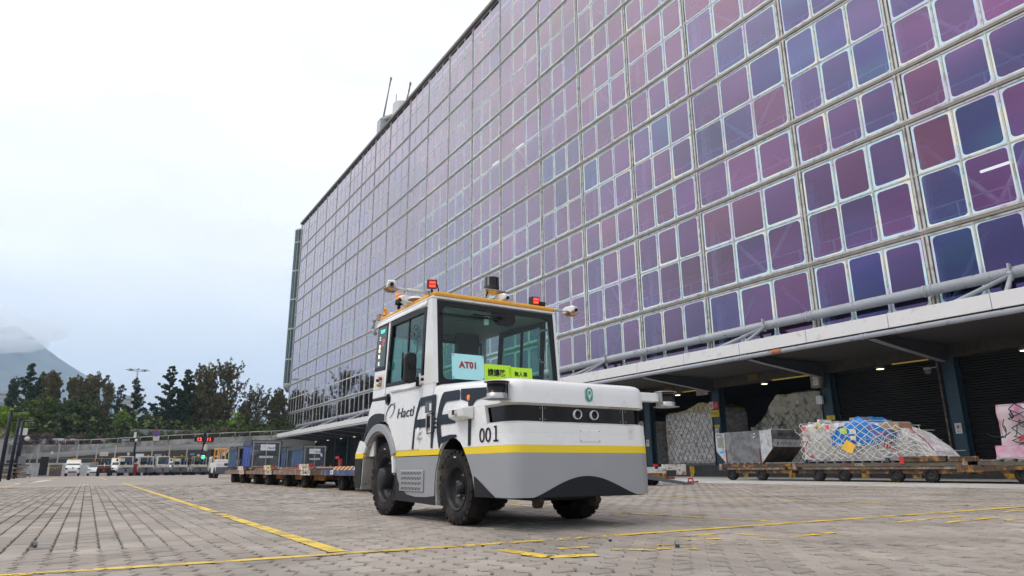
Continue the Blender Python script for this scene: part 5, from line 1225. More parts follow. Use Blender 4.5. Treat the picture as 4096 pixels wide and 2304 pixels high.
M_bluef = mat('worn_blue_steel', (.03, .055, .17), .5, var=.25, dirt=(.14, .14, .15), dirt_amt=.3, dirt_scale=5)
M_scal = mat('lilac_orange_guides', (.30, .28, .34), .6, var=.15, scale=2, stretch=(1, 3, 1), dirt=(.6, .27, .03), dirt_amt=.55, dirt_scale=2.5)
DD = dolly(4.95, 15.0, 2.1, 4.1, 'blue dolly with orange and lilac roller guides, half hidden by the tractor rear', M_bluef, M_bluef, G1, None, scal=M_scal)
MB().box(.3, 1.0, .12, 1.8, 1.5, .33).build('blue_under_box', M_bluef, DD)
MB().box(1.2, -1.8, .50, 1.3, 1.9, .66).build('side_guard', M_scal, DD)
MB().box(.14, 1.25, .5, .2, 1.33, .78).box(.10, 1.25, .72, .2, 1.45, .78).build('lock_lever', M_red, DD)
lab = MB().box(-.012, 1.2, .36, -.0075, 1.42, .46).build('code_label', M_sw, DD); text('NH', .05, M_ink, lab, (-.0135, 1.31, .385), ROT_XNEG, .0008, align='CENTER')
G2 = 'dollies of the second row behind the train'
dolly(7.9, 33.0, 2.1, 4.2, 'rusty dolly of the second row carrying the right-hand Hactl cage', M_rustb, M_rustb, G2); dolly(7.9, 37.6, 2.1, 4.2, 'rusty dolly at the back of the second row', M_rustb, M_rustb, G2)
dolly(7.9, 28.4, 2.1, 4.2, 'empty dolly of the second row seen between the wheels of the train', M_rustb, M_rustb, G2)

# ---- caged trolleys with blue curtains
M_blc = mat('blue_tarpaulin', (.022, .06, .14), .4, var=.4, scale=3, stretch=(2, 2, .5), bump=.6, bscale=5); M_blc2 = mat('bright_blue_tarpaulin', (.025, .06, .26), .35, var=.4, scale=3, stretch=(2, 2, .5), bump=.6, bscale=5)
M_blt = mat('dark_tarpaulin_valance', (.035, .05, .075), .5, var=.2); M_pvc = glass_mat('clear_pvc', (.75, .77, .80), .85, .12, .05); M_riv = mat('riveted_aluminium', (.32, .31, .29), .5, metal=.4, var=.3, scale=20)
M_hb = mat('logo_blue', (.03, .08, .36), .4); M_hl = mat('logo_light_blue', (.10, .36, .68), .4); M_pm = mat('white_panel', (.78, .78, .78), .4, var=.02)
def hactl_board(parent, x0, y, z0, w, h, dark=False):
    b = MB().box(x0, y-.012, z0, x0+w, y-.002, z0+h).build('logo_board', M_pm, parent)
    hactl(b, lambda u, v: (x0+w*.06+u*1.15, y-.0135, z0+h*.16+v), h*.72, None, M_hl, )
    text('Hactl', h*.40, M_hb, b, (x0+w*.46, y-.0135, z0+h*.24), ROT_YNEG, .0008, shear=.25, sx=1.0, bold=.002)
def cage(x, y, w, dp, h, z, label, cur, lt=None, logo=(.28, .62), content=1):
    t = thing('caged_trolley', label, 'caged trolley', (x, y, z), 0, 'blue curtained cages on the dollies')
    f = .05
    for (a, b, c, d_) in ((0, 0, f, f), (w-f, 0, w, f), (0, dp-f, f, dp), (w-f, dp-f, w, dp)): MB().box(a, b, 0, c, d_, h).build('corner_post', M_riv, t)
    for (a, b, c, d_, zz) in ((f, 0, w-f, f, h-f), (0, f, f, dp-f, h-f), (w-f, f, w, dp-f, h-f), (f, dp-f, w-f, dp, h-f), (f, 0, w-f, f, 0), (f, dp-f, w-f, dp, 0)): MB().box(a, b, zz, c, d_, zz+f*.9).build('rail', M_riv, t)
    MB().box(w/2-.02, .005, f, w/2+.02, .03, h-f).build('centre_strap', M_riv, t)
    rv = MB(); n = int(h/.05)
    for xx in (f/2, w/2, w-f/2):
        for k in range(n): rv.box(xx-.006, -.003, .02+k*.05, xx+.006, 0.0, .032+k*.05)
    rv.build('rivets', M_steel, t)
    MB().box(f, .035, f, w-f, .038, h-f).build('clear_panel', M_pvc, t)
    MB().box(f, dp-.04, f, w-f, dp-.035, h-f).build('back_panel', M_pvc, t)
    # curtain on the camera-side flank, hanging in folds
    for xx, sgn in ((-.012, -1), (w+.012, 1)):
        mb = MB(); n = 36; vs = []
        for k in range(n+1):
            yy = dp*k/n
            for j in range(5):
                zz = h*.86*(1-j/4); vs.append((xx+sgn*(.02+.018*math.sin(k*.9)+.02*math.sin(k*.37+j*.5))*(.4+.6*j/4), yy, zz+.03))
        mb.add(vs, [(k*5+j, k*5+j+1, k*5+j+6, k*5+j+5) for k in range(n) for j in range(4)], 0, True); mb.build('curtain', cur, t)
        MB().box(xx+sgn*.0, -.01, h*.84, xx+sgn*.05, dp+.01, h+.01).build('valance', M_blt, t)
    MB().box(-.03, 0, h+.001, w+.03, dp, h+.03).build('roof_sheet', M_blt, t)
    hactl_board(t, w*logo[0], 0, h*.64, w*.52, h*.235)
    if lt:
        for k, s_ in enumerate(lt):
            q = MB().box(w*(.26+.26*k), -.006, h*.355, w*(.26+.26*k)+w*.22, -.0035, h*.43).build('weight_label', M_pm, t)
            text(s_, h*.042, M_ink, q, (w*(.26+.26*k)+w*.11, -.0075, h*.372), ROT_YNEG, .0006, align='CENTER', sx=.95)
    return t
def carton(x, y, z, sx, sy, sz, label, m, rot=0.):
    o = MB().box(-sx/2, -sy/2, 0, sx/2, sy/2, sz).build('wrapped_carton', m, bevel=.02); o.location = (x, y, z); o.rotation_euler = (0, 0, rot); tag(o, label, 'carton', 'cartons inside the cages'); return o
M_crt = mat('beige_wrapped_carton', (.42, .36, .29), .45, var=.2, scale=5, bump=.4, bscale=12, coat=.2); M_crt2 = mat('grey_wrapped_carton', (.42, .40, .39), .3, var=.3, scale=6, bump=.6, bscale=14, coat=.4)
zB = atY(1010, 1764, 25.4).z
xb0, xb1 = atY(1010, 1800, 25.4).x, atY(1122, 1800, 25.4).x
cage(xb0, 25.4, xb1-xb0, 1.45, zB-.57, .57, 'frontmost blue curtained cage with HH159S 364KG labels and a white Hactl board', M_blc2, ('HH159S', '364KG'))
carton(xb0+.33, 25.8, .63, .36, .5, .29, 'beige carton standing in the left half of the front cage', M_crt); carton(xb0+.76, 25.75, .63, .30, .45, .32, 'grey film wrapped carton in the right half of the front cage', M_crt2, .2); carton(xb0+.62, 26.3, .63, .45, .4, .45, 'dark tilted carton behind the two others in the front cage', mat('dark_carton', (.12, .10, .09), .6), .5)
xa0 = atY(953, 1800, 28.6).x; zA = atY(953, 1788, 28.6).z
cage(xa0, 28.6, .98, 1.7, zA-.57, .57, 'dark blue curtained cage on the rearmost dolly, left of the front cage', M_blc)
carton(xa0+.42, 29.0, .63, .38, .5, .24, 'lower brown wrapped carton in the rear left cage', M_crt); carton(xa0+.45, 29.0, .88, .36, .45, .26, 'upper brown wrapped carton stacked in the rear left cage', M_crt)
yc_ = 31.6; xc0, xc1 = atY(1216, 1820, yc_).x, atY(1302, 1820, yc_).x; zC = atY(1216, 1784, yc_).z
tC = cage(xc0, yc_, xc1-xc0, 2.0, zC-.57, .57, 'blue curtained cage with Hactl board and pinned paper, right of the front cage', M_blc, ('HH157G', '366KG'), logo=(.23, .62))
pk = MB().box(.72*(xc1-xc0), -.01, .42, .95*(xc1-xc0), -.004, .70).build('document_pocket', M_blc, tC); MB().add([((xc1-xc0)*.76, -.012, .50), ((xc1-xc0)*.86, -.012, .47), ((xc1-xc0)*.84, -.012, .62), ((xc1-xc0)*.74, -.012, .63)], [(0, 1, 2, 3)]).build('paper', M_card, pk)
yd_ = 36.2; xd0 = atY(1147, 1820, yd_).x; zD = atY(1147, 1794, yd_).z
tD = cage(xd0, yd_, 1.0, 1.2, zD-.57, .57, 'blue curtained cage of the second row, squeezed between the two Hactl fronts', M_blc)

# ---- air container on its dolly at the dock
AX = 19.5
t = thing('air_container', 'grey metal AKH 21015 JX air container with cut lower corners standing on a yellow dolly', 'air cargo container', (AX, 16.45, .56))
prof = [(-.74, 0), (.80, 0), (1.22, .45), (1.21, 1.08), (-1.21, 1.11), (-1.22, .51)]
M_akd = mat('scuffed_grey_curtain', (.16, .165, .17), .5, var=.25, scale=2.5, dirt=(.09, .09, .09), dirt_amt=.4, dirt_scale=4); M_aka = mat('scuffed_aluminium_sheet', (.46, .47, .48), .45, metal=.3, var=.1, dirt=(.28, .28, .28), dirt_amt=.25, dirt_scale=5); M_akk = mat('dark_container_slope', (.045, .042, .038), .6, var=.3, dirt=(.12, .06, .02), dirt_amt=.2, dirt_scale=4)
MB().prism(prof, 'x', .02, 1.5).build('container_shell', M_akk, t)
MB().prism([(.80, .0), (1.22, .45), (1.21, 1.08), (.80, 1.075)], 'x', 0, .018).build('end_panel', M_aka, t)
MB().prism([(-.74, 0), (-.74, 1.09), (-1.21, 1.11), (-1.22, .51)], 'x', 0, .018).build('end_panel', M_aka, t)
MB().box(-.012, -.735, .01, .015, .795, 1.09).build('door_curtain', M_akd, t)
MB().box(.03, -1.223, .80, 1.49, -1.2205, 1.09).build('upper_side_panel', mat('dark_grey_panel', (.10, .10, .11), .5, dirt=(.2, .2, .2), dirt_amt=.2), t)
MB().box(.03, -1.228, .54, 1.49, -1.2235, .79).build('logo_panel', mat('scratched_white_panel', (.50, .50, .50), .5, dirt=(.25, .25, .25), dirt_amt=.35, dirt_scale=8), t)
text('AKH 21015 JX', .12, M_ink, t, (.32, -1.226, .90), ROT_YNEG, .001, sx=.9, bold=.003); text('STARLUX', .085, mat('faded_black', (.08, .08, .08), .6), t, (.42, -1.231, .62), ROT_YNEG, .001, sx=1.1); text('CARGO', .085, mat('faded_grey', (.3, .3, .3), .6), t, (.95, -1.231, .62), ROT_YNEG, .001)
MB().prism([(.22, .60), (.30, .60), (.36, .70), (.28, .70)], 'y', -1.231, -1.2285).build('logo_mark', mat('plum', (.15, .04, .08), .5), t)
MB().box(-.006, .86, .56, -.001, 1.14, .92).build('document_window', mat('greenish_pocket', (.20, .21, .17), .3), t); text('21015', .10, M_ink, t, (-.006, 1.19, .965), ROT_XNEG, .001, sx=.8)
for yy in (-.70, .76): MB().box(-.03, yy-.02, .04, -.014, yy+.02, .50).build('door_strap', mat('red_brown_strap', (.16, .03, .02), .6), t)
MB().tube([(0, -1.21, 1.11), (0, -1.22, .51), (0, -.74, 0)], .015).tube([(1.5, -1.21, 1.11), (0, -1.21, 1.11)], .015).build('edge_beading', M_alu, t)
for yy, zz in ((-.56, .98), (-.52, .86), (-.95, .92), (-1.02, .70)): MB().box(-.016, yy, zz, -.013, yy+.05, zz+.03).build('sticker', M_pm, t)
MB().box(-.004, .86, .36, -.001, 1.08, .44).build('sticker', mat('blue_sticker', (.05, .3, .6), .5), t)
GD = 'rusty yellow cargo dollies lined up along the loading dock'
M_yd = mat('yellow_dolly_frame', (.30, .13, .012), .6, var=.25, dirt=(.05, .028, .016), dirt_amt=.6, dirt_scale=5)
def dockdolly(y0, y1, label, side_m, wys, x0=19.35, wid=1.9, txt=None, extra=None, zd=.56, wr=.21):
    d = thing('dock_dolly', label, 'cargo dolly', (x0, 0, 0), 0, GD)
    MB().box(0, y0, zd-.12, .05, y1, zd-.02).build('side_beam', side_m, d)
    MB().box(.03, y0+.3, zd-.20, .07, y1-.3, zd-.13).build('lower_side_beam', M_rustb, d)
    MB().box(.05, y0, zd-.12, wid, y1, zd-.03).build('deck', M_rustb, d)
    MB().box(.1, y0+.1, .24, wid-.1, y1-.1, zd-.205).build('under_frame', M_yd, d)
    for k in range(max(3, int((y1-y0)/.3))):
        y = y0+.15+.3*k
        if y < y1-.1: MB().cyl((.08, y, zd), (wid-.1, y, zd), .03, n=8).build('deck_roller', M_alud, d)
    for y in wys:
        for xx in (.14,):
            w = MB().lathe([(wr*.5, -.09), (wr*.93, -.09), (wr, -.05), (wr, .05), (wr*.93, .09), (wr*.5, .09)], (xx, y, wr), ax='x', n=26).build('wheel_tyre', M_rub, d)
            MB().lathe([(wr*.5, -.08), (wr*.45, -.04), (wr*.2, -.05), (0, -.07)], (xx, y, wr), ax='x', n=16).build('wheel_rim', M_rim, w)
    MB().box(wid/2-.05, y0-1.0, .30, wid/2+.05, y0+.1, .38).build('tow_bar', M_yd, d)
    MB().box(-.02, y1-.12, zd-.22, .06, y1+.01, zd+.0).build('corner_block', M_rustb, d)
    if txt: text(txt, .075, M_plb, d, (-.004, (y0+y1)/2+.6, zd-.108), ROT_XNEG, .001, sx=1.3)
    if extra: extra(d)
    return d
dockdolly(14.45, 17.45, 'yellow two-axle dolly carrying the grey air container', M_yd, (17.0, 15.74))
M_grb = mat('green_brown_beam', (.09, .085, .06), .6, var=.3, dirt=(.10, .05, .03), dirt_amt=.3)
def ex(d):
    e_ = MB().box(-.03, 9.7, .56, .10, 10.8, .70).build('raised_side_box', M_yd, d); MB().box(-.035, 10.8, .50, .1, 10.93, .70).build('reflector_plate', M_red, d)
    text('7', .07, M_ink, e_, (-.034, 10.72, .60), ROT_XNEG, .001); text('GB 00000', .04, M_ink, e_, (-.034, 10.55, .62), ROT_XNEG, .001)
    MB().box(-.03, 8.95, .56, .10, 9.6, .68).build('raised_side_box', M_yd, d)
    for y in (11.3, 13.95): MB().box(-.0, y-.05, .56, .08, y+.05, .68).build('blue_stop', M_teal, d)
dockdolly(8.95, 14.4, 'long green-brown CFSL dolly carrying the white netted load with blue wrap', M_grb, (13.6, 12.75, 11.15, 10.2), wid=2.3, txt='CFSL', extra=ex)
dockdolly(3.4, 9.3, 'rust and green dolly at the right edge carrying the pink load', M_grb, (8.0, 7.2, 4.6), wid=2.3)
d_ = thing('tow_coupling', 'thick yellow tow coupling joining the two right-hand dollies', 'coupling', (20.2, 9.1, 0)); MB().box(-.9, -.25, .28, -.6, .35, .46).build('coupling_head', M_yd, d_); MB().hexa([(-.85, -1.6, .36), (-.7, -1.6, .36), (-.6, -.2, .30), (-.9, -.2, .30), (-.85, -1.6, .42), (-.7, -1.6, .42), (-.6, -.2, .42), (-.9, -.2, .42)]).build('coupling_bar', M_yd, d_)
# ---- white netted load with blue wrap
t = thing('netted_pallet_load', 'low white netted load with bright blue wrap, sloping down to the right', 'cargo', (19.5, 12.0, .60))
def zt3(y):      # y local: +2.05 left end .. -2.1 right end
    pts = [(-2.15, .04), (-1.9, .35), (-1.45, .75), (-.9, .98), (-.2, 1.12), (.6, 1.16), (1.1, 1.12), (1.55, 1.20), (1.8, 1.14), (2.05, 1.13)]
    for (a, b), (c, d) in zip(pts, pts[1:]):
        if y <= c: return b+(d-b)*(y-a)/(c-a)
    return pts[-1][1]
lump('clear_film', M_clear, t, .05, 1.0, -2.12, 1.98, .02, zt3, .06, ny=34, seed=21)
MB().box(-.02, 1.2, .05, .6, 2.02, 1.10).build('white_carton', M_box, t, bevel=.01); MB().box(-.0, 1.36, .05, .6, 1.45, 1.28).build('white_board', M_box, t)
MB().box(-.04, .45, .42, .7, 1.05, .95).build('white_carton', M_box, t, bevel=.02)
lump('blue_film', M_blue, t, -.06, 1.2, -.95, 1.0, .45, lambda y: 1.22-abs(y-.05)*.42+(.08 if -.05 < y < .45 else 0), .07, ny=20, seed=31)
MB().box(.1, -.02, 1.2, .6, .42, 1.27).build('brown_carton', M_brown, t); MB().box(.0, -1.1, .8, .7, -.55, 1.06).build('brown_carton', M_brown, t, bevel=.02); MB().box(.02, -.85, .52, .4, -.62, .72).build('brown_carton', M_brown, t)
net(t, M_netw, -.12, -2.0, 2.0, .04, lambda y: zt3(y)+.03, .30, xb=1.2, r=.011, rag=.05, seed=5, bow=.03)
def fx(y, z): return -.10
tangle(t, M_netw, -.12, 1.0, 1.9, .15, .95, 50, .010, 3, f=fx); tangle(t, M_netw, -.12, -.2, 1.1, .15, .55, 60, .010, 4, f=fx); tangle(t, M_netw, -.12, -1.5, -.4, .2, .8, 75, .010, 6, f=fx)
st = MB()
for p in ([(-.13, 2.0, .85), (-.13, 1.7, .75), (-.14, 1.82, .55), (-.13, 1.98, .30)], [(-.13, 2.0, .60), (-.14, 1.75, .62)], [(-.13, 1.95, .35), (-.14, 1.7, .08)], [(-.15, -.30, .98), (-.15, -.5, .72), (-.15, -.75, .80), (-.15, -.7, .60)], [(-.15, -.9, .85), (-.15, -.85, .35), (-.15, -1.1, .28), (-.15, -.65, .40)], [(-.15, -1.3, 1.0), (-.1, -1.8, .55), (-.1, -2.0, .25)]): st.tube(p, .014, n=5)
st.box(-.15, 1.62, .10, -.12, 1.72, .18).box(-.17, -.78, .36, -.13, -.68, .42); st.build('red_strap', M_redst, t)
o = MB().add([(-.18, .62, .37), (-.18, .42, .62), (-.18, .16, .45), (-.18, .32, .20)], [(0, 1, 2, 3)]).build('orange_tag', M_note, t)
for y0_, z0_, w_, h_, m_ in ((.42, .80, .22, .16, M_noteg), (.98, .94, .14, .14, M_noter), (1.8, .93, .16, .14, M_noter), (1.25, .95, .24, .18, M_notey), (.13, .78, .2, .14, M_card), (.15, .6, .18, .12, M_card), (1.35, .98, .1, .08, mat('teal_note', (.25, .55, .45), .5))):
    MB().box(-.125, y0_, z0_, -.122, y0_+w_, z0_+h_).build('shipping_label', m_, t)
MB().cyl((-.13, .08, .47), (-.15, .08, .47), .055, n=14).build('round_label', M_card, t)
MB().box(-.05, -2.2, 0, 2.0, 2.1, .02).build('pallet_sheet', M_aka, t)
# ---- pink load at the right edge
t = thing('pink_pallet_load', 'pink film wrapped pallet load in a slack dark net at the right edge', 'cargo', (19.9, 7.0, .63))
lump('pink_film', M_pink, t, 0, 1.9, -1.9, 1.55, .02, 1.33, .10, seed=41, ny=24)
lump('pale_film', M_clear, t, -.03, .3, -1.9, .95, .65, 1.3, .05, seed=43, ny=14)
lump('pink_skirt', M_pink, t, -.12, .3, -1.9, 1.68, .0, .30, .05, seed=47, ny=14)
net(t, M_netd, -.06, -1.9, 1.45, .05, 1.30, .42, r=.014, xb=1.5, rag=.05, seed=15, bow=.03); tangle(t, M_netd, -.12, .6, 1.4, .5, 1.1, 14, .014, 8)
MB().tube([(-.2, 1.15, 1.15), (-.2, 1.1, 1.0), (-.2, 1.14, .95), (-.2, 1.18, 1.08)], .02).build('net_hook', M_netd, t); MB().hexa([(-.2, .9, .5), (-.18, .9, .5), (-.18, 1.05, .38), (-.2, 1.05, .38), (-.2, .95, .55), (-.18, .95, .55), (-.18, 1.1, .42), (-.2, 1.1, .42)]).build('red_tie', M_redst, t)
MB().box(-.1, -1.9, -.03, 1.9, 1.7, 0).build('pallet_sheet', M_pm, t)
o = MB().prism([(9.4, .6), (8.7, 1.1), (8.7, .6)], 'x', 21.4, 21.5).build('side_gusset', M_teal, BL)
# ---- empty dolly behind the tractor nose, tow bar reaching out to the right
t = thing('empty_dolly', 'empty dolly with red-tipped tow bar sticking out right of the tractor', 'cargo dolly', (12.9, 13.9, 0))
def R(px_, py_, Y=13.9): p = atY(px_, py_, Y); return (p.x-12.9, p.y-13.9, p.z)
a = R(2648, 1857); b = R(2742, 1880)
p_ = MB().box(a[0], -.02, b[2], b[0], .02, a[2]).build('name_plate', M_whited, t); text('Hactl    3', .055, mat('faded_navy', (.06, .09, .14), .6), p_, (a[0]+.18, -.022, b[2]+.03), ROT_YNEG, .001, shear=.2)
a = R(2600, 1868); b = R(2664, 1892); MB().box(a[0]-2.4, .0, b[2], b[0], .04, a[2]).build('end_beam', M_whited, t)
a = R(2706, 1877); b = R(2742, 1899); MB().box(a[0], -.03, b[2], b[0], .01, a[2]).build('hinge_box', M_rustw, t)
a = R(2606, 1895); MB().box(a[0]-2.4, .05, a[2]-.08, a[0]+.35, 2.0, a[2]+.12).build('deck_frame', M_orange, t)
a = R(2600, 1906); b = R(2765, 1938); MB().hexa([(a[0]-.3, -.10, a[2]-.05), (b[0], -.12, b[2]-.03), (b[0], .02, b[2]-.03), (a[0]-.3, .0, a[2]-.05), (a[0]-.3, -.10, a[2]+.05), (b[0], -.12, b[2]+.03), (b[0], .02, b[2]+.03), (a[0]-.3, .0, a[2]+.05)]).build('tow_bar', mat('blue_grey_bar', (.12, .14, .17), .5), t)
a = R(2605, 1904); b = R(2710, 1912); MB().hexa([(a[0], .1, a[2]-.03), (b[0], .1, b[2]-.03), (b[0], .3, b[2]-.03), (a[0], .3, a[2]-.03), (a[0], .1, a[2]+.03), (b[0], .1, b[2]+.03), (b[0], .3, b[2]+.03), (a[0], .3, a[2]+.03)]).build('orange_arm', M_orange, t)
c = R(2765, 1928); MB().tube([(c[0]-.18, -.06, c[2]-.04), (c[0]-.16, -.06, c[2]+.09), (c[0]-.0, -.06, c[2]+.09), (c[0]+.02, -.06, c[2]-.0)], .018).tube([(c[0]-.05, -.1, c[2]), (c[0]+.15, -.1, c[2]+.01), (c[0]+.22, 0, c[2]+.0), (c[0]+.15, .1, c[2]), (c[0]-.05, .08, c[2])], .022).build('tow_eye', M_red, t)
tyre_pair(t, R(2635, 1930)[0], .3, .16, .16, True)
MB().box(R(2618, 1858)[0], 0, R(2618, 1875)[2], R(2632, 1858)[0], .05, R(2618, 1858)[2]+.01).build('stop_post', M_red, t)
# ================================================================ far side: parked vehicles, ramp, fence, lamp posts
FY = 80.0
M_vw = mat('vehicle_white', (.74, .74, .72), .35, var=.03, coat=.3); M_cream = mat('cream_bumper', (.62, .57, .46), .5, var=.08, dirt=(.3, .18, .08), dirt_amt=.1, dirt_scale=6)
M_wg = mat('car_glass', (.05, .065, .07), .08, var=.2, scale=1); M_wgl = glass_mat('tug_screen', (.75, .82, .82), .85, .02, .04)
M_yr = mat('yellow_roof', (.74, .40, .04), .4); M_yro = mat('olive_yellow_canopy', (.32, .26, .03), .5); M_dkb = mat('dark_grey_bumper', (.10, .105, .115), .5, var=.2); M_gry2 = mat('slate_bumper', (.16, .175, .21), .45, var=.1)
M_tl = mat('tail_lamp', (.30, .03, .02), .3); M_bt = mat('blue_bottle', (.02, .12, .5), .3)
def gx(px_, Y): return atY(px_, 1890, Y).x
def fwheel(mb, x, y, r, w): mb.cyl((x-w/2, y, r), (x+w/2, y, r), r, n=16)
def apron_tug(px0, px1, Y, label, kind='canopy', roof=M_vw, bump=M_dkb, bottle=True, deck=M_cream, post=M_vw):
    x0, x1 = gx(px0, Y), gx(px1, Y); w = x1-x0
    t = thing('apron_tractor', label, 'tow tractor', ((x0+x1)/2, Y, 0), 0, 'small tow tractors parked in a row on the far side')
    h = w/2; L_ = 2.9
    for sx in (-1, 1):
        for yy in (.35, 2.3):
            m = MB(); fwheel(m, sx*(h-.14), yy, .33, .26); m.build('wheel', M_rub, t)
    MB().prism([(-h, .30), (h, .30), (h, .62), (h-.05, .80), (-h+.05, .80), (-h, .62)], 'y', .0, .35).build('bumper', bump, t, bevel=.05)
    MB().box(-h+.03, .05, .81, h-.03, 1.0, 1.06).build('rear_deck', deck, t, bevel=.02)
    MB().box(-h+.02, 1.0, .35, h-.02, L_, 1.02).box(-h+.1, 2.2, 1.02, h-.1, L_, 1.15).build('body', M_vw, t, bevel=.03)
    MB().box(-h*.45, -.01, .72, h*.45, .0, .80).build('tail_lamp_strip', M_tl if kind != 'canopy' else M_blkp, t)
    MB().cyl((0, -.06, .56), (0, .0, .56), .10, n=10).box(-.05, -.12, .40, .05, 0, .62).build('tow_hitch', M_blkp if kind != 'open' else M_red, t)
    for sx in (-1, 1): MB().box(sx*h*.48-.24, .75, 1.0, sx*h*.48+.24, 1.25, 1.15).box(sx*h*.48-.24, .72, 1.15, sx*h*.48+.24, .84, 1.42).build('seat', M_seat, t, bevel=.05)
    if kind != 'open':
        H = 1.93
        for sx in (-1, 1):
            for yy in (.62, 2.3): MB().box(sx*(h-.10)-.03, yy-.03, 1.03, sx*(h-.10)+.03, yy+.03, H-.02).build('canopy_post', post, t)
        MB().prism([(-h+.10, H), (-h+.02, H-.07), (h-.02, H-.07), (h-.10, H)], 'y', .50, 2.4).build('canopy_roof', roof, t)
        MB().box(-h+.13, 2.28, 1.15, h-.13, 2.30, H-.1).build('windscreen', M_wgl, t)
        MB().cyl((.1, 1.0, H), (.1, 1.0, H+.12), .06, n=10).build('beacon', M_orgl, t)
        if kind == 'closed':
            MB().box(-h+.13, .60, 1.10, h-.13, .62, H-.1).build('rear_screen', M_wgl, t); MB().box(-h+.05, .55, 1.04, h-.05, .62, 1.12).box(-h+.02, .6, 1.04, -h+.1, 2.3, H-.08).box(h-.1, .6, 1.04, h-.02, 2.3, H-.08).build('cab_frame', M_vw, t)
    else:
        MB().cyl((-h*.55, .5, 1.05), (-h*.50, .5, 1.78), .02, n=6).box(-h*.5-.05, .48, 1.76, -h*.5+.07, .54, 1.84).build('beacon_pole', M_orange, t)
        for sx in (-1, 1): MB().box(sx*h*.5-.28, -.012, .82, sx*h*.5+.28, .0, .98).build('lamp_panel', M_wg, t); MB().box(sx*h*.6-.15, -.02, .86, sx*h*.6+.15, -.012, .94).build('tail_lamp', M_tl, t)
    st = MB().cyl((h*.4, 1.7, 1.1), (h*.3, 1.5, 1.42), .02, n=6); st.tube([(h*.3+.2*math.cos(R_(a)), 1.48, 1.42+.2*math.sin(R_(a))) for a in range(0, 361, 40)], .015, n=4); st.build('steering_wheel', M_blkp, t)
    if bottle: MB().cyl((h*.48, .50, 1.06), (h*.48, .50, 1.36), .06, n=10).cyl((h*.48, .50, 1.36), (h*.48, .50, 1.42), .025, n=8).build('gas_bottle', M_bt, t)
    MB().cyl((-h-.05, 1.9, 1.0), (-h-.12, 1.85, 1.55), .015, n=5).box(-h-.2, 1.85, 1.45, -h-.02, 1.88, 1.68).build('side_mirror', M_blkp, t)
    MB().box(-h*.5-.1, .04, .9, -h*.5+.1, .049, 1.0).build('deck_emblem', mat('faint_orange_emblem', (.55, .25, .1), .5), t)
    return t
apron_tug(385, 443, FY, 'low open tow tractor without canopy, leftmost of the parked row', 'open', bump=M_blkp)
apron_tug(470, 532, FY, 'tow tractor with tall white canopy, second of the parked row', roof=M_vw, bump=M_gry2)
apron_tug(551, 614, FY, 'tow tractor with wide white canopy, right of the dark lamp post', roof=M_vw)
apron_tug(623, 677, FY, 'closed white cab tow tractor in the middle of the parked row', 'closed', bump=M_gry2)
apron_tug(691, 750, FY, 'tow tractor with olive yellow canopy in front of the yellow-roofed van', roof=M_yro, post=M_alu)
apron_tug(770, 827, FY, 'tow tractor with olive yellow canopy under the green traffic light', roof=M_yro, post=M_alu)
apron_tug(842, 878, FY+1, 'small closed white tow tractor at the right end of the parked row', 'closed', bump=M_gry2)
apron_tug(545, 590, FY+3.5, 'white tow tractor parked behind the wide white canopy', 'closed', bottle=False); apron_tug(618, 640, FY+3.5, 'narrow tow tractor hidden behind the closed cab one', 'canopy', bottle=False)
apron_tug(755, 772, FY+3, 'dark narrow tow tractor between the two olive canopies', 'open', bottle=False)
def van(px0, px1, Y, h, label, front=M_vw, low=None, group='white service vans with yellow roofs'):
    x0, x1 = gx(px0, Y), gx(px1, Y); w = x1-x0; hw = w/2
    t = thing('service_van', label, 'van', ((x0+x1)/2, Y, 0), 0, group)
    side = [(0, .28), (.0, .62), (.10, .88), (.75, 1.12), (1.45, h-.12), (1.7, h-.04), (4.2, h), (4.4, h-.3), (4.4, .28)]
    MB().prism(side, 'x', -hw+.05, hw-.05).build('body', M_vw, t, bevel=.09, seg=3)
    MB().prism([(1.50, h-.09), (1.72, h-.01), (4.15, h+.03), (4.2, h-.02)], 'x', -hw+.12, hw-.12).build('roof', M_yr, t)
    MB().hexa([(-hw+.10, .74, 1.14), (hw-.10, .74, 1.14), (hw-.12, .80, 1.10), (-hw+.12, .80, 1.10), (-hw+.20, 1.40, h-.20), (hw-.20, 1.40, h-.20), (hw-.2, 1.5, h-.20), (-hw+.2, 1.5, h-.20)]).build('windscreen', M_wg, t)
    for sx in (-1, 1):
        MB().box(sx*(hw-.16)-.10, -.03, .68, sx*(hw-.16)+.10, .10, .84).build('headlight', M_wg, t, bevel=.02)
        m = MB(); fwheel(m, sx*(hw-.14), .75, .32, .2); m.build('wheel', M_rub, t); m = MB(); fwheel(m, sx*(hw-.14), 3.5, .32, .2); m.build('wheel', M_rub, t)
        MB().box(sx*(hw+.02)-.10, .85, 1.12, sx*(hw+.02)+.10, .92, 1.30).build('wing_mirror', M_vw, t, bevel=.02)
    MB().box(-hw*.55, -.02, .36, hw*.55, .02, .46).build('grille', M_blkp, t); MB().box(-.24, -.04, .50, .24, -.02, .60).build('number_plate', M_sw, t)
    MB().cyl((0, -.02, .84), (0, .04, .84), .07, n=12).build('nose_emblem', M_bt, t)
    MB().cyl((0, 1.8, h+.02), (0, 1.8, h+.14), .09, n=10).build('beacon', M_orgl, t)
    if low: MB().box(-hw+.03, -.03, .28, hw-.03, .02, .60).build('dark_bumper', low, t, bevel=.02)
    return t
van(256, 320, 86, 1.72, 'white electric van with yellow roof and orange beacon, leftmost parked vehicle')
van(440, 498, 87, 1.90, 'white van with yellow roof behind the gap left of the tall white canopy', low=M_blkp); van(672, 726, 87, 1.85, 'white van with yellow roof behind the middle tow tractors', low=M_blkp)
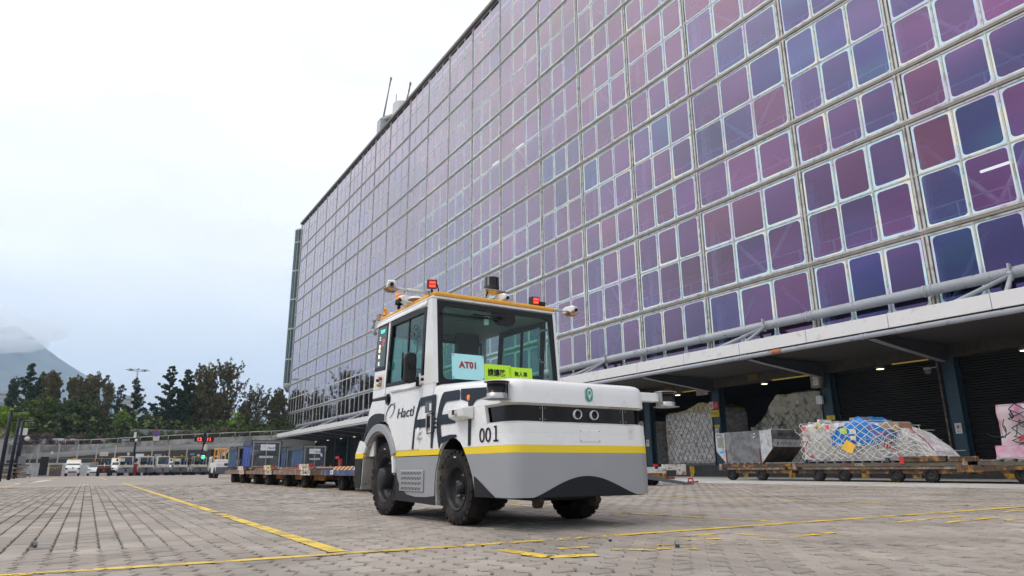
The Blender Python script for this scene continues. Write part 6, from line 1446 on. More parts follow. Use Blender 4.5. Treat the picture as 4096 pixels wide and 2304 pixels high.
# white saloon
x0, x1 = gx(347, 86), gx(400, 86); hw = (x1-x0)/2
t = thing('saloon_car', 'low white saloon car with yellow roof patch beside the open tow tractor', 'car', ((x0+x1)/2, 86, 0))
MB().prism([(0, .25), (0, .55), (.2, .72), (1.2, .88), (3.9, 1.0), (4.5, .95), (4.6, .3)], 'x', -hw, hw).build('body', M_vw, t, bevel=.10, seg=3)
MB().hexa([(-hw+.12, 1.15, .86), (hw-.12, 1.15, .86), (hw-.12, 4.0, .9), (-hw+.12, 4.0, .9), (-hw+.30, 1.9, 1.36), (hw-.30, 1.9, 1.36), (hw-.3, 3.0, 1.38), (-hw+.3, 3.0, 1.38)]).build('greenhouse', M_wg, t, bevel=.05); MB().box(-hw+.3, 1.95, 1.37, hw-.3, 3.0, 1.41).build('roof', M_yr, t)
MB().box(-hw*.4, 2.3, 1.42, hw*.4, 2.5, 1.50).build('light_bar', M_tl, t); MB().box(-hw*.6, -.01, .30, hw*.6, .02, .40).build('grille', M_blkp, t)
for sx in (-1, 1): m = MB(); fwheel(m, sx*(hw-.12), .8, .33, .2); m.build('wheel', M_rub, t); MB().box(sx*hw*.75-.15, -.0, .60, sx*hw*.75+.15, .15, .68).build('headlight', M_wg, t); MB().box(sx*(hw+.05)-.09, 1.35, .92, sx*(hw+.05)+.09, 1.42, 1.04).build('wing_mirror', M_vw, t)
x = gx(536, 84); t = thing('red_bin', 'dark red metal bin between the second and third parked tractors', 'bin', (x, 84, 0)); MB().box(-.42, 0, 0, .42, .8, 1.12).build('bin_body', M_red, t, bevel=.02); MB().box(-.44, -.02, 1.12, .44, .82, 1.18).build('bin_lid', mat('bin_lid', (.3, .02, .03), .5), t)
# driver's tractor at the tail of the train
Yd = 46.0
x = gx(914, Yd)
t = thing('occupied_tractor', 'white tow tractor with orange-yellow cab frame and a driver, behind the rearmost cage', 'tow tractor', (x, Yd, 0))
zz = lambda py: atY(914, py, Yd).z
w = .78
MB().box(-w, 0, .3, w, 2.6, .95).prism([(-w, .95), (-w, 1.12), (w, 1.12), (w, .95)], 'y', .1, .8).build('body', M_vw, t, bevel=.06)
for sx in (-1, 1):
    for yy in (.35, 2.1): m = MB(); fwheel(m, sx*(w-.1), yy, .33, .24); m.build('wheel', M_rub, t)
MB().box(-w+.02, -.03, .28, w-.02, .02, .66).build('dark_bumper', M_dkb, t)
ztop = zz(1797)
for xx in (-.62, -.18, .62):
    for yy in (.6, 2.0): MB().box(xx-.035, yy-.035, .95, xx+.035, yy+.035, ztop).build('cab_post', M_org, t)
MB().box(-.68, .5, ztop, .68, 2.1, ztop+.07).build('cab_roof', M_org, t, bevel=.02); MB().box(-.62, .58, 1.0, -.2, .62, 1.12).build('cab_rail', M_org, t)
MB().box(-.3, -.02, .75, .3, .0, .9).build('grille', M_wg, t); MB().box(.15, -.03, .78, .4, -.0, .9).build('tail_lamp', M_tl, t)
MB().box(-1.0, .9, 1.35, -.82, .95, 1.75).cyl((-.7, .9, 1.2), (-.9, .92, 1.4), .02, n=6).build('side_mirror', M_blkp, t, bevel=.02); MB().box(-.1, .9, 1.0, .4, 1.3, 1.1).build('seat', M_seat, t)

def skin(name, verts, edges, radii, m, loc=(0, 0, 0), parent=None, sub=2, root=0):
    me = bpy.data.meshes.new(name); me.from_pydata(verts, edges, []); o = bpy.data.objects.new(name, me); COL.objects.link(o)
    if parent: o.parent = parent
    o.location = loc; me.materials.append(m)
    sk = o.modifiers.new('skin', 'SKIN'); sk.use_smooth_shade = True
    for i, r in enumerate(radii): me.skin_vertices[0].data[i].radius = r if hasattr(r, '__len__') else (r, r)
    me.skin_vertices[0].data[root].use_root = True
    s_ = o.modifiers.new('sub', 'SUBSURF'); s_.levels = sub; s_.render_levels = sub
    return o
M_skin = mat('skin', (.38, .22, .15), .55); M_vest = mat('lime_vest', (.45, .85, .03), .55, var=.1); M_trs = mat('dark_trousers', (.02, .022, .03), .8); M_hair = mat('black_hair', (.01, .01, .01), .6)
pz = 1.05
p = thing('person', 'driver in lime green safety vest seated in the tractor with the orange frame', 'person', (x+.22, Yd+1.0, 0))
V = [(0, .0, pz+.05), (0, .03, pz+.28), (0, .02, pz+.48), (0, .0, pz+.60), (0, -.01, pz+.70), (0, -.02, pz+.80),
     (-.20, .02, pz+.50), (-.27, .10, pz+.26), (-.20, .34, pz+.20), (.20, .02, pz+.50), (.27, .10, pz+.26), (.20, .34, pz+.20),
     (-.11, .22, pz+.06), (-.12, .46, pz+.04), (-.12, .52, pz-.36), (.11, .22, pz+.06), (.12, .46, pz+.04), (.12, .52, pz-.36), (-.12, .62, pz-.42), (.12, .62, pz-.42)]
E_ = [(0, 1), (1, 2), (2, 3), (3, 4), (4, 5), (2, 6), (6, 7), (7, 8), (2, 9), (9, 10), (10, 11), (0, 12), (12, 13), (13, 14), (0, 15), (15, 16), (16, 17), (14, 18), (17, 19)]
Rr = [(.17, .13), (.16, .12), (.17, .12), (.06, .06), (.085, .095), (.08, .09), .065, .05, .035, .065, .05, .035, .09, .075, .05, .09, .075, .05, .045, .045]
skin('body', V, E_, Rr, M_skin, parent=p)
skin('vest', [(0, .0, pz+.04), (0, .03, pz+.28), (0, .02, pz+.50), (-.19, .02, pz+.50), (.19, .02, pz+.50)], [(0, 1), (1, 2), (2, 3), (2, 4)], [(.20, .155), (.185, .145), (.17, .13), .085, .085], M_vest, parent=p)
skin('sleeve', [(-.20, .02, pz+.50), (-.27, .10, pz+.27), (-.22, .30, pz+.21)], [(0, 1), (1, 2)], [.08, .062, .05], M_trs, parent=p); skin('sleeve', [(.20, .02, pz+.50), (.27, .10, pz+.27), (.22, .30, pz+.21)], [(0, 1), (1, 2)], [.08, .062, .05], M_trs, parent=p)
skin('trousers', [(0, .02, pz+.05), (-.11, .22, pz+.06), (-.12, .46, pz+.04), (-.12, .52, pz-.34), (.11, .22, pz+.06), (.12, .46, pz+.04), (.12, .52, pz-.34)], [(0, 1), (1, 2), (2, 3), (0, 4), (4, 5), (5, 6)], [(.18, .14), .10, .085, .06, .10, .085, .06], M_trs, parent=p)
MB().sph((0, -.035, pz+.80), (.092, .10, .10), 12, 9).build('hair', M_hair, p)
for sx in (-1, 1):
    hnd = MB().sph((sx*.19, .38, pz+.20), (.035, .05, .02), 8, 6)
    for k in range(4): hnd.cyl((sx*.19-.024+.016*k, .42, pz+.20), (sx*.19-.024+.016*k, .47, pz+.185), .008, n=5)
    hnd.cyl((sx*.19-sx*.03, .38, pz+.2), (sx*.19-sx*.05, .42, pz+.2), .009, n=5); hnd.build('hand', M_skin, p)

# ---- elevated ramp with parapet, rail and planting
RY = 95.0
M_par = mat('parapet_concrete', (.40, .39, .375), .85, var=.2, scale=.5, dirt=(.21, .205, .195), dirt_amt=.45, dirt_scale=.7, stretch=(1, 1, 1))
M_under = mat('ramp_underside', (.62, .615, .60), .8, var=.12, scale=.4)
M_panel = mat('corrugated_hoarding', (.80, .82, .84), .6, var=.06)
tp = [(40, 1780), (140, 1778), (260, 1779), (362, 1777), (470, 1771), (560, 1766), (673, 1759), (780, 1754), (880, 1749), (1000, 1744), (1170, 1737)]
bt = [(40, 1816), (140, 1812), (260, 1805), (362, 1797), (470, 1788), (560, 1785), (673, 1780), (780, 1776), (880, 1772), (1000, 1766), (1170, 1757)]
RP = thing('vehicle_ramp', 'long curved concrete ramp with weathered parapet running behind the parked vehicles', 'ramp', (0, 0, 0))
T_ = [atY(a, b, RY) for a, b in tp]; B_ = [atY(a, b, RY) for a, b in bt]
T_.append(T_[-1]+(T_[-1]-T_[-2])*5); B_.append(B_[-1]+(B_[-1]-B_[-2])*5); T_.insert(0, T_[0]+(T_[0]-T_[2])*3); B_.insert(0, B_[0]+(B_[0]-B_[2])*3)
for i in range(len(T_)-1):
    a, b, c, d = T_[i], T_[i+1], B_[i], B_[i+1]; n = 2
    for k in range(n):
        f0, f1 = k/n, (k+1)/n; A, Bq = a.lerp(b, f0), a.lerp(b, f1); Cq, Dq = c.lerp(d, f0), c.lerp(d, f1); g_ = .02
        MB().hexa([(Cq.x+g_, RY, Cq.z), (Dq.x-g_, RY, Dq.z), (Dq.x-g_, RY+.3, Dq.z), (Cq.x+g_, RY+.3, Cq.z), (A.x+g_, RY+.05, A.z), (Bq.x-g_, RY+.05, Bq.z), (Bq.x-g_, RY+.3, Bq.z), (A.x+g_, RY+.3, A.z)]).build('parapet_panel', M_par, RP)
    # rounded soffit rolling back under the deck
    mb = MB(); vs = []
    for P_ in (c, d):
        for k in range(7):
            an = R_(90*k/6); vs.append((P_.x, RY+.08+1.5*(1-math.cos(an)), P_.z-1.25*math.sin(an)))
        vs.append((P_.x, RY+8, P_.z-1.3))
    mb.add(vs, [(k, k+8, k+9, k+1) for k in range(7)], 0, True); mb.build('ramp_soffit', M_under, RP)
MB().add([v for a in T_ for v in ((a.x, RY+.3, a.z-.3), (a.x, RY+9, a.z-.3))], [(2*k, 2*k+2, 2*k+3, 2*k+1) for k in range(len(T_)-1)]).build('ramp_deck', M_par, RP)
rail = MB()
for i in range(3, len(T_)-1):
    a, b = T_[i], T_[i+1]; rail.cyl((a.x, RY+.15, a.z+.52), (b.x, RY+.15, b.z+.52), .055, n=8)
    for k in range(2): p_ = a.lerp(b, k/2); rail.cyl((p_.x, RY+.15, p_.z), (p_.x, RY+.15, p_.z+.52), .05, n=6)
rail.build('guard_rail', mat('grey_rail', (.38, .39, .39), .5), RP)
xs0, xs1, xs2 = T_[1].x-12, gx(497, RY+1), 40
t = thing('hoarding', 'pale ribbed metal hoarding closing the space under the ramp on the left', 'hoarding', (0, 0, 0))
mb = MB(); n = 260; vs = []
for k in range(n+1): x = xs0+(xs1-xs0)*k/n; y = RY+.9+(.06 if k % 2 else 0); vs += [(x, y, 0), (x, y, 4.2)]
mb.add(vs, [(2*k, 2*k+2, 2*k+3, 2*k+1) for k in range(n)]); mb.build('ribbed_sheet', M_panel, t)
MB().box(xs0, RY-1.2, 0, xs1+2, RY-1.0, 1.35).box(xs0, RY-1.25, 1.32, xs1+2, RY-.95, 1.42).build('low_wall', mat('pale_low_wall', (.72, .74, .75), .7, var=.1), t)
M_mesh = mat('grey_screen_wall', (.30, .295, .28), .85, var=.1)
t = thing('screen_wall', 'dull grey wall under the ramp behind the parked tow tractors', 'wall', (0, 0, 0)); MB().box(xs1+.1, RY+2.2, 0, xs2, RY+2.4, 5.5).build('wall_face', M_mesh, t); MB().box(xs2-60, RY+9, 0, xs2, RY+9.3, 6).build('back_wall', M_dark, t)
t = thing('wall_opening', 'rusty mesh gate panel in the shade under the ramp', 'gate', (gx(515, RY+1.5), RY+1.5, 2.2)); MB().box(-1.2, 0, 0, 1.8, .08, 1.9).build('gate_mesh', mat('rusty_mesh', (.14, .11, .09), .8), t); MB().box(-1.25, -.02, 1.9, 1.85, .1, 2.0).build('gate_head', M_alud, t)
# chain link fence in front of the ramp
M_fp = mat('fence_post_paint', (.42, .42, .41), .6, var=.1)
def mesh_mat():
    m = bpy.data.materials.new('chain_link'); m.use_nodes = True; t = m.node_tree; b = t.nodes['Principled BSDF']; b.inputs['Base Color'].default_value = (.25, .25, .25, 1); b.inputs['Metallic'].default_value = .3; b.inputs['Roughness'].default_value = .6; b.inputs['Alpha'].default_value = .09; return m
M_mesh2 = mesh_mat()
posts = [140, 222, 298, 375, 450, 526, 598, 668, 738, 807, 872, 935, 1000]
NF = RY-2.5
t = thing('chain_link_fence', 'chain link fence with pale posts and razor wire coils in front of the ramp', 'fence', (0, 0, 0))
fz = atY(450, 1772, NF).z-.15; fz = max(fz, 3.2)
fp = [gx(p, NF) for p in posts]; fp = [fp[0]-5.5, fp[0]-2.8]+fp
for x in fp: MB().box(x-.07, NF-.05, 0, x+.07, NF+.05, fz).build('fence_post', M_fp, t)
for i in range(len(fp)-1): MB().box(fp[i]+.08, NF, .0, fp[i+1]-.08, NF+.01, fz-.15).build('mesh_panel', M_mesh2, t)
wr_ = MB()
for z in (fz-.15, fz-1.6): wr_.cyl((fp[0], NF, z), (fp[-1], NF, z), .02, n=4)
wr_.build('line_wire', M_fp, t)
rz = MB(); k = 0
x = fp[0]; pts = []
while x < fp[-1]:
    a = x*5.2; pts.append((x, NF+.25*math.cos(a), fz+.22+.26*math.sin(a))); x += .20
rz.tube(pts, .012, n=3); rz.build('razor_wire', mat('razor_wire', (.22, .18, .13), .6), t)
# notices on the fence
def board(px0, px1, py0, py1, Y, label, bg, parts, name='notice_board', cat='sign', group=None):
    a, b = atY(px0, py0, Y), atY(px1, py1, Y); c = thing(name, label, cat, ((a.x+b.x)/2, Y, b.z), 0, group); h = a.z-b.z; w = b.x-a.x
    MB().box(-w/2, -.02, 0, w/2, .02, h).build('board', bg, c)
    for s_, u, v, sz, m in parts: text(s_, sz*h, m, c, (u*w, -.024, v*h), ROT_YNEG, .001, align='CENTER')
    return c
board(400, 432, 1808, 1824, NF-.1, 'white notice with red writing hung on the fence above the saloon car', M_sw, [('Authorized Vehicles Only', 0, .62, .12, M_sr), ('只限許可車輛進入', 0, .2, .2, M_sr)])
board(544, 574, 1815, 1831, NF-.1, 'blank pale grey board on the fence above the wide white canopy', M_panel, [], group=None); board(618, 646, 1816, 1831, NF-.1, 'blank darker grey board on the fence above the closed cab tractor', mat('grey_board', (.30, .31, .32), .6), [])
board(761, 778, 1812, 1821, NF-.1, 'small blue notice with white writing left of the traffic light', mat('blue_sign', (.03, .2, .5), .5), [('Parking Area', 0, .62, .14, M_sw), ('停 車 場', 0, .15, .28, M_sw)])
board(614, 636, 1743, 1763, RY-.1, 'white notice board on the ramp rail below the round sign', M_sw, [('NOTICE', 0, .7, .1, M_ink), ('告 示', 0, .45, .12, M_ink)])
s_ = board(886, 916, 1800, 1823, NF-.1, 'white board with two red prohibition rings behind the driver', M_sw, []); mb = MB()
def ringy(mb, x, z, r, w, y=-.023, n=18):
    for k in range(n):
        a0, a1 = 2*math.pi*k/n, 2*math.pi*(k+1)/n
        mb.prism([(x+r*math.cos(a0), z+r*math.sin(a0)), (x+r*math.cos(a1), z+r*math.sin(a1)), (x+(r-w)*math.cos(a1), z+(r-w)*math.sin(a1)), (x+(r-w)*math.cos(a0), z+(r-w)*math.sin(a0))], 'y', y, y+.004)
ringy(mb, -.28, .62, .21, .05); ringy(mb, .28, .62, .21, .05); mb.build('red_rings', M_sr, s_); text('10', .2, M_ink, s_, (-.28, -.025, .52), ROT_YNEG, .001, align='CENTER')
q = atY(625, 1733, RY-.1); t = thing('no_stopping_sign', 'round blue no stopping sign with red ring above the ramp rail', 'sign', (q.x, RY-.1, q.z)); MB().cyl((0, 0, 0), (0, -.03, 0), .40, n=24).build('sign_disc', mat('blue_disc', (.03, .10, .42), .5), t)
mb = MB(); ringy(mb, 0, 0, .40, .08, -.036); mb.prism([(-.27, .22), (-.22, .27), (.27, -.22), (.22, -.27)], 'y', -.036, -.032); mb.build('red_ring', M_sr, t); MB().cyl((0, .02, -1.3), (0, .02, -.4), .04, n=8).build('sign_pole', M_fp, t); MB().box(-.3, -.03, -.62, .3, 0, -.45).build('sub_plate', M_sw, t)
# fence posts mounted exit lamps
for p_, y_, l_ in ((208, 1811, 'small white plate on the fence above the black panel'), (514, 1815, 'small white plate on the fence left of the dark camera post'), (794, 1822, 'small white plate beside the traffic light head')):
    q = atY(p_, y_, NF-.15); o = MB().box(-.12, 0, -.14, .12, .1, .14).build('wall_light', M_sw); o.location = q; tag(o, l_, 'sign', 'small white plates along the fence')

# ---- traffic light with clock, lamp post, mirror
M_navp = mat('dark_navy_post', (.012, .018, .035), .5, var=.1)
def at_(p, y, Y): return atY(p, y, Y)
YT = 84
b = at_(803, 1900, YT); tpz = at_(818, 1728, YT).z
t = thing('traffic_light', 'dark post with red digital clock reading 12 11 and a lit green traffic light', 'traffic light', (b.x, YT, 0))
MB().box(-.13, -.1, 0, .13, .1, tpz).build('post', M_navp, t)
cz = at_(813, 1757, YT).z; cb = MB().box(-1.05, -.25, cz-.27, .95, .05, cz+.27).build('clock_box', M_blkp, t, bevel=.03)
M_rl = mat('red_digits', (1, .1, .06), .4, emit=(1, .05, .04), estr=2.2)
text('12', .36, M_rl, cb, (-.85, -.256, cz-.18), ROT_YNEG, .002, bold=.01, sx=1.1, name='clock_digits'); text('11', .36, M_rl, cb, (.15, -.256, cz-.18), ROT_YNEG, .002, bold=.01, sx=1.1, name='clock_digits')
gz = at_(806, 1829, YT).z; MB().box(-.28, -.35, gz-.3, .28, -.1, gz+.85).build('signal_head', M_blkp, t, bevel=.04)
MB().cyl((0, -.36, gz), (0, -.42, gz), .22, n=18).build('green_lamp', mat('green_signal', (.1, .9, .7), .3, emit=(.15, 1, .75), estr=1.8), t); MB().cyl((0, -.36, gz+.52), (0, -.40, gz+.52), .22, n=18).build('off_lamp', M_wg, t)
q = at_(822, 1792, YT); m_ = thing('convex_mirror', 'round convex traffic mirror with red edge right of the traffic light post', 'mirror', (q.x, YT-.3, q.z), R_(25)); MB().lathe([(0, -.10), (.3, -.06), (.44, 0)], (0, 0, 0), ax='y', n=22).build('mirror_dome', M_sw, m_).scale = (.6, 1, 1); MB().lathe([(.44, 0), (.50, .02), (.46, .1)], (0, 0, 0), ax='y', n=22).build('mirror_rim', M_red, m_).scale = (.6, 1, 1)
b = at_(526, 1890, YT); zt_ = at_(538, 1728, YT).z
t = thing('camera_post', 'dark lamp post with white box and dome camera behind the second canopy tractor', 'post', (b.x, YT, 0)); MB().cyl((0, 0, 0), (0, 0, zt_), .13, .09, n=10).build('post', M_navp, t); q = at_(530, 1740, YT); MB().box(-.25, -.2, q.z-.3, .0, -.05, q.z+.3).build('equipment_box', M_sw, t); MB().sph((.05, -.2, q.z-.55), (.16, .16, .16), 10, 8).build('dome_camera', M_sw, t)
# row of four posts along the left fence
ps = [(3, 1878, 1640, 44, 12, 60), (42, 1871, 1672, 52, 40, 60), (60, 1873, 1682, 60, 76, 82), (66, 1885, 1707, 68, 97, 132)]
labs = ['dark lamp post at the left edge of the frame, nearest of the row', 'second dark lamp post of the row along the left fence', 'third dark lamp post of the row, in front of the razor wire end', 'fourth dark lamp post of the row, carrying a white box and camera']
for i, (pb, yb_, yt_, Y, pxt, arm_) in enumerate(ps):
    b = at_(pb, yb_, Y); tz_ = at_(pxt, yt_, Y).z
    t = thing('lamp_post', labs[i], 'lamp post', (b.x, Y, 0), 0, 'dark lamp posts along the left fence')
    MB().cyl((0, 0, 0), (0, 0, tz_), .095, .08, n=10).build('post', M_navp, t)
    ax_ = at_(arm_, yt_, Y).x-b.x; MB().box(.0, -.04, tz_-.08, max(.5, ax_), .04, tz_).build('lamp_arm', M_navp, t); MB().box(max(.3, ax_-.3), -.1, tz_-.14, max(.7, ax_+.1), .1, tz_-.09).build('lamp_head', M_alud, t)
    if i == 3:
        q = at_(93, 1727, Y); MB().box(-.25, -.25, q.z-.28, .28, -.1, q.z+.28).build('equipment_box', M_sw, t); MB().sph((.35, -.2, q.z-.55), (.2, .2, .18), 10, 8).build('dome_camera', M_sw, t); q = at_(80, 1846, Y); MB().box(-.1, -.3, q.z-.35, .5, -.1, q.z+.4).build('cabinet', mat('grey_cabinet', (.2, .21, .2), .6), t)
# left security fence running towards the camera
t = thing('security_fence', 'tall white ribbed security fence with rusty razor wire running along the left edge', 'fence', (0, 0, 0))
FXL = at_(48, 1880, 88).x-1.0
def lx(Y): return -9.2+(FXL+9.2)*(Y-40)/48
rz = MB(); pts = []
for k in range(60):
    Y = 34+k*.95
    MB().box(lx(Y)-.12, Y-.20, 0, lx(Y)-.02, Y+.20, 3.55+.0*Y).build('fence_slat', M_fp, t)
    if k % 3 == 0: MB().cyl((lx(Y)-.05, Y, 3.5), (lx(Y)+.45, Y, 4.25), .03, n=5).build('fence_arm', M_fp, t)
for k in range(700):
    Y = 34+k*.08; a = k*.62; pts.append((lx(Y)+.1+.45*math.cos(a), Y, 4.1+.45*math.sin(a)))
rz.tube(pts, .014, n=3); rz.build('razor_wire', mat('rusty_razor_wire', (.20, .14, .09), .7), t)
MB().box(-30, 33, 0, -9.4, 33.1, 3).build('end_panel', M_fp, t)
# stuff standing by the far left wall
q = at_(152, 1896, 84)
t = thing('panel_stand', 'tall black panel leaning in front of the hoarding at the far left', 'panel', (q.x, 84, 0)); zt_ = at_(175, 1827, 84).z
MB().box(0, 0, .12, .70, .28, zt_).build('black_panel', M_blkp, t); MB().box(-.1, -.1, 0, 1.0, .5, .12).build('panel_base', M_conc, t)
q = at_(194, 1900, 86); t = thing('block_pillar', 'short brown rendered block wall by the black panel', 'wall', (q.x, 86, 0)); MB().box(0, 0, 0, 1.05, .5, 1.15).build('wall_face', mat('brown_render', (.13, .105, .085), .9, var=.25), t)
mb = MB(); M_tapeb = mat('hazard_yellow', (.6, .45, .04), .6)
a, b = at_(188, 1862, 84), at_(252, 1862, 84)
t = thing('hazard_tape', 'yellow and black hazard tape strung left of the electric van', 'tape', (0, 0, 0))
for k in range(14):
    f0, f1 = k/14, (k+1)/14; z0 = a.z-.25*math.sin(math.pi*f0); z1 = a.z-.25*math.sin(math.pi*f1)
    MB().hexa([(a.x+(b.x-a.x)*f0, 84, z0-.05), (a.x+(b.x-a.x)*f1, 84, z1-.05), (a.x+(b.x-a.x)*f1, 84.02, z1-.05), (a.x+(b.x-a.x)*f0, 84.02, z0-.05), (a.x+(b.x-a.x)*f0, 84, z0+.05), (a.x+(b.x-a.x)*f1, 84, z1+.05), (a.x+(b.x-a.x)*f1, 84.02, z1+.05), (a.x+(b.x-a.x)*f0, 84.02, z0+.05)]).build('tape_band', M_tapeb if k % 2 else M_blkp, t)
q = at_(50, 1905, 66); t = thing('traffic_cone', 'orange traffic cone with white band at the foot of the lamp posts', 'cone', (q.x, 66, 0)); M_cone = mat('cone_orange', (.75, .09, .03), .5); MB().box(-.2, -.2, 0, .2, .2, .04).build('cone_base', M_cone, t); MB().lathe([(.15, .04), (.11, .28)], n=14).lathe([(.075, .48), (.03, .75), (0, .75)], n=14).build('cone_body', M_cone, t); MB().lathe([(.11, .281), (.075, .479)], n=14).build('cone_band', M_sw, t)
M_junk = [M_alud, M_rustb, M_dark, M_alu, M_brown]
for k in range(4):
    q = at_((8, 26, 40, 64)[k], 1900, (60, 64, 67, 70)[k]); rr = random.Random(k+5)
    t = thing('scrap_pile', ('pile of flattened dark scrap sheets at the lower left edge', 'stack of grey scrap pallets left of the traffic cone', 'heap of mixed scrap just behind the traffic cone', 'low heap of metal scrap right of the traffic cone')[k], 'scrap pile', (q.x, (60, 64, 67, 70)[k], 0))
    for j in range(11):
        z = .1*j; a = rr.uniform(-.3, .3); w_ = rr.uniform(.4, .8)
        o = MB().box(-w_, -.4, z, w_, .4, z+.07).build('scrap_sheet', M_junk[rr.randrange(5)], t); o.rotation_euler = (0, rr.uniform(-.06, .06), a); o.location = (rr.uniform(-.15, .15), 0, 0)
a, b = at_(72, 1886, 76), at_(130, 1886, 76)
t = thing('metal_barrier', 'low pale metal tube barrier with hazard tape at the far left', 'barrier', (a.x, 76, 0)); w_ = b.x-a.x
MB().tube([(0, 0, 0), (.1, 0, 1.15), (w_*.85, 0, 1.15), (w_*.85, 0, 0)], .035, n=6).tube([(w_*.9, 0, 0), (w_*.9, 0, .9), (w_*1.2, 0, .85), (w_*1.2, 0, 0)], .03, n=6).build('barrier_frame', M_fp, t)
MB().box(.0, -.02, .15, w_*.9, .0, .28).build('hazard_band', M_tapeb, t)
for k in range(7): MB().box(w_*.12*k+.05, -.025, .15, w_*.12*k+.22, -.021, .28).build('black_band', M_blkp, t)
a = at_(100, 1880, 78); t = thing('thin_pole', 'thin grey pole with a small lamp beside the metal barrier', 'pole', (a.x, 78, 0)); MB().cyl((0, 0, 0), (.35, 0, 2.1), .025, n=6).build('pole', M_fp, t)

# ---- high mast and far warehouse
q = at_(528, 1650, 180); zt_ = at_(540, 1480, 180).z
t = thing('high_mast', 'very tall grey mast with a ring of floodlights rising above the trees', 'floodlight mast', (q.x, 180, 0)); MB().cyl((0, 0, 0), (0, 0, zt_), .42, .20, n=12).build('mast', mat('mast_steel', (.45, .46, .47), .5), t)
for k in range(8): a = math.pi*k/4; MB().box(-.22, 1.3, zt_-.05, .22, 2.5, zt_+.05).build('floodlight', M_alud, t).rotation_euler = (0, 0, a)
MB().lathe([(1.5, zt_-.1), (1.6, zt_-.1), (1.6, zt_), (1.5, zt_)], n=16).build('mast_ring', M_alud, t)
def shed(pa, pb, ytop, Y, label, rows=6):
    a, b = at_(pa, ytop, Y), at_(pb, ytop, Y); t = thing('far_warehouse', label, 'warehouse', ((a.x+b.x)/2, Y, 0)); w = (b.x-a.x)/2; h = a.z
    MB().box(-w, 0, 0, w, 40, h-1).build('wall', mat('pale_cladding', (.46, .47, .48), .6, var=.03), t)
    for k in range(rows): MB().box(-w-.05, -.12, h-1-(k+1)*h/16, w+.05, -.02, h-1-(k+1)*h/16+.25).build('cladding_band', mat('cladding_line', (.30, .32, .34), .6), t)
    MB().box(-w-.6, -.6, h-1, w+.6, 40.6, h).build('roof_edge', mat('pale_roof', (.40, .42, .44), .6), t); MB().box(-w-.05, -.18, h-5.2, w+.05, -.13, h-3.4).build('grey_stripe', mat('stripe_grey', (.22, .25, .28), .6), t)
shed(-150, 68, 1556, 260, 'pale banded warehouse behind the trees at the left edge'); shed(500, 570, 1582, 240, 'pale block seen through the trees right of the tall mast')
# ================================================================ trees, planting, hills, haze
def leaf_mat(name, c1, c2, c3):
    m = bpy.data.materials.new(name); m.use_nodes = True; t = m.node_tree; b = t.nodes['Principled BSDF']; N, L = t.nodes.new, t.links.new
    at = N('ShaderNodeAttribute'); at.attribute_name = 'tone'; cr = N('ShaderNodeValToRGB'); L(at.outputs['Fac'], cr.inputs[0]); e = cr.color_ramp.elements
    e[0].color = (*c1, 1); e[1].color = (*c3, 1); q = e.new(.5); q.color = (*c2, 1)
    L(cr.outputs[0], b.inputs['Base Color']); b.inputs['Roughness'].default_value = .7; b.inputs['Specular IOR Level'].default_value = .25
    return m
L_dark = leaf_mat('dark_needles', (.022, .040, .024), (.042, .072, .038), (.07, .105, .05))
L_brn = leaf_mat('brownish_needles', (.075, .078, .034), (.135, .125, .055), (.23, .19, .085))
L_olv = leaf_mat('olive_leaves', (.04, .07, .015), (.085, .125, .022), (.18, .22, .035))
L_drk2 = leaf_mat('deep_green_leaves', (.028, .048, .015), (.055, .085, .024), (.11, .14, .035))
L_brt = leaf_mat('bright_green_leaves', (0.085, 0.153, 0.014), (0.153, 0.255, 0.020), (0.255, 0.374, 0.034))
L_red = leaf_mat('bougainvillea', (.10, .10, .055), (.14, .10, .09), (.30, .10, .21))
M_trunk = mat('bark', (.12, .10, .08), .9, var=.2); M_trunkp = mat('pale_bark', (.24, .21, .18), .9, var=.2)
def leaves(name, parent, m, cents, size, n, seed, droop=0., squash=1., long=1.):
    """many small leaf faces gathered in clumps round cents = [(x, y, z, radius)]"""
    rr = random.Random(seed); v = []; f = []; tone = []
    for (cx, cy, cz, r) in cents:
        base = rr.random()
        for _ in range(n):
            a = rr.uniform(0, 6.283); u = rr.uniform(-1, 1); q = rr.random()**.4*r; s = math.sqrt(1-u*u)
            x, y, z = cx+q*s*math.cos(a), cy+q*s*math.sin(a), cz+q*u*squash-droop*rr.random()*r
            d1 = Vector((rr.uniform(-1, 1), rr.uniform(-1, 1), rr.uniform(-1, 1)-droop*1.5)).normalized(); d2 = d1.orthogonal(); d2.rotate(Matrix.Rotation(rr.uniform(0, 6), 3, d1)); sz = size*rr.uniform(.6, 1.3)
            d1 = d1*sz*long; d2 = d2*sz*.5; o = len(v); P = Vector((x, y, z))
            v += [tuple(P-d1), tuple(P+d2), tuple(P+d1), tuple(P-d2)]; f.append((o, o+1, o+2, o+3)); tone.append(min(1, max(0, base*.55+rr.random()*.45)))
    me = bpy.data.meshes.new(name); me.from_pydata(v, [], f); me.materials.append(m); a = me.attributes.new('tone', 'FLOAT', 'FACE'); a.data.foreach_set('value', tone)
    o = bpy.data.objects.new(name, me); COL.objects.link(o); o.parent = parent; return o
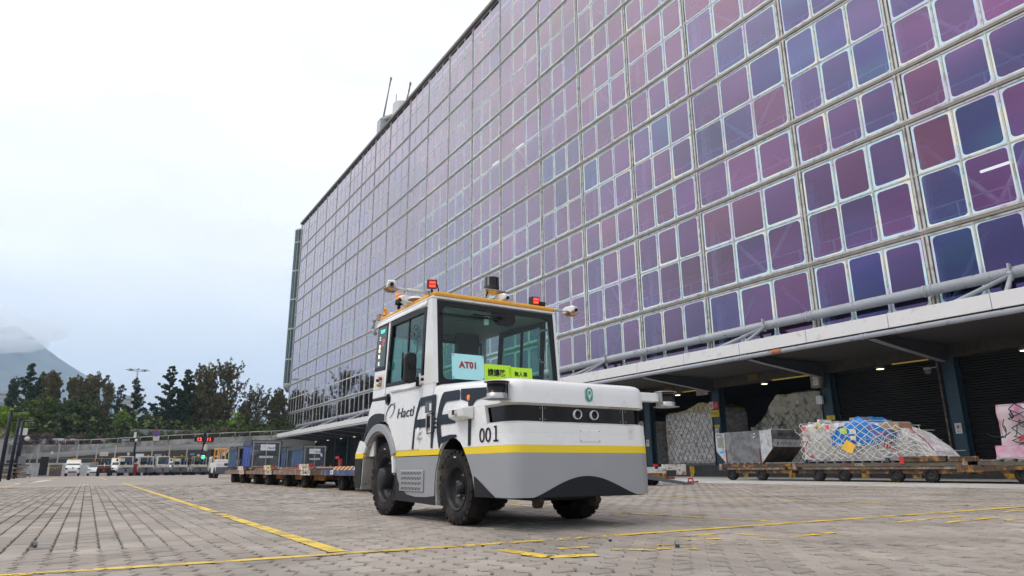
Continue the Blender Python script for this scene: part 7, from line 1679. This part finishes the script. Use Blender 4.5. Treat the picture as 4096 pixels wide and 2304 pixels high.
def tree(px_, ytop, Y, width_px, kind, label, ybase=1765, seed=0, dens=1., group='trees on the planted bank beyond the ramp'):
    rr = random.Random(seed*13+int(px_)); tp_ = atY(px_, ytop, Y); z0 = 3.2; h = tp_.z-z0; w = (atY(px_+width_px/2, 1700, Y).x-atY(px_-width_px/2, 1700, Y).x)/2
    t = thing('tree', label, 'tree', (tp_.x, Y, z0), 0, group)
    cents = []; tr = MB(); nseg = 6; p = Vector((0, 0, -3.2)); pts = [p]
    for k in range(nseg): p = p+Vector((rr.uniform(-.12, .12)*w*.3, rr.uniform(-.1, .1), (h*(.92 if kind == 'cone' else .7)+3.2)/nseg)); pts.append(p.copy())
    r0 = .10+h*.016
    for k in range(nseg): tr.cyl(pts[k], pts[k+1], r0*(1-k/nseg*.8), r0*(1-(k+1)/nseg*.8), n=6, cap=False)
    def at_h(z):
        for a, b in zip(pts, pts[1:]):
            if z <= b.z: return a.lerp(b, max(0, min(1, (z-a.z)/(b.z-a.z))))
        return pts[-1]
    if kind == 'cone':        # casuarina / conifer: branches shorter upwards, uneven
        nb = int(46*dens+12); sz = .095
        for k in range(nb):
            f = k/nb; z = h*(.06+.94*f); q = at_h(min(z, pts[-1].z)); rad = w*1.5*(1-f)**.75*rr.choice((.4, .7, .95, 1.25))+.25; a = rr.uniform(0, 6.283)
            for s in range(max(1, int(rad/.34))):
                d = rad*(s+.7)/max(1, int(rad/.34)); c = (q.x+math.cos(a)*d, q.y+math.sin(a)*d, z+d*.42+rr.uniform(-.12, .12)); cents.append((*c, .30-.14*d/rad+.1*rr.random()))
            tr.cyl(q if z < pts[-1].z else pts[-1], (q.x+math.cos(a)*rad*.9, q.y+math.sin(a)*rad*.9, z+rad*.25), .045, .012, n=4, cap=False)
        cents.append((tp_.x*0+pts[-1].x, 0, h, .2)); return t, tr, cents, sz, .35
    if kind == 'wispy':       # open crown: limbs rising, strands hanging, sky through it
        nb = int(34*dens+8); sz = .095
        for k in range(nb):
            f = (k+.5)/nb; q = at_h(h*.80*f+h*.03); a = rr.uniform(0, 6.283); rad = w*1.2*rr.uniform(.3, 1.0)*(1-.5*f); up_ = h*rr.uniform(.10, .34)
            end = Vector((q.x+math.cos(a)*rad, q.y+math.sin(a)*rad, min(h*.98, q.z+up_+rad*.25))); mid = (q+end)/2+Vector((0, 0, -.2)); tr.cyl(q, mid, .06, .04, n=4, cap=False).cyl(mid, end, .04, .012, n=4, cap=False)
            for s in range(9): g_ = (s+.4)/9; c = mid.lerp(end, g_)+Vector((rr.uniform(-.45, .45), rr.uniform(-.45, .45), rr.uniform(-.45, .25)))*(1.1-.8*g_); cents.append((*c, (.32-.2*g_)*(.6+.8*rr.random())))
        top = Vector((pts[-1].x, 0, h)); tr.cyl(pts[-1], top, .05, .01, n=4, cap=False)
        for s in range(7): c = pts[-1].lerp(top, s/6)+Vector((rr.uniform(-.5, .5)*(1-s/8), rr.uniform(-.4, .4), 0)); cents.append((*c, .3))
        return t, tr, cents, sz, .9
    # round, dense
    nb = int(70*dens); sz = .13
    for k in range(nb):
        a = rr.uniform(0, 6.283); u = rr.uniform(-.35, 1); s = math.sqrt(max(0, 1-u*u)); q = rr.uniform(.55, 1.0); j = 1+.22*mnoise.noise(Vector((math.cos(a)*1.5+seed, math.sin(a)*1.5, u*1.5)))
        c = (math.cos(a)*s*w*q*j, math.sin(a)*s*min(w, 3.5)*q*j, h*.42+h*.56*u*q*j-(.0)); cents.append((*c, .38+.36*rr.random()))
        if k % 6 == 0: tr.cyl(at_h(h*.3), c, .08, .02, n=4, cap=False)
    return t, tr, cents, sz, .1
TREES = [
 # px, ytop, Y, width, kind, leaves, label, seed, density, clump count
 (128, 1458, 112, 95, 'cone', L_dark, 'tall dark spire-like conifer, leftmost high tree over the left lamp posts', 1, 1.5, 110),
 (62, 1508, 113, 50, 'wispy', L_dark, 'thin dark tree beside the pale warehouse at the left', 2, 1., 60),
 (172, 1500, 114, 60, 'wispy', L_dark, 'dark feathery tree just right of the leftmost high conifer', 22, 1.2, 70),
 (215, 1482, 112, 120, 'wispy', L_brn, 'brown-green feathery tree with bushy top left of the mountain slope', 3, 2.0, 90),
 (310, 1502, 112, 130, 'wispy', L_brn, 'wide brown-green feathery tree in front of the mountain slope', 4, 2.4, 90),
 (352, 1505, 113, 70, 'wispy', L_brn, 'brown feathery tree at the right shoulder of the wide brown one', 23, 1.4, 80),
 (392, 1488, 113, 150, 'wispy', L_brn, 'sparse wispy tree whose thin tip stands left of the tall mast', 5, 1.3, 55),
 (440, 1520, 113, 70, 'wispy', L_brn, 'sparse brown twiggy tree between the wispy tip and the small conifers', 24, .9, 50),
 (490, 1543, 112, 60, 'cone', L_dark, 'small open conifer left of the tall mast foot', 6, 1., 60),
 (551, 1515, 111, 100, 'cone', L_dark, 'open conifer with dark tiers right of the tall mast', 7, 1.2, 70),
 (620, 1616, 112, 60, 'cone', L_dark, 'low dark conifer in the gap between the tree groups', 8, .8, 60),
 (582, 1640, 118, 50, 'cone', L_dark, 'low thin conifer far behind the sapling', 28, .8, 60),
 (688, 1468, 110, 110, 'cone', L_dark, 'tall narrow dark conifer, left one of the dark pair', 9, 1.6, 110),
 (752, 1480, 110, 105, 'cone', L_dark, 'tall dark conifer, right one of the dark pair', 10, 1.9, 120),
 (718, 1560, 112, 90, 'cone', L_dark, 'dark conifer filling the gap between the dark pair', 25, 1.5, 100),
 (842, 1450, 110, 165, 'wispy', L_brn, 'tall broad brown-green feathery tree right of the dark pair', 11, 2.0, 80),
 (795, 1540, 111, 90, 'wispy', L_brn, 'bushy brown-green tree low between the dark pair and the broad one', 12, 1.8, 90),
 (880, 1570, 111, 110, 'wispy', L_brn, 'bushy brown-green tree under the two tallest feathery ones', 26, 1.8, 90),
 (935, 1434, 111, 200, 'wispy', L_brn, 'tallest sparse feathery tree with long open branches', 13, 1.7, 60),
 (1032, 1535, 112, 165, 'wispy', L_brn, 'very sparse twiggy tree with sky showing through, left of the last brown tree', 14, 1.2, 40),
 (985, 1600, 113, 80, 'wispy', L_brn, 'sparse tree low between the tallest feathery and the twiggy one', 27, 1.2, 50),
 (1115, 1552, 112, 120, 'wispy', L_brn, 'reddish-brown feathery tree next to the terminal corner', 15, 1.9, 90),
 (1100, 1650, 114, 80, 'wispy', L_drk2, 'dim bushy tree low beside the terminal corner', 16, 1.2, 80),
 (160, 1578, 106, 190, 'round', L_olv, 'big rounded olive-green tree above the purple flowers', 17, 2.4, 120),
 (95, 1610, 107, 90, 'round', L_drk2, 'dark round tree behind the first two lamp posts', 30, 1.2, 110),
 (335, 1580, 106, 230, 'round', L_drk2, 'biggest dark rounded tree with pale forked trunks', 18, 3.2, 120),
 (240, 1640, 105, 130, 'round', L_drk2, 'dark rounded bushy tree between the olive one and the biggest one', 31, 1.6, 110),
 (500, 1640, 104, 130, 'wispy', L_brt, 'light green young tree with open airy branches', 19, 1.2, 28),
 (625, 1660, 106, 130, 'round', L_drk2, 'rounded dull green tree left of the dark pair', 20, 1.6, 110),
 (545, 1690, 106, 110, 'round', L_olv, 'low olive bushy tree under the light green one', 32, 1.2, 110),
 (445, 1690, 105, 100, 'round', L_drk2, 'low dark bushy tree right of the biggest rounded one', 33, 1.2, 110),
 (948, 1663, 104, 78, 'round', L_brt, 'rounded yellow-green tree under the tallest feathery trees', 21, 1.0, 130),
 (1000, 1712, 105, 80, 'round', L_olv, 'low olive shrub-like tree right of the yellow-green one', 34, .8, 110),
 (1095, 1684, 104, 110, 'round', L_olv, 'rounded olive tree beside the terminal corner', 35, 1.2, 120),
 (865, 1715, 104, 120, 'round', L_olv, 'low olive bush-like tree behind the clock post', 36, .9, 110),
 (725, 1715, 104, 150, 'round', L_drk2, 'low dark bush-like tree beneath the dark pair', 37, 1.0, 110),
 (790, 1705, 106, 90, 'round', L_olv, 'pale olive low tree just left of the clock post', 38, .8, 110),
]
for (p_, yt, Y, wd, kind, lm, lab, sd, dn, nl) in TREES:
    t, tr, cents, sz, droop = tree(p_, yt, Y, wd, kind, lab, seed=sd, dens=dn)
    leaves('crown', t, lm, cents, sz, int(nl*(.42 if kind == 'wispy' else .6 if kind == 'cone' else 1.15)), sd, droop, .8, 1.3 if kind != 'round' else 1.0)
    tr.build('trunk', M_trunkp if kind == 'round' and wd > 200 else M_trunk, t)
# bright tree on the left edge, nearer
q = atY(20, 1625, 92)
t = thing('tree', 'bright yellow-green rounded tree at the left edge behind the lamp posts', 'tree', (q.x, 92, 0), 0, None)
rr = random.Random(5); cents = []
for k in range(120):
    a = rr.uniform(0, 6.283); u = rr.uniform(-.5, 1); s = math.sqrt(1-u*u); qq = rr.uniform(.6, 1)
    cents.append((-.8+3.4*s*math.cos(a)*qq, 2.5*s*math.sin(a)*qq, 5.2+(q.z-5.2)*u*qq, .5))
leaves('crown', t, L_brt, cents, .11, 190, 3); MB().cyl((0, 0, 0), (-.3, 0, 6), .2, .1, n=7).build('trunk', M_trunk, t)
# trees beyond the terminal corner, seen mirrored in its lower panes
rr = random.Random(77)
OUT = ['just off', 'second off', 'third off', 'fourth off']
for k, (x, y, h) in enumerate(((14, 120, 8), (22, 124, 8.5), (-44, 98, 6), (-58, 90, 6.5), (-70, 82, 6), (-86, 70, 7), (-100, 56, 7))):
    t = thing('tree', 'tree outside the frame, mirrored in the lowest terminal panes', 'tree', (x, y, 0), 0, 'trees outside the frame mirrored in the facade'); cents = []
    for j in range(60): f = rr.random(); a = rr.uniform(0, 6.283); rad = 3.5*(1-f*.8)*rr.random()**.5; cents.append((rad*math.cos(a), rad*math.sin(a), 2+f*(h-2), .8))
    leaves('crown', t, L_drk2, cents, .35, 50, k+200); MB().cyl((0, 0, 0), (0, 0, h*.8), .25, .08, n=6).build('trunk', M_trunk, t)
# bank and flowering hedge along the ramp
struct(MB().prism([(RY+.31, -.2), (RY+.31, 3.0), (RY+4, 4.0), (RY+9, 4.4), (RY+60, 4.0), (RY+60, -.2)], 'x', -60, 25.5).build('planted_bank', mat('bank_soil', (.05, .05, .03), .95, var=.3)))
def hedge(pa, pb, m, name, label, n, hmax, seed, lo=0.0, sz=.09, r=.35, cnt=70):
    rr = random.Random(seed); o = thing(name, label, 'shrub', (0, RY+.6, 0)); cents = []
    for k in range(n):
        p_ = rr.uniform(pa, pb)
        for (a, b), (c, d) in zip(tp, tp[1:]):
            if p_ <= c: yy = b+(d-b)*(p_-a)/(c-a); break
        else: yy = tp[-1][1]
        q = atY(p_, yy, RY+.6); z = q.z+lo+rr.random()**1.6*hmax; cents.append((q.x, rr.uniform(-.1, .9), z, r))
    leaves('foliage', o, m, cents, sz, cnt, seed, .2)
    st = MB()
    for c in cents[::3]: st.cyl((c[0], c[1], c[2]-1.2), (c[0]+rr.uniform(-.4, .4), c[1], c[2]+.25), .02, .008, n=4, cap=False)
    st.build('stems', M_trunk, o)['kind'] = 'stuff'; return o
hedge(70, 300, L_red, 'flowering_hedge', 'bougainvillea hedge with magenta flowers on the left part of the ramp parapet', 80, 1.2, 301, -.1)
hedge(255, 450, L_red, 'flowering_hedge', 'sparser purple-brown hedge on the parapet under the biggest rounded tree', 50, 1.0, 302, -.1)
hedge(600, 900, L_olv, 'parapet_hedge', 'scruffy olive hedge with pinkish shoots along the right part of the ramp', 110, 1.1, 303, -.1); hedge(700, 900, L_red, 'flowering_hedge', 'pinkish hedge above the parapet near the clock post', 40, 1.2, 304, 0, r=.28)
hedge(900, 1165, L_olv, 'parapet_hedge', 'green hedge along the parapet close to the terminal corner', 90, 1.2, 305, -.1)
hedge(442, 500, L_brt, 'hanging_plant', 'bright green grassy plant spilling over the parapet', 34, .7, 306, -.55, r=.3, cnt=80); hedge(415, 450, L_brt, 'hanging_plant', 'small light green plant on the parapet left of the bright grassy one', 10, .3, 307, -.1, r=.2)
hedge(560, 620, L_olv, 'parapet_hedge', 'low olive growth on the parapet right of the bright grassy plant', 24, .6, 308, -.1, r=.25)
hedge(300, 600, L_drk2, 'parapet_hedge', 'dark undergrowth behind the ramp rail in the middle', 90, 1.5, 309, -.2)
# undergrowth of the bank
rr = random.Random(9); cents = [(rr.uniform(-24, 24), rr.uniform(3, 16), rr.uniform(3.6, 6.6), .9) for _ in range(420)]
o = leaves('undergrowth', None, L_drk2, cents, .30, 46, 400); o.location = (0, RY, 0); o['kind'] = 'stuff'; o['label'] = 'dark undergrowth covering the bank beneath the trees'

# ---- hills
M_hill = mat('forested_hill', (.022, .04, .04), .95, var=.5, scale=.012, dirt=(.07, .085, .05), dirt_amt=.5, dirt_scale=.012)
def hill(prof, Y, depth, name, label, seed):
    """ridge whose skyline passes through prof; slopes down towards and away from the camera"""
    xs = []; n = 90
    P_ = [atY(a, b, Y) for a, b in prof]
    def hz(x):
        if x <= P_[0].x: return P_[0].z
        for a, b in zip(P_, P_[1:]):
            if x <= b.x: return a.z+(b.z-a.z)*(x-a.x)/(b.x-a.x)
        return P_[-1].z
    mb = MB(); x0, x1 = P_[0].x, P_[-1].x; m = 26; vs = []
    for i in range(n+1):
        x = x0+(x1-x0)*i/n
        for j in range(m+1):
            f = j/m; y = Y-depth*(1-f) if f <= 1 else Y
            rid = hz(x)+6*mnoise.noise(Vector((x*.02, seed, 0)))+2.5*mnoise.noise(Vector((x*.08, seed, 0))); s = f**1.15
            gz = mnoise.noise(Vector((x*.003, y*.002, seed)))*110*s*(1-f)*2+mnoise.noise(Vector((x*.012, y*.006, seed)))*45*s*(1-f)*2
            vs.append((x, y, max(-1, rid*s+gz)))
        vs.append((x, Y+depth*.5, -1))
    k = m+2; mb.add(vs, [(i*k+j, (i+1)*k+j, (i+1)*k+j+1, i*k+j+1) for i in range(n) for j in range(m+1)], 0, True)
    return struct(mb.build(name, M_hill))
hill([(-900, 1700), (-500, 1560), (-200, 1420), (-60, 1330), (60, 1300), (137, 1352), (191, 1398), (269, 1457), (352, 1504), (388, 1524), (455, 1571), (520, 1606), (569, 1628), (621, 1645), (700, 1672), (800, 1700), (1000, 1740), (1200, 1800)], 3400, 1300, 'mountain', '', 1)
hill([(420, 1720), (560, 1640), (610, 1636), (700, 1660), (800, 1676), (900, 1672), (1000, 1656), (1060, 1650), (1150, 1665), (1400, 1690), (1700, 1740)], 4300, 900, 'far_hills', '', 5)
# ---- haze
def vol(name, dens, col, x0, y0, z0, x1, y1, z1):
    m = bpy.data.materials.new(name); m.use_nodes = True; t = m.node_tree; t.nodes.clear(); o = t.nodes.new('ShaderNodeOutputMaterial'); v = t.nodes.new('ShaderNodeVolumePrincipled')
    v.inputs['Density'].default_value = dens; v.inputs['Color'].default_value = (*col, 1); t.links.new(v.outputs[0], o.inputs['Volume']); m.cycles.homogeneous_volume = True
    ob = MB().box(x0, y0, z0, x1, y1, z1).build(name, m); ob['kind'] = 'stuff'; return ob
vol('haze', .00023, (.60, .78, 1.0), -6000, -2500, -2.5, 6000, 5200, 760)
# cloud bank lying on the mountain top
rr = random.Random(3); mb = MB()
def cloud(lst, seed):
    mb = MB()
    for (a, b, Y, rx, rz) in lst: p = atY(a, b, Y); mb.sph((p.x, Y, p.z), (rx, 160, rz), 28, 16, jit=0)
    vs = []
    for (x, y, z) in mb.v:
        n_ = mnoise.noise(Vector((x*.008, y*.008, z*.012+seed)))*32+mnoise.noise(Vector((x*.025, y*.02, z*.03+seed)))*12; vs.append((x+n_, y, z+n_*.6))
    mb.v = vs
    m = bpy.data.materials.new('cloud_vapour'); m.use_nodes = True; t = m.node_tree; t.nodes.clear(); o = t.nodes.new('ShaderNodeOutputMaterial'); v = t.nodes.new('ShaderNodeVolumePrincipled')
    v.inputs['Density'].default_value = .0085; v.inputs['Color'].default_value = (1, 1, 1, 1); v.inputs['Anisotropy'].default_value = .2; t.links.new(v.outputs[0], o.inputs['Volume']); m.cycles.homogeneous_volume = True
    o = mb.build('low_cloud', m); o['kind'] = 'stuff'; o['label'] = 'cloud bank hiding the top of the mountain'; return o
cloud([(40, 1312, 3050, 190, 48), (-90, 1330, 3080, 220, 75), (-20, 1290, 3060, 150, 55), (95, 1335, 3040, 90, 26), (10, 1372, 3000, 130, 28)], 1.0)
